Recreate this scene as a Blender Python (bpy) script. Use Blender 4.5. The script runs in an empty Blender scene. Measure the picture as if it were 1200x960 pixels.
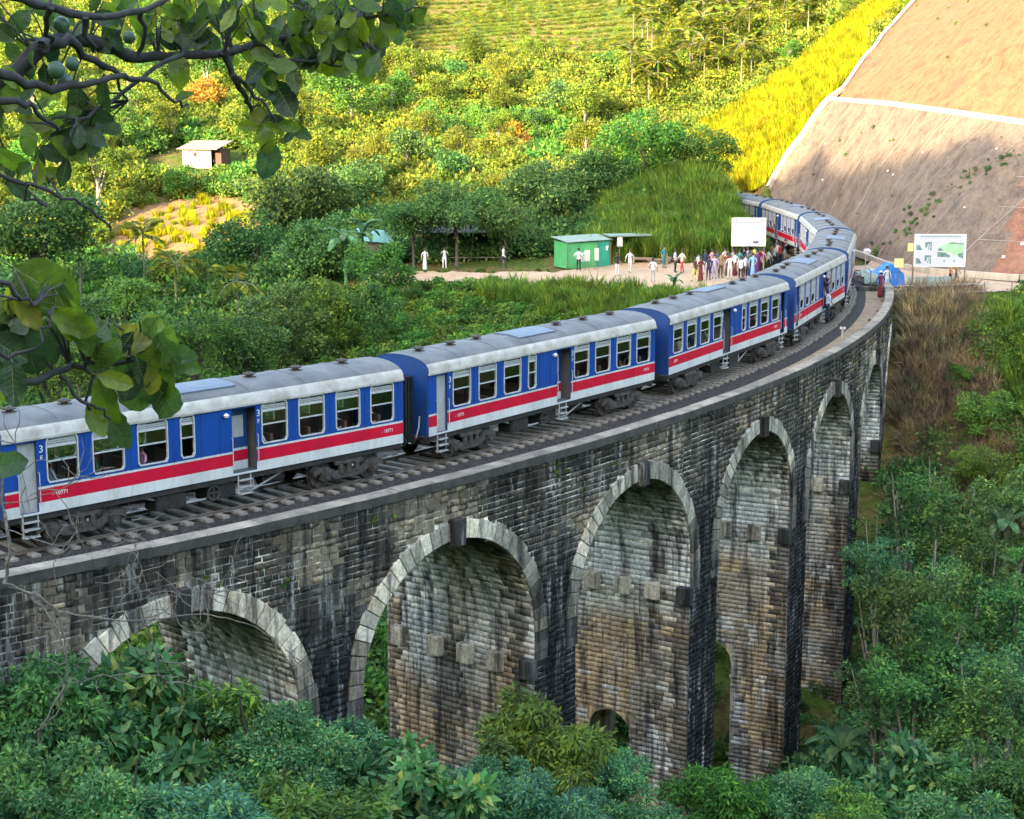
import bpy, bmesh, math, random
import numpy as np
from mathutils import Vector, Matrix, Euler

random.seed(7)
RNG = np.random.default_rng(7)
S = bpy.context.scene
COL = S.collection
rad = math.radians

# ------------------------------------------------------------------ camera
CAM_H, PITCH, FPX = 12.782, 0.1845, 1964.37      # height above rail, downward pitch, focal length in px of a 1200 px frame
cam_d = bpy.data.cameras.new("camera")
cam_d.sensor_width = 36.0
cam_d.lens = FPX / 1200 * 36
cam_d.clip_end = 3000
cam = bpy.data.objects.new("camera", cam_d)
COL.objects.link(cam)
cam.location = (0, 0, CAM_H)
cam.rotation_euler = (math.pi / 2 - PITCH, 0, 0)
S.camera = cam

# ------------------------------------------------------------------ sky, sun, exposure
SUN_EL, SUN_AZ = rad(17), rad(30)                # low evening sun; light travels towards +Y turned SUN_AZ to +X
W = bpy.data.worlds.new("World"); S.world = W; W.use_nodes = True
nt = W.node_tree; nt.nodes.clear()
sky = nt.nodes.new("ShaderNodeTexSky"); sky.sky_type = 'NISHITA'; sky.sun_disc = False
sky.sun_elevation = SUN_EL
sky.sun_rotation = SUN_AZ + math.pi              # sun stands behind the camera, to the left
sky.air_density = 1.0; sky.dust_density = 1.5; sky.ozone_density = 1.0
bg = nt.nodes.new("ShaderNodeBackground"); bg.inputs[1].default_value = 0.15
wo = nt.nodes.new("ShaderNodeOutputWorld")
nt.links.new(sky.outputs[0], bg.inputs[0]); nt.links.new(bg.outputs[0], wo.inputs[0])
sun_d = bpy.data.lights.new("sun", 'SUN'); sun_d.energy = 2.15; sun_d.angle = rad(0.55); sun_d.color = (1.0, 0.86, 0.60)
sun = bpy.data.objects.new("sun", sun_d); COL.objects.link(sun)
LDIR = Vector((math.sin(SUN_AZ) * math.cos(SUN_EL), math.cos(SUN_AZ) * math.cos(SUN_EL), -math.sin(SUN_EL)))
sun.rotation_euler = LDIR.to_track_quat('-Z', 'Y').to_euler()
sun.location = (-60, -100, 80)
S.view_settings.view_transform = 'Standard'; S.view_settings.look = 'None'
S.view_settings.exposure = 3.42; S.view_settings.gamma = 1.0; S.view_settings.use_curve_mapping = False
S.view_settings.use_white_balance = True; S.view_settings.white_balance_temperature = 7600; S.view_settings.white_balance_tint = 10.0
S.cycles.use_denoising = True
S.cycles.max_bounces = 6; S.cycles.diffuse_bounces = 3; S.cycles.glossy_bounces = 2
S.cycles.transmission_bounces = 3; S.cycles.transparent_max_bounces = 8
S.cycles.caustics_reflective = False; S.cycles.caustics_refractive = False

# ------------------------------------------------------------------ track curve (a circular arc; all of bridge, track and train follow it)
CX, CY, R = -95.604, 135.127, 119.57
RF = 123.26                                      # outer wall face
RB = RF - 7.3                                    # inner wall face
RC = 123.34                                      # outer coping edge
A0, DA = 0.77125, 0.09185                        # first arch in view, angle between arches
HSPAN = 4.38 / 123.28                            # half span as an angle
ZK, ZS, ZTOP = -1.976, -7.454, 0.24              # crown, corbel line, coping top
ARC_R = 4.38; ZARC = ZK - ARC_R
A_BEG, A_END = 0.535, 1.402

def P(a, r, z):
    return (CX + r * math.sin(a), CY - r * math.cos(a), z)

def polar(x, y):
    return math.atan2(x - CX, CY - y), math.hypot(x - CX, y - CY)

def at(px, py, D):
    """point D metres ahead of the camera position, in the direction of photo position px, py (used to read real places off the photo)"""
    u = (px - 600) / FPX; v = -(py - 480) / FPX
    cp, sp = math.cos(PITCH), math.sin(PITCH)
    y = cp + v * sp; z = -sp + v * cp
    return Vector((u * D / y, D, CAM_H + z * D / y))

# ------------------------------------------------------------------ mesh helpers
class MB:
    """collects simple shapes; build() links them as one mesh object"""
    def __init__(self):
        self.v = []; self.f = []; self.m = []; self.c = []
    def poly(self, pts, m=0):
        n = len(self.v); self.v += [tuple(p) for p in pts]; self.f.append(tuple(range(n, n + len(pts)))); self.m.append(m)
    def box(self, c, s, m=0, rot=None, taper=1.0):
        n = len(self.v); hx, hy, hz = s[0] / 2, s[1] / 2, s[2] / 2
        for k, (x, y, z) in enumerate(((-1,-1,-1),(1,-1,-1),(1,1,-1),(-1,1,-1),(-1,-1,1),(1,-1,1),(1,1,1),(-1,1,1))):
            t = taper if z > 0 else 1.0
            p = Vector((x * hx * t, y * hy * t, z * hz))
            if rot is not None: p = rot @ p
            self.v.append((p.x + c[0], p.y + c[1], p.z + c[2]))
        for q in ((0,3,2,1),(4,5,6,7),(0,1,5,4),(1,2,6,5),(2,3,7,6),(3,0,4,7)):
            self.f.append(tuple(n + i for i in q)); self.m.append(m)
    def b2(self, x0, x1, y0, y1, z0, z1, m=0):
        self.box(((x0+x1)/2, (y0+y1)/2, (z0+z1)/2), (abs(x1-x0), abs(y1-y0), abs(z1-z0)), m)
    def tube(self, pts, rs, n=8, m=0, cap=True):
        pts = [Vector(p) for p in pts]
        if not hasattr(rs, '__len__'): rs = [rs] * len(pts)
        base = len(self.v); ref = Vector((0.13, 0.31, 0.94))
        for i, p in enumerate(pts):
            t = (pts[min(i+1, len(pts)-1)] - pts[max(i-1, 0)])
            if t.length < 1e-9: t = Vector((0, 0, 1))
            t.normalize()
            if abs(t.dot(ref)) > 0.95: ref = Vector((1, 0, 0))
            a = t.cross(ref).normalized(); b = t.cross(a).normalized()
            for k in range(n):
                w = 2 * math.pi * k / n
                q = p + (a * math.cos(w) + b * math.sin(w)) * rs[i]
                self.v.append(tuple(q))
        for i in range(len(pts) - 1):
            for k in range(n):
                k2 = (k + 1) % n
                self.f.append((base+i*n+k, base+i*n+k2, base+(i+1)*n+k2, base+(i+1)*n+k)); self.m.append(m)
        if cap:
            self.f.append(tuple(base + k for k in range(n))); self.m.append(m)
            e = base + (len(pts)-1)*n
            self.f.append(tuple(e + k for k in reversed(range(n)))); self.m.append(m)
    def cyl(self, c, r, h, axis='Z', n=16, m=0, r2=None):
        c = Vector(c); d = {'X': Vector((1,0,0)), 'Y': Vector((0,1,0)), 'Z': Vector((0,0,1))}[axis] * (h / 2)
        self.tube([c - d, c + d], [r, r if r2 is None else r2], n, m)
    def lathe(self, prof, c=(0,0,0), n=14, m=0):
        base = len(self.v)
        for (r, z) in prof:
            for k in range(n):
                w = 2 * math.pi * k / n
                self.v.append((c[0] + r*math.cos(w), c[1] + r*math.sin(w), c[2] + z))
        for i in range(len(prof) - 1):
            for k in range(n):
                k2 = (k + 1) % n
                self.f.append((base+i*n+k, base+i*n+k2, base+(i+1)*n+k2, base+(i+1)*n+k)); self.m.append(m)
    def mesh(self, name, mats, smooth=False):
        me = bpy.data.meshes.new(name)
        me.from_pydata(self.v, [], self.f)
        if not isinstance(mats, (list, tuple)): mats = [mats]
        for x in mats: me.materials.append(x)
        if len(mats) > 1: me.polygons.foreach_set("material_index", self.m)
        if smooth: me.polygons.foreach_set("use_smooth", [True] * len(self.f))
        me.update()
        return me
    def build(self, name, mats, parent=None, smooth=False):
        return add(name, self.mesh(name, mats, smooth), parent)

def add(name, data, parent=None):
    o = bpy.data.objects.new(name, data); COL.objects.link(o)
    if parent is not None: o.parent = parent
    return o

def tag(o, label=None, cat=None, group=None, kind=None):
    if label: o["label"] = label
    if cat: o["category"] = cat
    if group: o["group"] = group
    if kind: o["kind"] = kind
    return o

def empty(name, loc=(0,0,0), rz=0.0, label=None, cat=None, group=None):
    o = add(name, None); o.location = loc; o.rotation_euler = (0, 0, rz); o.empty_display_size = 0.3
    return tag(o, label, cat, group)

def copy_tree(o, parent=None):
    c = o.copy(); COL.objects.link(c); c.parent = parent
    for ch in list(o.children): copy_tree(ch, c)
    return c

def np_mesh(name, verts, quads, mats, mi=None, tri=False, cols=None):
    """fast mesh from numpy arrays; quads (n,4) or (n,3)"""
    me = bpy.data.meshes.new(name)
    verts = np.asarray(verts, np.float32); quads = np.asarray(quads, np.int32)
    k = quads.shape[1]
    me.vertices.add(len(verts)); me.vertices.foreach_set("co", verts.ravel())
    me.loops.add(quads.size); me.loops.foreach_set("vertex_index", quads.ravel())
    me.polygons.add(len(quads)); me.polygons.foreach_set("loop_start", np.arange(0, quads.size, k, dtype=np.int32))
    try: me.polygons.foreach_set("loop_total", np.full(len(quads), k, np.int32))
    except Exception: pass
    if not isinstance(mats, (list, tuple)): mats = [mats]
    for x in mats: me.materials.append(x)
    if mi is not None: me.polygons.foreach_set("material_index", np.asarray(mi, np.int32))
    me.update(calc_edges=True); me.validate()
    if cols is not None: set_cols(me, cols)
    return me

def set_cols(me, cols):
    at_ = me.color_attributes.new("Col", 'FLOAT_COLOR', 'POINT')
    c = np.ones((len(me.vertices), 4), np.float32); c[:, :3] = np.asarray(cols, np.float32)
    at_.data.foreach_set("color", c.ravel())

# ------------------------------------------------------------------ value noise for building (numpy)
def vnoise(x, y, seed=0):
    x = np.asarray(x, float); y = np.asarray(y, float)
    xi = np.floor(x).astype(np.int64); yi = np.floor(y).astype(np.int64)
    fx = x - xi; fy = y - yi; fx = fx*fx*(3-2*fx); fy = fy*fy*(3-2*fy)
    def h(i, j):
        n = (i * 374761393 + j * 668265263 + seed * 974711) & 0x7fffffff
        n = ((n ^ (n >> 13)) * 1274126177) & 0x7fffffff
        return ((n ^ (n >> 16)) & 0xffff) / 65535.0
    return (h(xi,yi)*(1-fx)+h(xi+1,yi)*fx)*(1-fy) + (h(xi,yi+1)*(1-fx)+h(xi+1,yi+1)*fx)*fy

# ------------------------------------------------------------------ materials
def nodes_of(name):
    m = bpy.data.materials.new(name); m.use_nodes = True
    n = m.node_tree; n.nodes.clear()
    out = n.nodes.new("ShaderNodeOutputMaterial")
    return m, n, out

def N(nt, typ, **kw):
    x = nt.nodes.new(typ)
    for k, v in kw.items():
        if k.startswith('i_'):
            key = k[2:]
            x.inputs[int(key) if key.isdigit() else key.replace('_', ' ')].default_value = v
        else: setattr(x, k, v)
    return x

def rgba(c): return (c[0], c[1], c[2], 1.0)

def ramp(nt, stops, fac=None):
    r = nt.nodes.new("ShaderNodeValToRGB")
    el = r.color_ramp.elements
    while len(el) < len(stops): el.new(0.5)
    for e, (p, c) in zip(el, stops): e.position = p; e.color = rgba(c)
    if fac is not None: nt.links.new(fac, r.inputs[0])
    return r

def mixc(nt, a, b, fac, blend='MIX'):
    m = nt.nodes.new("ShaderNodeMix"); m.data_type = 'RGBA'; m.blend_type = blend
    for sock, v in ((m.inputs[6], a), (m.inputs[7], b), (m.inputs[0], fac)):
        if isinstance(v, (int, float)): sock.default_value = v
        elif isinstance(v, tuple): sock.default_value = rgba(v)
        else: nt.links.new(v, sock)
    return m.outputs[2]

def noise(nt, scale, detail=4, rough=0.6, vec=None, dim='3D'):
    t = nt.nodes.new("ShaderNodeTexNoise"); t.inputs["Scale"].default_value = scale
    t.inputs["Detail"].default_value = detail; t.inputs["Roughness"].default_value = rough
    if vec is not None: nt.links.new(vec, t.inputs["Vector"])
    return t

def pos_vec(nt, scale=(1,1,1), obj=False):
    if obj:
        g = nt.nodes.new("ShaderNodeTexCoord").outputs["Object"]
    else:
        g = nt.nodes.new("ShaderNodeNewGeometry").outputs["Position"]
    mp = nt.nodes.new("ShaderNodeMapping"); mp.inputs["Scale"].default_value = scale
    nt.links.new(g, mp.inputs["Vector"])
    return mp.outputs[0]

def bump(nt, h, strength=0.4, dist=0.02):
    b = nt.nodes.new("ShaderNodeBump"); b.inputs["Strength"].default_value = strength; b.inputs["Distance"].default_value = dist
    nt.links.new(h, b.inputs["Height"]); return b.outputs[0]

def surf(name, col, rough=0.7, col2=None, scale=6.0, detail=5, metal=0.0, bmp=0.0, bdist=0.02, stretch=(1,1,1), spec=0.5, obj=True, lo=0.35, hi=0.65):
    m, n, out = nodes_of(name)
    b = N(n, "ShaderNodeBsdfPrincipled"); b.inputs["Roughness"].default_value = rough; b.inputs["Metallic"].default_value = metal
    b.inputs["Specular IOR Level"].default_value = spec
    n.links.new(b.outputs[0], out.inputs[0])
    if col2 is None: col2 = tuple(c * 0.75 for c in col)
    t = noise(n, scale, detail, 0.65, pos_vec(n, stretch, obj))
    r = ramp(n, [(lo, col), (hi, col2)], t.outputs["Fac"])
    n.links.new(r.outputs[0], b.inputs["Base Color"])
    if bmp: n.links.new(bump(n, t.outputs["Fac"], bmp, bdist), b.inputs["Normal"])
    return m

def leaf_mat(name, stops, trans=0.35, rough=0.55, objvar=0.25, spec=0.16, clump=0.8):
    """leaf colour differs from leaf to leaf (random per island) and a little from plant to plant"""
    m, n, out = nodes_of(name)
    g = n.nodes.new("ShaderNodeNewGeometry"); oi = n.nodes.new("ShaderNodeObjectInfo")
    r = ramp(n, stops, g.outputs["Random Per Island"])
    hs = n.nodes.new("ShaderNodeHueSaturation")
    mr = N(n, "ShaderNodeMapRange"); mr.inputs[3].default_value = 0.5 - 0.035; mr.inputs[4].default_value = 0.5 + 0.03
    n.links.new(oi.outputs["Random"], mr.inputs[0]); n.links.new(mr.outputs[0], hs.inputs["Hue"])
    mv = N(n, "ShaderNodeMath", operation='MULTIPLY_ADD'); 
    fr = N(n, "ShaderNodeMath", operation='FRACT'); m7 = N(n, "ShaderNodeMath", operation='MULTIPLY'); m7.inputs[1].default_value = 7.31
    n.links.new(oi.outputs["Random"], m7.inputs[0]); n.links.new(m7.outputs[0], fr.inputs[0])
    n.links.new(fr.outputs[0], mv.inputs[0]); mv.inputs[1].default_value = 2 * objvar; mv.inputs[2].default_value = 1 - objvar
    n.links.new(mv.outputs[0], hs.inputs["Value"]); n.links.new(r.outputs[0], hs.inputs["Color"])
    tn = noise(n, clump, 3, 0.6, pos_vec(n))                 # older and younger sprays of leaves
    rn = ramp(n, [(0.33, (0.55, 0.62, 0.75)), (0.5, (1.0, 1.0, 1.0)), (0.68, (1.5, 1.48, 1.2))], tn.outputs["Fac"])
    lc = mixc(n, hs.outputs[0], rn.outputs[0], 1.0, 'MULTIPLY')
    b = N(n, "ShaderNodeBsdfPrincipled"); b.inputs["Roughness"].default_value = rough; b.inputs["Specular IOR Level"].default_value = spec
    n.links.new(lc, b.inputs["Base Color"])
    t = n.nodes.new("ShaderNodeBsdfTranslucent"); n.links.new(lc, t.inputs[0])
    mx = n.nodes.new("ShaderNodeMixShader"); mx.inputs[0].default_value = trans
    n.links.new(b.outputs[0], mx.inputs[1]); n.links.new(t.outputs[0], mx.inputs[2]); n.links.new(mx.outputs[0], out.inputs[0])
    return m

def paint(name, col, dirt):
    """old gloss paint: faded patches, dirt runs down the panels, dust"""
    m, n, out = nodes_of(name)
    b = N(n, "ShaderNodeBsdfPrincipled"); b.inputs["Specular IOR Level"].default_value = 0.22; n.links.new(b.outputs[0], out.inputs[0])
    t = noise(n, 1.0, 5, 0.6, pos_vec(n, (1.2, 1.2, 0.8), True)); r = ramp(n, [(0.35, (1, 1, 1)), (0.65, (0.80, 0.80, 0.82))], t.outputs[0])
    c = mixc(n, col, r.outputs[0], 1.0, 'MULTIPLY')
    t2 = noise(n, 5.0, 5, 0.7, pos_vec(n, (1.6, 1.6, 0.16), True)); r2 = ramp(n, [(0.52, (0, 0, 0)), (0.78, (0.75,)*3)], t2.outputs[0])
    c = mixc(n, c, dirt, r2.outputs[0])
    t3 = noise(n, 14.0, 6, 0.75, pos_vec(n, (1, 1, 1), True)); r3 = ramp(n, [(0.66, (0, 0, 0)), (0.78, (0.55,)*3)], t3.outputs[0])
    c = mixc(n, c, (0.16, 0.11, 0.08), r3.outputs[0])
    n.links.new(c, b.inputs["Base Color"])
    rr = ramp(n, [(0.3, (0.35,)*3), (0.7, (0.62,)*3)], t2.outputs[0]); n.links.new(rr.outputs[0], b.inputs["Roughness"])
    n.links.new(bump(n, t.outputs[0], 0.12, 0.05), b.inputs["Normal"])
    return m
M = {}
M['steel'] = surf('rail steel', (0.09, 0.065, 0.05), 0.5, (0.16, 0.13, 0.11), 3)
M['iron'] = surf('dark underframe iron', (0.010, 0.009, 0.009), 0.8, (0.034, 0.028, 0.024), 5)
M['bogie'] = surf('dusty bogie iron', (0.018, 0.016, 0.014), 0.85, (0.085, 0.070, 0.058), 5)
M['grey_metal'] = surf('grey painted metal', (0.30, 0.30, 0.29), 0.6, (0.42, 0.41, 0.39), 4)
M['blue'] = paint('carriage blue paint', (0.0005, 0.060, 0.29), (0.006, 0.045, 0.165))
M['deep_blue'] = surf('carriage end dark blue paint', (0.002, 0.048, 0.20), 0.55, (0.004, 0.038, 0.14), 1.5)
M['red'] = paint('carriage red band paint', (0.60, 0.005, 0.034), (0.40, 0.02, 0.03))
M['white'] = paint('carriage white band paint', (0.61, 0.61, 0.59), (0.36, 0.32, 0.27))
M['cream'] = surf('roof edge off-white paint', (0.46, 0.45, 0.41), 0.6, (0.28, 0.255, 0.21), 1.7, detail=8)
M['roof'] = surf('carriage roof grey', (0.070, 0.074, 0.079), 0.8, (0.150, 0.152, 0.152), 1.2, detail=9, bmp=0.2, lo=0.3, hi=0.7)
M['hatch'] = surf('roof hatch blue grey', (0.065, 0.095, 0.14), 0.6, (0.10, 0.125, 0.165), 2)
M['alu'] = surf('window frame aluminium', (0.50, 0.52, 0.52), 0.45, (0.36, 0.38, 0.37), 4)
M['inside'] = surf('carriage inside', (0.10, 0.10, 0.095), 0.8, (0.14, 0.13, 0.12), 3)
M['rubber'] = surf('black rubber', (0.012, 0.012, 0.013), 0.7, (0.022, 0.022, 0.022), 5)
M['shutter'] = surf('pale window shutter', (0.42, 0.43, 0.42), 0.55, (0.33, 0.34, 0.34), 6)
M['white_paint'] = surf('white paint', (0.74, 0.74, 0.72), 0.6, (0.60, 0.59, 0.56), 3)
M['seat'] = surf('seat cover brown', (0.07, 0.035, 0.02), 0.8, (0.05, 0.03, 0.02), 5)

def glass_mat():
    m, n, out = nodes_of('window glass')
    t = n.nodes.new("ShaderNodeBsdfTransparent"); t.inputs[0].default_value = (0.62, 0.68, 0.66, 1)
    g = n.nodes.new("ShaderNodeBsdfGlossy"); g.inputs["Roughness"].default_value = 0.06; g.inputs[0].default_value = (0.8, 0.85, 0.85, 1)
    f = n.nodes.new("ShaderNodeFresnel"); f.inputs[0].default_value = 1.5
    ma = N(n, "ShaderNodeMath", operation='MULTIPLY_ADD'); ma.inputs[1].default_value = 1.0; ma.inputs[2].default_value = 0.05
    n.links.new(f.outputs[0], ma.inputs[0])
    x = n.nodes.new("ShaderNodeMixShader"); n.links.new(ma.outputs[0], x.inputs[0])
    n.links.new(t.outputs[0], x.inputs[1]); n.links.new(g.outputs[0], x.inputs[2]); n.links.new(x.outputs[0], out.inputs[0])
    return m
M['glass'] = glass_mat()

def masonry_mat(name, rough=0.9, streak=1.0, bmp=0.5, isl_c=1.0):
    """colour from the mesh's own stain colours, broken up by fine noise, lime runs and soot"""
    m, n, out = nodes_of(name)
    b = N(n, "ShaderNodeBsdfPrincipled"); b.inputs["Roughness"].default_value = rough; b.inputs["Specular IOR Level"].default_value = 0.25
    n.links.new(b.outputs[0], out.inputs[0])
    at_ = n.nodes.new("ShaderNodeVertexColor"); at_.layer_name = "Col"
    g = n.nodes.new("ShaderNodeNewGeometry")
    isl = ramp(n, [(0.0, (0.45,)*3), (0.5, (0.95,)*3), (0.85, (1.3, 1.25, 1.15)), (1.0, (2.1, 1.95, 1.7))], g.outputs["Random Per Island"])
    c = mixc(n, at_.outputs[0], isl.outputs[0], isl_c, 'MULTIPLY')
    t1 = noise(n, 7.0, 6, 0.7, pos_vec(n, (1, 1, 1)))
    r1 = ramp(n, [(0.3, (0.55,)*3), (0.7, (1.5,)*3)], t1.outputs["Fac"])
    c = mixc(n, c, r1.outputs[0], 1.0, 'MULTIPLY')
    t2 = noise(n, 2.6, 7, 0.75, pos_vec(n, (1.5, 1.5, 0.13)))      # lime runs
    r2 = ramp(n, [(0.52, (0, 0, 0)), (0.68, (1, 1, 1))], t2.outputs["Fac"])
    t3 = noise(n, 1.1, 4, 0.6, pos_vec(n, (1, 1, 0.5)))
    r3 = ramp(n, [(0.40, (0, 0, 0)), (0.58, (1, 1, 1))], t3.outputs["Fac"])
    f = mixc(n, r2.outputs[0], r3.outputs[0], 1.0, 'MULTIPLY')
    fs = mixc(n, (0, 0, 0), f, 0.85 * streak)
    c = mixc(n, c, (0.52, 0.51, 0.48), fs)
    t4 = noise(n, 1.7, 5, 0.7, pos_vec(n, (1.3, 1.3, 0.14)))   # soot runs
    r4 = ramp(n, [(0.47, (1, 1, 1)), (0.62, (0.20, 0.20, 0.22))], t4.outputs["Fac"])
    c = mixc(n, c, r4.outputs[0], 1.0, 'MULTIPLY')
    n.links.new(c, b.inputs["Base Color"])
    if bmp: n.links.new(bump(n, t1.outputs["Fac"], bmp, 0.03), b.inputs["Normal"])
    return m
M['block'] = masonry_mat('stone block')
M['inner'] = masonry_mat('stone inside the arches', streak=1.0, isl_c=0.40, bmp=0.35)
M['ring'] = masonry_mat('arch ring stone', streak=0.5)
M['core'] = masonry_mat('mortar and core', streak=0.6)
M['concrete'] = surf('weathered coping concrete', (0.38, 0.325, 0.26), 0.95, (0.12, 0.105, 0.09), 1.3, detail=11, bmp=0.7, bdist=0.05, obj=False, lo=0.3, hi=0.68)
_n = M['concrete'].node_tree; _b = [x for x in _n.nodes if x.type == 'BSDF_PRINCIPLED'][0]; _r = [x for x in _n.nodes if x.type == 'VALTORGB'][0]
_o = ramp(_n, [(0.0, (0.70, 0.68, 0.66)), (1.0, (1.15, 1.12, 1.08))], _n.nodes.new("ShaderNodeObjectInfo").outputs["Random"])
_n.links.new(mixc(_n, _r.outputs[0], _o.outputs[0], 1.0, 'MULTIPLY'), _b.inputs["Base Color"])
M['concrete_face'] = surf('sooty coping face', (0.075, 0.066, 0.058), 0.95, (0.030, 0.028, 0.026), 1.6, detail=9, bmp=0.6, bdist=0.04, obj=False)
M['sleeper'] = surf('old sleeper', (0.30, 0.265, 0.22), 0.9, (0.14, 0.12, 0.10), 7)
M['ballast'] = surf('dark ballast stones', (0.008, 0.007, 0.007), 0.95, (0.060, 0.050, 0.042), 9, detail=6, bmp=1.0, bdist=0.08, obj=False, lo=0.4, hi=0.66)
M['dirt'] = surf('trodden sandy earth', (0.46, 0.31, 0.20), 0.95, (0.36, 0.23, 0.14), 1.2, detail=8, bmp=0.3, bdist=0.04, obj=False)
M['bark'] = surf('bark', (0.10, 0.085, 0.065), 0.9, (0.05, 0.042, 0.033), 8, bmp=0.5, stretch=(1, 1, 0.3))
M['pale_bark'] = surf('pale bark', (0.27, 0.24, 0.20), 0.85, (0.16, 0.14, 0.11), 7, stretch=(1, 1, 0.3))
M['dead_twig'] = surf('dead twig', (0.20, 0.17, 0.145), 0.85, (0.07, 0.06, 0.05), 9)

# ================================================================== THE LAND
CTRL = np.array([
 # the bank the camera stands on
 (0,0,11),(-20,0,12),(20,0,10),(0,-30,24),(-40,-30,24),(40,-30,20),(-60,-80,50),(40,-80,45),(100,-60,35),(-120,-60,45),
 (0,14,4),(-16,14,5),(20,14,2),(-32,20,4),(0,25,-4),(-10,28,-5),(10,28,-7),(25,28,-5),(42,30,2),(70,30,14),
 # valley floor before and under the bridge
 (-14,42,-11),(-4,44,-13),(6,52,-16),(15,60,-20),(12,72,-22),(19,80,-21.5),(24,86,-20),
 (-24,44,-9),(-34,40,-4),(-42,33,-1),(-60,40,2),(-36,30,-0.6),
 # bank on the right, below the cutting
 (30,60,-14),(40,60,-7),(34,75,-12.5),(42,80,-6),(30,88,-10),(36,95,-5.5),(28,98,-8),(29,106,-2.2),(40,105,-1.6),(33,111,-0.2),(31,116,0),(42,112,0.2),(60,80,2),(65,103,2),
 # behind the bridge, inside the curve
 (-10,72,-14),(0,82,-17),(9,92,-15),(-25,66,-11),(-42,62,-7),(-10,92,-11),(5,104,-6),(13,106,-4.2),(-30,92,-9),(-55,92,-6),(17,110,-1.6),
 # the trodden terrace and the slope before it
 (19,114,-0.4),(16,118,-0.35),(11,121,-0.35),(4,125,-0.45),(-4,128,-0.75),(-10,130,-1.0),(18,124,-0.3),(10,129,-0.3),(3,132,-0.4),(-6,135,-0.7),(-13,136,-1.0),
 (0,117,-2.6),(-8,121,-3),(7,113,-2.6),(-6,108,-5),(3,106,-5.2),(-18,120,-5),
 # mound inside the curve and the wood behind the terrace
 (14,133,1.0),(17,140,3.4),(15,148,5.0),(11,146,3.5),(5,142,1.0),(-3,144,1.0),(2,155,3.2),(-12,146,0.5),
 # left: small valley and the clearing with the hut
 (-28,120,-8),(-45,120,-7),(-30.5,148,-2),(-41,150,-1.5),(-22,146,-1.5),(-30,165,2.2),(-33,180,6.2),(-28,184,7),(-40,184,7),(-60,140,1),(-62,160,4),(-70,185,8),
 # the hillside
 (0,168,5.2),(-15,168,4),(0,215,14.5),(0,275,30),(0,350,52),(0,450,76),(-22,220,14.5),(-43,280,32),(-80,260,23),(-64,212,10.5),(-100,300,40),(-130,200,24),(-160,300,50),(-140,400,74),(-120,120,8),
 (22,215,14),(26,262,29),(35,232,21),(60,300,48),(80,400,80),(150,300,90),(200,200,80),(-250,250,70),(-250,100,30),(-230,450,90),(200,480,110),(0,540,95),
 # shoulder left of the cutting's edge drain, ground behind the cutting
 (22,191,7.2),(27,180,8.2),(26,171,4.6),(29,170,8.0),(32,173,12.2),(36.5,181,15.8),(41,188,20.3),(45,194,23.4),(35,205,16),(54,205,31),
 (40,140,8.0),(44,128,7.0),(52,140,20),(56,160,27),(80,150,45),(110,120,50),(70,118,6.5),(120,80,30),
], float)

def tps_fit(c, lam=1.5):
    n = len(c); d = np.hypot(c[:,None,0]-c[None,:,0], c[:,None,1]-c[None,:,1])
    K = np.where(d > 0, d*d*np.log(np.maximum(d, 1e-9)), 0.0) + lam*np.eye(n)
    Pm = np.c_[np.ones(n), c[:,:2]]
    A = np.zeros((n+3, n+3)); A[:n,:n] = K; A[:n,n:] = Pm; A[n:,:n] = Pm.T
    return np.linalg.solve(A, np.r_[c[:,2], 0, 0, 0])
TW = tps_fit(CTRL)

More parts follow.
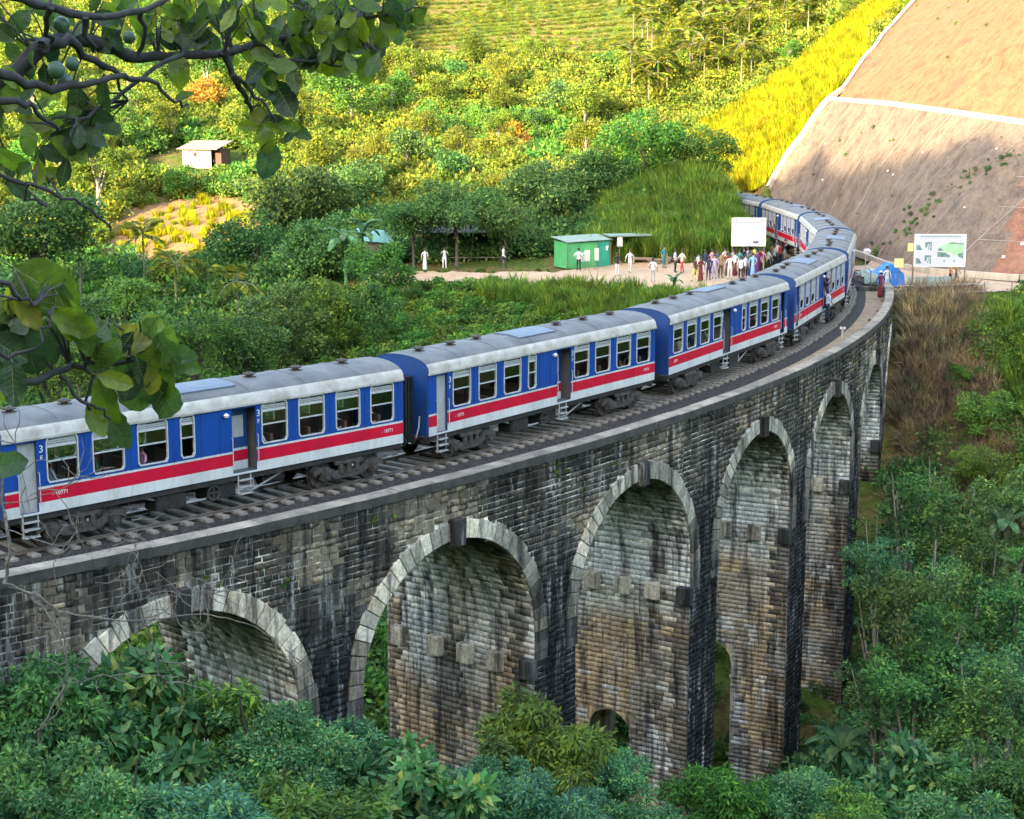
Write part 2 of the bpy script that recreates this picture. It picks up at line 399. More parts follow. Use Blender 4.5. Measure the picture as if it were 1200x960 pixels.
CUTPOLY = [(75,109),(36,118),(31.2,124),(29.2,131),(28.9,139),(27.9,151),(25.7,163),(25.4,166.5),(31.7,170.5),(44.8,190.5),(60,200),(110,160),(100,110)]
TOE2 = [(75,109),(36,118),(31.2,124),(29.2,131),(28.9,139),(27.9,151),(25.7,163),(25.4,166.5)]
def inpoly(px_, py_, poly):
    x, y = np.asarray(px_), np.asarray(py_); c = np.zeros(x.shape, bool); n = len(poly)
    for i in range(n):
        x1, y1 = poly[i]; x2, y2 = poly[(i+1) % n]
        k = ((y1 > y) != (y2 > y)) & (x < (x2-x1)*(y-y1)/(y2-y1+1e-12)+x1); c ^= k
    return c
def zt(x, y):
    """ground height; works on arrays"""
    x = np.atleast_1d(np.asarray(x, float)); y = np.atleast_1d(np.asarray(y, float))
    out = np.full(x.shape, 0.0)
    for i in range(0, x.size, 20000):
        xs = x.ravel()[i:i+20000]; ys = y.ravel()[i:i+20000]
        d2 = (xs[:,None]-CTRL[None,:,0])**2 + (ys[:,None]-CTRL[None,:,1])**2
        z = (0.5*d2*np.log(np.maximum(d2, 1e-12))) @ TW[:-3] + TW[-3] + TW[-2]*xs + TW[-1]*ys
        far = np.hypot(xs, ys-120)
        z += (vnoise(xs/9, ys/9, 3)-0.5)*1.2*np.clip((far-60)/60, 0, 1)*np.clip(np.abs(z)/3, 0, 1)
        # the track bed beyond the bridge
        a = np.arctan2(xs-CX, CY-ys); r = np.hypot(xs-CX, ys-CY)
        off = r - R
        w = np.clip((np.where(off > 0, 5.4, 6.5) - np.abs(off))/np.where(off > 0, 1.0, 2.4), 0, 1)
        w = w*w*(3-2*w)*np.clip((a-1.37)/0.03, 0, 1)*np.clip((1.99-a)/0.06, 0, 1)
        z = z*(1-w) + (-0.55)*w
        # the land stays under the surface of the cut slope
        ins = inpoly(xs, ys, CUTPOLY)
        if ins.any():
            dmin = np.full(xs.shape, 1e9)
            for (x0, y0), (x1, y1) in zip(TOE2, TOE2[1:]):
                t = np.clip(((xs-x0)*(x1-x0)+(ys-y0)*(y1-y0))/((x1-x0)**2+(y1-y0)**2), 0, 1); dmin = np.minimum(dmin, np.hypot(xs-x0-t*(x1-x0), ys-y0-t*(y1-y0)))
            z = np.where(ins, np.minimum(z, -1.2 + 0.72*dmin), z)
        toeband = (~ins) & (r > R+1) & (r < R+14) & (a > 1.37) & (a < 1.78) & (xs < 37)
        z = np.where(toeband, np.minimum(z, -0.25), z)
        out.ravel()[i:i+20000] = z
    return out

def z1(x, y): return float(zt(x, y)[0])

def grid_mesh(name, xs, ys, zfun, mat, keep=None, lift=0.0):
    X, Y = np.meshgrid(xs, ys); Z = zfun(X.ravel(), Y.ravel()) + lift
    V = np.c_[X.ravel(), Y.ravel(), Z]; nx = len(xs)
    j, i = np.meshgrid(np.arange(len(ys)-1), np.arange(nx-1), indexing='ij')
    b = (j*nx+i).ravel(); Q = np.c_[b, b+1, b+nx+1, b+nx]
    if keep is not None:
        cx = V[Q].mean(1); k = keep(cx[:,0], cx[:,1]); Q = Q[k]
        u, inv = np.unique(Q, return_inverse=True); V = V[u]; Q = inv.reshape(Q.shape)
    me = np_mesh(name, V, Q, mat); me.polygons.foreach_set("use_smooth", np.ones(len(Q), bool))
    return me

def ground_mat():
    m, n, out = nodes_of('hill ground')
    b = N(n, "ShaderNodeBsdfPrincipled"); b.inputs["Roughness"].default_value = 0.95; b.inputs["Specular IOR Level"].default_value = 0.1
    n.links.new(b.outputs[0], out.inputs[0])
    t = noise(n, 0.12, 6, 0.65, pos_vec(n)); t2 = noise(n, 2.2, 6, 0.7, pos_vec(n))
    r = ramp(n, [(0.30, (0.045, 0.075, 0.018)), (0.5, (0.085, 0.12, 0.022)), (0.62, (0.18, 0.115, 0.05)), (0.75, (0.08, 0.11, 0.02))], t.outputs[0])
    r2 = ramp(n, [(0.3, (0.45,)*3), (0.7, (1.35,)*3)], t2.outputs[0])
    n.links.new(mixc(n, r.outputs[0], r2.outputs[0], 1.0, 'MULTIPLY'), b.inputs["Base Color"])
    n.links.new(bump(n, t2.outputs[0], 0.8, 0.3), b.inputs["Normal"])
    return m
M['ground'] = ground_mat()
xs = np.unique(np.r_[np.arange(-270,-80,6.0), np.arange(-80,80,1.5), np.arange(80,271,6.0)])
ys = np.unique(np.r_[np.arange(-110,0,6.0), np.arange(0,240,1.5), np.arange(240,541,5.0)])
tag(add('terrain', grid_mesh('terrain', xs, ys, zt, M['ground'])), kind='structure', label='hilly ground under all the vegetation')

# the hill behind the camera that keeps the low sun off the bridge (its crest height follows from where the shade ends in the photo)
T_R = -115.0
def crest(wq):
    w_ = np.array([-320,-150,-120,-103,-98,-92,-86,-80,-74,-65,-52,-42,-33,-20, 0, 200])
    zz = np.array([ -10, -18, -19, -18, -11, -3.5, -0.5, 1.5, 3.8, 6.2, 7.0, 6.4, 5.0, 7, 10, 14])
    return np.interp(wq, w_, zz)
def crest_h(wq):
    tP = 150.0
    n1 = (vnoise(wq/7.0, wq*0+1, 5)-0.5)*4.2 + (vnoise(wq/2.3, wq*0+4, 6)-0.5)*2.6
    return crest(wq) + (tP - T_R)*math.tan(SUN_EL) + n1
wv = np.arange(-330, 210, 0.8)
hv = crest_h(wv)
ev = np.array([math.cos(SUN_AZ), -math.sin(SUN_AZ)]); dv = np.array([math.sin(SUN_AZ), math.cos(SUN_AZ)])
V = []; rows = [(-200, -0.5), (-70, -0.12), (-22, -0.03), (0, 0.0), (16, -0.10), (50, -0.45), (84, -0.92)]
for t_, k in rows:
    p = wv[:,None]*ev + (T_R + t_)*dv
    V.append(np.c_[p, hv*(1+k) + (0 if t_ == 0 else (vnoise(wv/5, wv*0+t_, 9)-0.5)*3)])
V = np.concatenate(V); n_ = len(wv); Q = []
for j in range(len(rows)-1):
    b_ = j*n_ + np.arange(n_-1); Q.append(np.c_[b_, b_+1, b_+n_+1, b_+n_])
tag(add('hill_behind', np_mesh('hill_behind', V, np.concatenate(Q), M['ground'])), kind='structure', label='wooded hill behind the viewpoint that shades the valley')

# ------------------------------------------------------------------ trodden terrace beside the line, path on the right
def inpoly(px_, py_, poly):
    x, y = np.asarray(px_), np.asarray(py_); c = np.zeros(x.shape, bool); n = len(poly)
    for i in range(n):
        x1, y1 = poly[i]; x2, y2 = poly[(i+1) % n]
        k = ((y1 > y) != (y2 > y)) & (x < (x2-x1)*(y-y1)/(y2-y1+1e-12)+x1); c ^= k
    return c
TERR = [(20.5,111),(17.0,112.5),(12.6,116.2),(8.0,119.6),(3.5,122.0),(-4,126.0),(-11,128.6),(-11.5,131.5),(-4,129.4),(3.5,127.6),(6,130.5),(9.5,131.5),(13.0,130),(17.6,127.5),(19.6,124),(19.7,117)]
PATHR = [(26.5,113.5),(30,113.0),(34,112.2),(44,109.8),(64,106),(64,112),(44,115.5),(36.5,119),(31,125),(28.9,134),(26.0,134),(26.6,124)]
def jit(x, y): return (vnoise(x*1.3, y*1.3, 21)-0.5)*1.6
for nm, poly, lab in (('dirt_terrace', TERR, 'sandy trodden terrace beside the railway where the crowd stands'), ('dirt_path', PATHR, 'sandy path at the foot of the cut slope')):
    bx = [p[0] for p in poly]; by = [p[1] for p in poly]
    me = grid_mesh(nm, np.arange(min(bx)-1, max(bx)+1, 0.2), np.arange(min(by)-1, max(by)+1, 0.2), zt, M['dirt'],
                   keep=lambda x, y, poly=poly: inpoly(x+jit(x,y), y+jit(y,x), poly) & ~inpoly(x, y, CUTPOLY), lift=0.10)
    tag(add(nm, me), kind='structure', label=lab)

# ------------------------------------------------------------------ the stabilised cut slope on the right
def resamp(pl, n):
    pl = np.array(pl, float); s = np.r_[0, np.cumsum(np.linalg.norm(np.diff(pl, axis=0), axis=1))]; t = np.linspace(0, s[-1], n)
    return np.c_[[np.interp(t, s, pl[:,k]) for k in range(3)]].T
NU = 120
toe = resamp([(75,110,-0.3),(55,114,-0.3),(36.4,119,-0.3),(31.6,124.5,-0.4),(29.6,131,-0.5),(29.3,139,-0.5),(28.3,151,-0.5),(26.0,163,0.6),(25.3,166,3.9)], NU)
berm = resamp([(80,119,8.6),(60,124.6,9.6),(40.0,131,10.55),(36.1,142,11.4),(33.9,155,12.0),(31.6,170,12.4)], NU)
berm2 = berm + np.array([0.95, 0.6, 0.12])
top = resamp([(92,130,19),(66,137,20),(44.6,146,20.8),(44.5,165,21.9),(44.7,190,23.3)], NU)
top2 = top + np.array([14, 8, 13.0])
def slope_mesh(name, lo, hi, nv, mat, seed, bow=0.5):
    U, T = np.meshgrid(np.arange(NU), np.linspace(0, 1, nv)); t = T.ravel()[:,None]
    V = lo[U.ravel()]*(1-t) + hi[U.ravel()]*t
    V[:,:2] += (vnoise(U.ravel()/5.0, T.ravel()*9, seed)-0.5)[:,None]*0.5*np.array([-1,-0.7])*np.sin(np.pi*T.ravel())[:,None]
    V[:,2] += np.sin(np.pi*T.ravel())*bow
    b = (np.arange(nv-1)[:,None]*NU+np.arange(NU-1)[None,:]).ravel(); Q = np.c_[b, b+1, b+NU+1, b+NU]
    me = np_mesh(name, V, Q, mat); me.polygons.foreach_set("use_smooth", np.ones(len(Q), bool)); return me, V.reshape(nv, NU, 3)

def cutslope_mat(name, c1, c2, c3):
    m, n, out = nodes_of(name)
    b = N(n, "ShaderNodeBsdfPrincipled"); b.inputs["Roughness"].default_value = 0.92; b.inputs["Specular IOR Level"].default_value = 0.15
    n.links.new(b.outputs[0], out.inputs[0])
    t = noise(n, 0.35, 6, 0.6, pos_vec(n)); r = ramp(n, [(0.32, c1), (0.52, c2), (0.70, c3)], t.outputs[0])
    t2 = noise(n, 5.0, 6, 0.7, pos_vec(n, (1, 1, 0.35))); r2 = ramp(n, [(0.3, (0.72,)*3), (0.7, (1.2,)*3)], t2.outputs[0])
    t3 = noise(n, 1.1, 8, 0.75, pos_vec(n, (1, 1, 0.45))); r3 = ramp(n, [(0.35, (1.25, 1.22, 1.15)), (0.52, (1, 1, 1)), (0.68, (0.55, 0.50, 0.45))], t3.outputs[0])
    c = mixc(n, mixc(n, r.outputs[0], r2.outputs[0], 1.0, 'MULTIPLY'), r3.outputs[0], 1.0, 'MULTIPLY')
    n.links.new(c, b.inputs["Base Color"]); n.links.new(bump(n, t2.outputs[0], 0.5, 0.15), b.inputs["Normal"])
    return m
M['cut_grey'] = cutslope_mat('netted slope grey', (0.130, 0.098, 0.078), (0.158, 0.117, 0.090), (0.095, 0.074, 0.061))
M['cut_red'] = cutslope_mat('netted slope reddish', (0.19, 0.095, 0.065), (0.225, 0.11, 0.072), (0.15, 0.09, 0.07))
M['cut_top'] = cutslope_mat('netted slope upper', (0.165, 0.090, 0.050), (0.19, 0.10, 0.053), (0.125, 0.075, 0.046))
SPLIT = int(NU*0.47)
me, LOW = slope_mesh('lower_face', toe, berm, 26, [M['cut_grey'], M['cut_red']], 31)
mi = np.zeros((25, NU-1), int)
for r_ in range(25): mi[r_, :SPLIT + int(r_*0.15)] = 1
me.polygons.foreach_set("material_index", mi.ravel().astype(np.int32))
cut = empty('cut_slope', tuple(toe[60]), 0, 'tall stabilised earth cutting beside the line, netted and nailed, with a drain halfway up', 'slope')
cut.location = (0, 0, 0)
add('lower_face', me, cut)
me, UP = slope_mesh('upper_face', berm2, top, 26, M['cut_top'], 32); add('upper_face', me, cut)
me, _ = slope_mesh('berm', berm, berm2, 3, M['cut_grey'], 33, 0.0); add('berm', me, cut)
me, _ = slope_mesh('crest', top, top2, 8, M['ground'], 34, 0.3); add('crest', me, cut)
def strip(name, line, w, h, mat, parent, upv=(0,0,1), side=None):
    """a low concrete upstand along a line"""
    mb = MB(); line = [Vector(p) for p in line]
    for i in range(len(line)-1):
        a, b = line[i], line[i+1]; t = (b-a).normalized(); s = t.cross(Vector(upv)).normalized() if side is None else Vector(side)
        u = s.cross(t).normalized()
        if u.z < 0: u = -u
        q = [a - s*w/2 - u*0.2, a + s*w/2 - u*0.2, a + s*w/2 + u*h, a - s*w/2 + u*h]; e = [b - s*w/2 - u*0.2, b + s*w/2 - u*0.2, b + s*w/2 + u*h, b - s*w/2 + u*h]
        for k in range(4): mb.poly([q[k], e[k], e[(k+1)%4], q[(k+1)%4]])
    return mb.build(name, mat, parent)
M['drain'] = surf('drain concrete', (0.42, 0.37, 0.30), 0.85, (0.30, 0.26, 0.21), 1.5, obj=False)
strip('berm_drain', berm + np.array([0.25,0.15,0.12]), 0.42, 0.28, M['drain'], cut)
strip('edge_drain', np.r_[LOW[:, -1], UP[2:, -1]] + np.array([-0.1,-0.1,0.15]), 0.38, 0.22, M['drain'], cut)
strip('toe_kerb', toe[:-10] + np.array([-0.5,-0.6,0.42]), 0.3, 0.28, M['drain'], cut)
# net seams and nail plates
M['wire'] = surf('net seam wire', (0.42, 0.37, 0.32), 0.7, (0.30, 0.26, 0.22), 4)
def onface(F, u, t):
    nv = F.shape[0]; i = min(max(int(u),0), NU-2); j = min(max(int(t*(nv-1)),0), nv-2); fu = u-i; ft = t*(nv-1)-j
    return Vector(F[j,i]*(1-fu)*(1-ft)+F[j,i+1]*fu*(1-ft)+F[j+1,i]*(1-fu)*ft+F[j+1,i+1]*fu*ft)
OUT = Vector((-0.55,-0.55,0.6))
for k in range(14):
    u0 = 8 + k*8.1; mb = MB(); sk = 9
    pts = [onface(LOW, max(u0 + sk*(0.5-t), 0), t) + OUT*0.05 for t in np.linspace(0.01, 0.99, 12)]
    mb.tube(pts, 0.022 if u0 < SPLIT+6 else 0.012, 4); mb.build('net_seam', M['wire'], cut)
for t in (0.22, 0.42, 0.62, 0.82):
    mb = MB(); mb.tube([onface(LOW, u, t) + OUT*0.05 for u in np.linspace(4, SPLIT+3, 24)], 0.02, 4); mb.build('net_seam', M['wire'], cut)
pm = MB(); pm.box((0,0,0), (0.22,0.22,0.10)); pm.box((0,0,0.08), (0.09,0.09,0.1)); pmesh = pm.mesh('nail_plate', M['white_paint'])
q_ = OUT.to_track_quat('Z', 'Y').to_euler()
for t in (0.12, 0.22, 0.42, 0.62, 0.82):
    for k in range(9):
        u = 8 + k*5.6 + RNG.uniform(-1.2, 1.2) + 4*(0.5-t)
        o = add('nail_plate', pmesh, cut); o.location = onface(LOW, u, t+RNG.uniform(-.02,.02)) + OUT*0.06; o.rotation_euler = q_
for k in range(8):
    o = add('nail_plate', pmesh, cut); o.location = onface(LOW, RNG.uniform(SPLIT+6, NU-8), RNG.uniform(0.1, 0.9)) + OUT*0.04; o.rotation_euler = q_; o.scale = (0.6,)*3

# ================================================================== THE BRIDGE
bridge = empty('viaduct', P(1.0, RF-3.6, -22), 0, 'tall curved stone and brick railway viaduct with round arches crossing the valley', 'bridge')
bridge.location = (0, 0, 0)
ARCHES = [A0 + k*DA for k in range(-2, 7)]
ZB = -25.0
def cN(x, y, s, seed): return float(vnoise(x*s, y*s, seed))

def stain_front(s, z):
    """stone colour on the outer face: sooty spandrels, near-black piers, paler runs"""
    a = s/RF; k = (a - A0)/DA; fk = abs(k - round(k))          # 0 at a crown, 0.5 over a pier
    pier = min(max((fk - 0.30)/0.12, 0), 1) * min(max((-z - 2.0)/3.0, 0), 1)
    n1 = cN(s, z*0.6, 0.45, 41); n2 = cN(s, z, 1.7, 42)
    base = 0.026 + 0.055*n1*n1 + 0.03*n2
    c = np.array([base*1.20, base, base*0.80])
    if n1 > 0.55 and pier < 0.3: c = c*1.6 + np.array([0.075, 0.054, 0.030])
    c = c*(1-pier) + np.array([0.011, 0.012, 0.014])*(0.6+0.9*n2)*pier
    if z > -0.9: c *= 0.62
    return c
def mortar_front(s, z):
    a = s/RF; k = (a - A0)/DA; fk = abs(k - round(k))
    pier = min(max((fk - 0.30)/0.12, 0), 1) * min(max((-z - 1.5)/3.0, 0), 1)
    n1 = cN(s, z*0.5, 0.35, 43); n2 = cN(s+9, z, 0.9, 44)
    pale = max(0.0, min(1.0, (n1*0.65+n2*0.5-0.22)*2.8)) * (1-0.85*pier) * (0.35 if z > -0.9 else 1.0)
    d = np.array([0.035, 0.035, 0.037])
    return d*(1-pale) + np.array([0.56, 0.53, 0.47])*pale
def stain_inner(r, z, k):
    """stone colour of the pier sides and soffits"""
    dep = RF - r
    n1 = cN(dep+k*31, z*0.7, 0.5, 45); n2 = cN(dep+k*17, z, 1.5, 46)
    brown = np.array([0.31, 0.245, 0.18]); ochre = np.array([0.46, 0.29, 0.125]); dark = np.array([0.035, 0.034, 0.034]); lime = np.array([0.62, 0.61, 0.57])
    c = brown*(0.65+0.7*n2)
    if n1 > 0.6: c = c*0.5 + ochre*0.5
    runs = float(vnoise(dep*1.3+k*7, z*0.10, 47))
    if n1 < 0.38: c = c*0.6 + lime*0.28
    if -9.5 < z < -3.0:
        f = min(1.0, max(0, runs-0.22)/0.30)*0.9*min(1.0, (z+9.5)/1.2); c = c*(1-f) + lime*f
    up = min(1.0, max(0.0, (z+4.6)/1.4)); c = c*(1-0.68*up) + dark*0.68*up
    if runs < 0.24: c = c*0.35 + dark*0.5
    if z < -12 and n2 > 0.72: c = c*0.5 + lime*0.5
    ds = 0.0 if k < 0 else float(vnoise(dep*0.9+k*13, z*0.22, 48))
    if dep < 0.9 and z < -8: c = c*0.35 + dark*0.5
    return c

def low_z(a):
    """underside of the outer face at angle a"""
    for ac in ARCHES:
        d = (a - ac)*RF
        if abs(d) < ARC_R*0.99999:
            return ZARC + math.sqrt(max(ARC_R**2 - d*d, 0))
    return None
# --- solid core with mortar colour
core_v, core_q, core_c = [], [], []
def cq(pts, cols):
    n = len(core_v); core_v.extend(pts); core_c.extend(cols); core_q.append((n, n+1, n+2, n+3))
avals = set(np.round(np.arange(A_BEG, A_END, 0.28/RF), 6))
for ac in ARCHES:
    for t in np.linspace(-math.pi/2, math.pi/2, 37): avals.add(round(ac + math.sin(t)*HSPAN, 6))
avals = sorted(avals)
RFm = RF - 0.035; DECK_Z = -0.42
zl = [ZTOP-0.34]
while zl[-1] > ZB: zl.append(zl[-1] - 0.45)
for i in range(len(avals)-1):
    a, b = avals[i], avals[i+1]; mid = (a+b)/2; op = low_z(mid)
    if op is not None:
        la = low_z(a); lb = low_z(b); la = ZARC if la is None else la; lb = ZARC if lb is None else lb
    else: la = lb = ZB
    for rr, front in ((RFm, True), (RB, False)):
        for j in range(len(zl)-1):
            zt_, zb_ = zl[j], zl[j+1]
            if zt_ <= min(la, lb) and op is not None: break
            za, zb2 = max(zb_, min(la, zt_)), max(zb_, min(lb, zt_))
            if not front and j > 0 and (j % 3): continue
            if not front:
                za = max(zl[min(j+3 if j else 1, len(zl)-1)], min(la, zt_)); zb2 = max(zl[min(j+3 if j else 1, len(zl)-1)], min(lb, zt_))
            pts = [P(a, rr, zt_), P(b, rr, zt_), P(b, rr, zb2), P(a, rr, za)]
            f = mortar_front if front else (lambda s, z: np.array([0.12, 0.115, 0.10]))
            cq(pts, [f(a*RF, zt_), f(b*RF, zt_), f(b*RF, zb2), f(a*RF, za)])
    if op is not None:                                     # soffit
        for q in range(4):
            r0 = RFm - (RFm-RB)*q/4; r1 = RFm - (RFm-RB)*(q+1)/4
            kk = round((mid-A0)/DA)
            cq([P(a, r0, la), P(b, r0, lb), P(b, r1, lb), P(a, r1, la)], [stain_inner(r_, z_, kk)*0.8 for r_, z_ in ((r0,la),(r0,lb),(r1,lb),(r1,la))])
    cq([P(a, RFm, DECK_Z), P(b, RFm, DECK_Z), P(b, RB, DECK_Z), P(a, RB, DECK_Z)], [(0.10,0.09,0.08)]*4)
    cq([P(a, RFm-0.50, ZTOP-0.3), P(b, RFm-0.50, ZTOP-0.3), P(b, RFm-0.50, DECK_Z), P(a, RFm-0.50, DECK_Z)], [(0.14,0.13,0.12)]*4)
# pier sides (with the small round-headed passage through each tall pier)
OPW, OPZ, OPC = 1.05, -14.6, (RFm+RB)/2-0.2                # half width, springing, middle of the passage
for kk, ac in zip(range(-2, 7), ARCHES):
    for sg in (-1, 1):
        a = ac + sg*HSPAN
        rs = sorted(set(list(np.linspace(RB, RFm, 13)) + [OPC-OPW, OPC+OPW] + list(OPC + OPW*np.sin(np.linspace(-1.5,1.5,9)))))
        for i in range(len(rs)-1):
            r0, r1 = rs[i], rs[i+1]; m_ = (r0+r1)/2; hole = abs(m_-OPC) < OPW and kk >= 1
            zs_ = [ZARC, -9, -11.5, -14.0]
            cut_ = lambda r: OPZ + math.sqrt(max(OPW**2-(r-OPC)**2, 0))
            for z0, z1_ in zip(zs_, zs_[1:]):
                if hole and z1_ < -13.4: continue
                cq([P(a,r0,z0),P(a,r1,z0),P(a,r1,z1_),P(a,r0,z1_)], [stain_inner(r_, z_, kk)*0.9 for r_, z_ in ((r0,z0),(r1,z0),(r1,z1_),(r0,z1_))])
            if hole: cq([P(a,r0,-11.5),P(a,r1,-11.5),P(a,r1,cut_(r1)),P(a,r0,cut_(r0))], [stain_inner(r_, -13, kk)*0.9 for r_ in (r0,r1,r1,r0)])
            else:
                for z0, z1_ in ((-14.0,-17),(-17,-20),(-20,ZB)):
                    cq([P(a,r0,z0),P(a,r1,z0),P(a,r1,z1_),P(a,r0,z1_)], [stain_inner(r_, z_, kk)*0.9 for r_, z_ in ((r0,z0),(r1,z0),(r1,z1_),(r0,z1_))])
    if kk >= 1 and kk < 6:                                  # lining of the passage, through the pier on the right of this arch
        a1, a2 = ac + HSPAN, ac + DA - HSPAN
        arc = [(OPC-OPW, -22.5)] + [(OPC - OPW*math.cos(t), OPZ + OPW*math.sin(t)) for t in np.linspace(0, math.pi, 9)] + [(OPC+OPW, -22.5)]
        for (r0, z0), (r1, z1_) in zip(arc, arc[1:]):
            cq([P(a1,r0,z0),P(a1,r1,z1_),P(a2,r1,z1_),P(a2,r0,z0)], [(0.24,0.19,0.12)]*4)
for a in (A_BEG, A_END):
    cq([P(a,RFm,ZTOP-0.3),P(a,RB,ZTOP-0.3),P(a,RB,-20),P(a,RFm,-20)], [(0.12,0.11,0.10)]*4)
cm = np_mesh('masonry_core', core_v, core_q, M['core'], cols=core_c); add('masonry_core', cm, bridge)

# --- stone blocks, arch ring stones, corbels
blocks = []                                                # (8 corner points, colour, visible size key)
def hexa(p8, col): blocks.append((p8, col))
HB = 0.275; RING = 0.68
def face_block(s0, s1, z0, z1, proud):
    g = 0.024; s0 += g; s1 -= g; z0 += g; z1 -= g
    if s1 - s0 < 0.08: return
    a0, a1 = s0/RF, s1/RF; ro = RF + proud
    p8 = [P(a0,RFm-0.02,z0),P(a1,RFm-0.02,z0),P(a1,RFm-0.02,z1),P(a0,RFm-0.02,z1),P(a0,ro,z0),P(a1,ro,z0),P(a1,ro,z1),P(a0,ro,z1)]
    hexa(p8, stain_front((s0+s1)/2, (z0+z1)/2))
z = ZTOP - 0.38; row = 0
rb = random.Random(3)
while z > -22:
    HB = rb.choice((0.19, 0.205, 0.22, 0.235, 0.26)); z0, z1_ = z - HB, z; zm = (z0+z1_)/2
    spans = []                                             # solid runs of wall at this height
    s_b, s_e = A_BEG*RF, A_END*RF
    cur = s_b
    for ac in ARCHES:
        sc_ = ac*RF; rr = ARC_R + RING
        if zm > ZARC + rr: continue
        hw = math.sqrt(rr*rr - max(zm-ZARC, 0)**2) if zm > ZARC else ARC_R + (RING if zm > ZS else 0.0)
        spans.append((cur, sc_-hw)); cur = sc_+hw
    spans.append((cur, s_e))
    for (b0, b1) in spans:
        if b1 - b0 < 0.1: continue
        s = b0 - (rb.uniform(0.1, 0.5))
        while s < b1:
            l = rb.choice((0.26, 0.38, 0.46, 0.52, 0.66))*rb.uniform(0.88, 1.12); e = s + l
            if b1 - e < 0.2: e = b1
            if min(e, b1) - max(s, b0) > 0.1 and max(s,b0)/RF > 0.70: face_block(max(s, b0), min(e, b1), z0+rb.uniform(-.012,.012), z1_+rb.uniform(-.012,.012), rb.uniform(-0.018, 0.024) if rb.random() > 0.03 else -0.03)
            s = e
    z -= HB; row += 1
HB = 0.225
def side_block(a, sg, r0, r1, z0, z1, proud, k):
    g = 0.010; a_in = a + sg*0.02/RF; a_out = a - sg*proud/RF
    p8 = [P(a_in,r0+g,z0+g),P(a_in,r1-g,z0+g),P(a_in,r1-g,z1-g),P(a_in,r0+g,z1-g),P(a_out,r0+g,z0+g),P(a_out,r1-g,z0+g),P(a_out,r1-g,z1-g),P(a_out,r0+g,z1-g)]
    hexa(p8, stain_inner((r0+r1)/2, (z0+z1)/2, k))
front_n = len(blocks)
for kk, ac in zip(range(-2, 7), ARCHES):
    if kk < 0: continue
    a = ac + HSPAN; zz = ZARC
    while zz > -21:
        r = RB + rb.uniform(-0.4, 0)
        while r < RFm:
            e = r + rb.uniform(0.4, 0.7); r0, r1 = max(r, RB), min(e, RFm)
            if RFm - e < 0.2: r1 = RFm
            inop = kk >= 1 and zz-HB/2 < OPZ+OPW and abs((r0+r1)/2-OPC) < OPW+0.15
            if r1 - r0 > 0.12 and not inop: side_block(a, 1, r0, r1, zz-HB, zz, rb.uniform(0.0, 0.014), kk)
            r = e if r1 != RFm else RFm
        zz -= HB
    nco = 25                                              # soffit courses, far half of the vault
    for j in range(nco):
        t0, t1 = math.pi/2*j/nco, math.pi/2*(j+1)/nco; r = RB + rb.uniform(-0.5, 0)
        while r < RFm:
            e = r + rb.uniform(0.5, 0.9); r0, r1 = max(r, RB), min(e, RFm)
            if r1 - r0 > 0.1:
                g = 0.012; pr = rb.uniform(0.0, 0.010); p8 = []
                for rad_ in (ARC_R+0.02, ARC_R-pr):
                    for (rr, tt) in ((r0+g,t0+0.003),(r1-g,t0+0.003),(r1-g,t1-0.003),(r0+g,t1-0.003)):
                        p8.append(P(ac + math.cos(tt)*rad_/RF, rr, ZARC + math.sin(tt)*rad_))
                hexa(p8, stain_inner((r0+r1)/2, ZARC+math.sin((t0+t1)/2)*ARC_R, kk))
            r = e
HEXF = [(0,3,2,1),(4,5,6,7),(0,1,5,4),(1,2,6,5),(2,3,7,6),(3,0,4,7)]
camp = np.array([0, 0, CAM_H])
cen = np.array([np.mean(b[0], axis=0) for b in blocks]); dist = np.linalg.norm(cen - camp, axis=1)
# screen position of each block: only those inside the frame compete for being single parts
fx = cen[:,0]; cp_, sp_ = math.cos(PITCH), math.sin(PITCH); zc_ = cen[:,2]-CAM_H
depth = cen[:,1]*cp_ - zc_*sp_; up_ = cen[:,1]*sp_ + zc_*cp_
inview = (np.abs(fx/depth*FPX) < 600) & (np.abs(up_/depth*FPX) < 470) & (-up_/depth*FPX + 480 < 800)
size = np.array([np.linalg.norm(np.array(b[0][5])-np.array(b[0][4]))*np.linalg.norm(np.array(b[0][7])-np.array(b[0][4])) for b in blocks])
key = np.where(inview & (np.arange(len(blocks)) < front_n), size/dist**2, 0)
single = set(np.argsort(-key)[:300].tolist())
jv, jq, jc, jm = [], [], [], []
for i, (p8, col) in enumerate(blocks):
    if i in single:
        o = Vector(np.mean(p8, axis=0)); me = bpy.data.meshes.new('stone_block')
        me.from_pydata([tuple(Vector(p)-o) for p in p8], [], HEXF); me.materials.append(M['block']); set_cols(me, [col]*8)
        b = add('stone_block', me, bridge); b.location = o
    else:
        n = len(jv); jv.extend(p8); jc.extend([col]*8); jq.extend([tuple(n+q for q in f) for f in HEXF]); jm.extend([0 if i < front_n else 1]*6)
tag(add('stone_courses', np_mesh('stone_courses', jv, jq, [M['block'], M['inner']], mi=jm, cols=jc), bridge), kind='stuff')

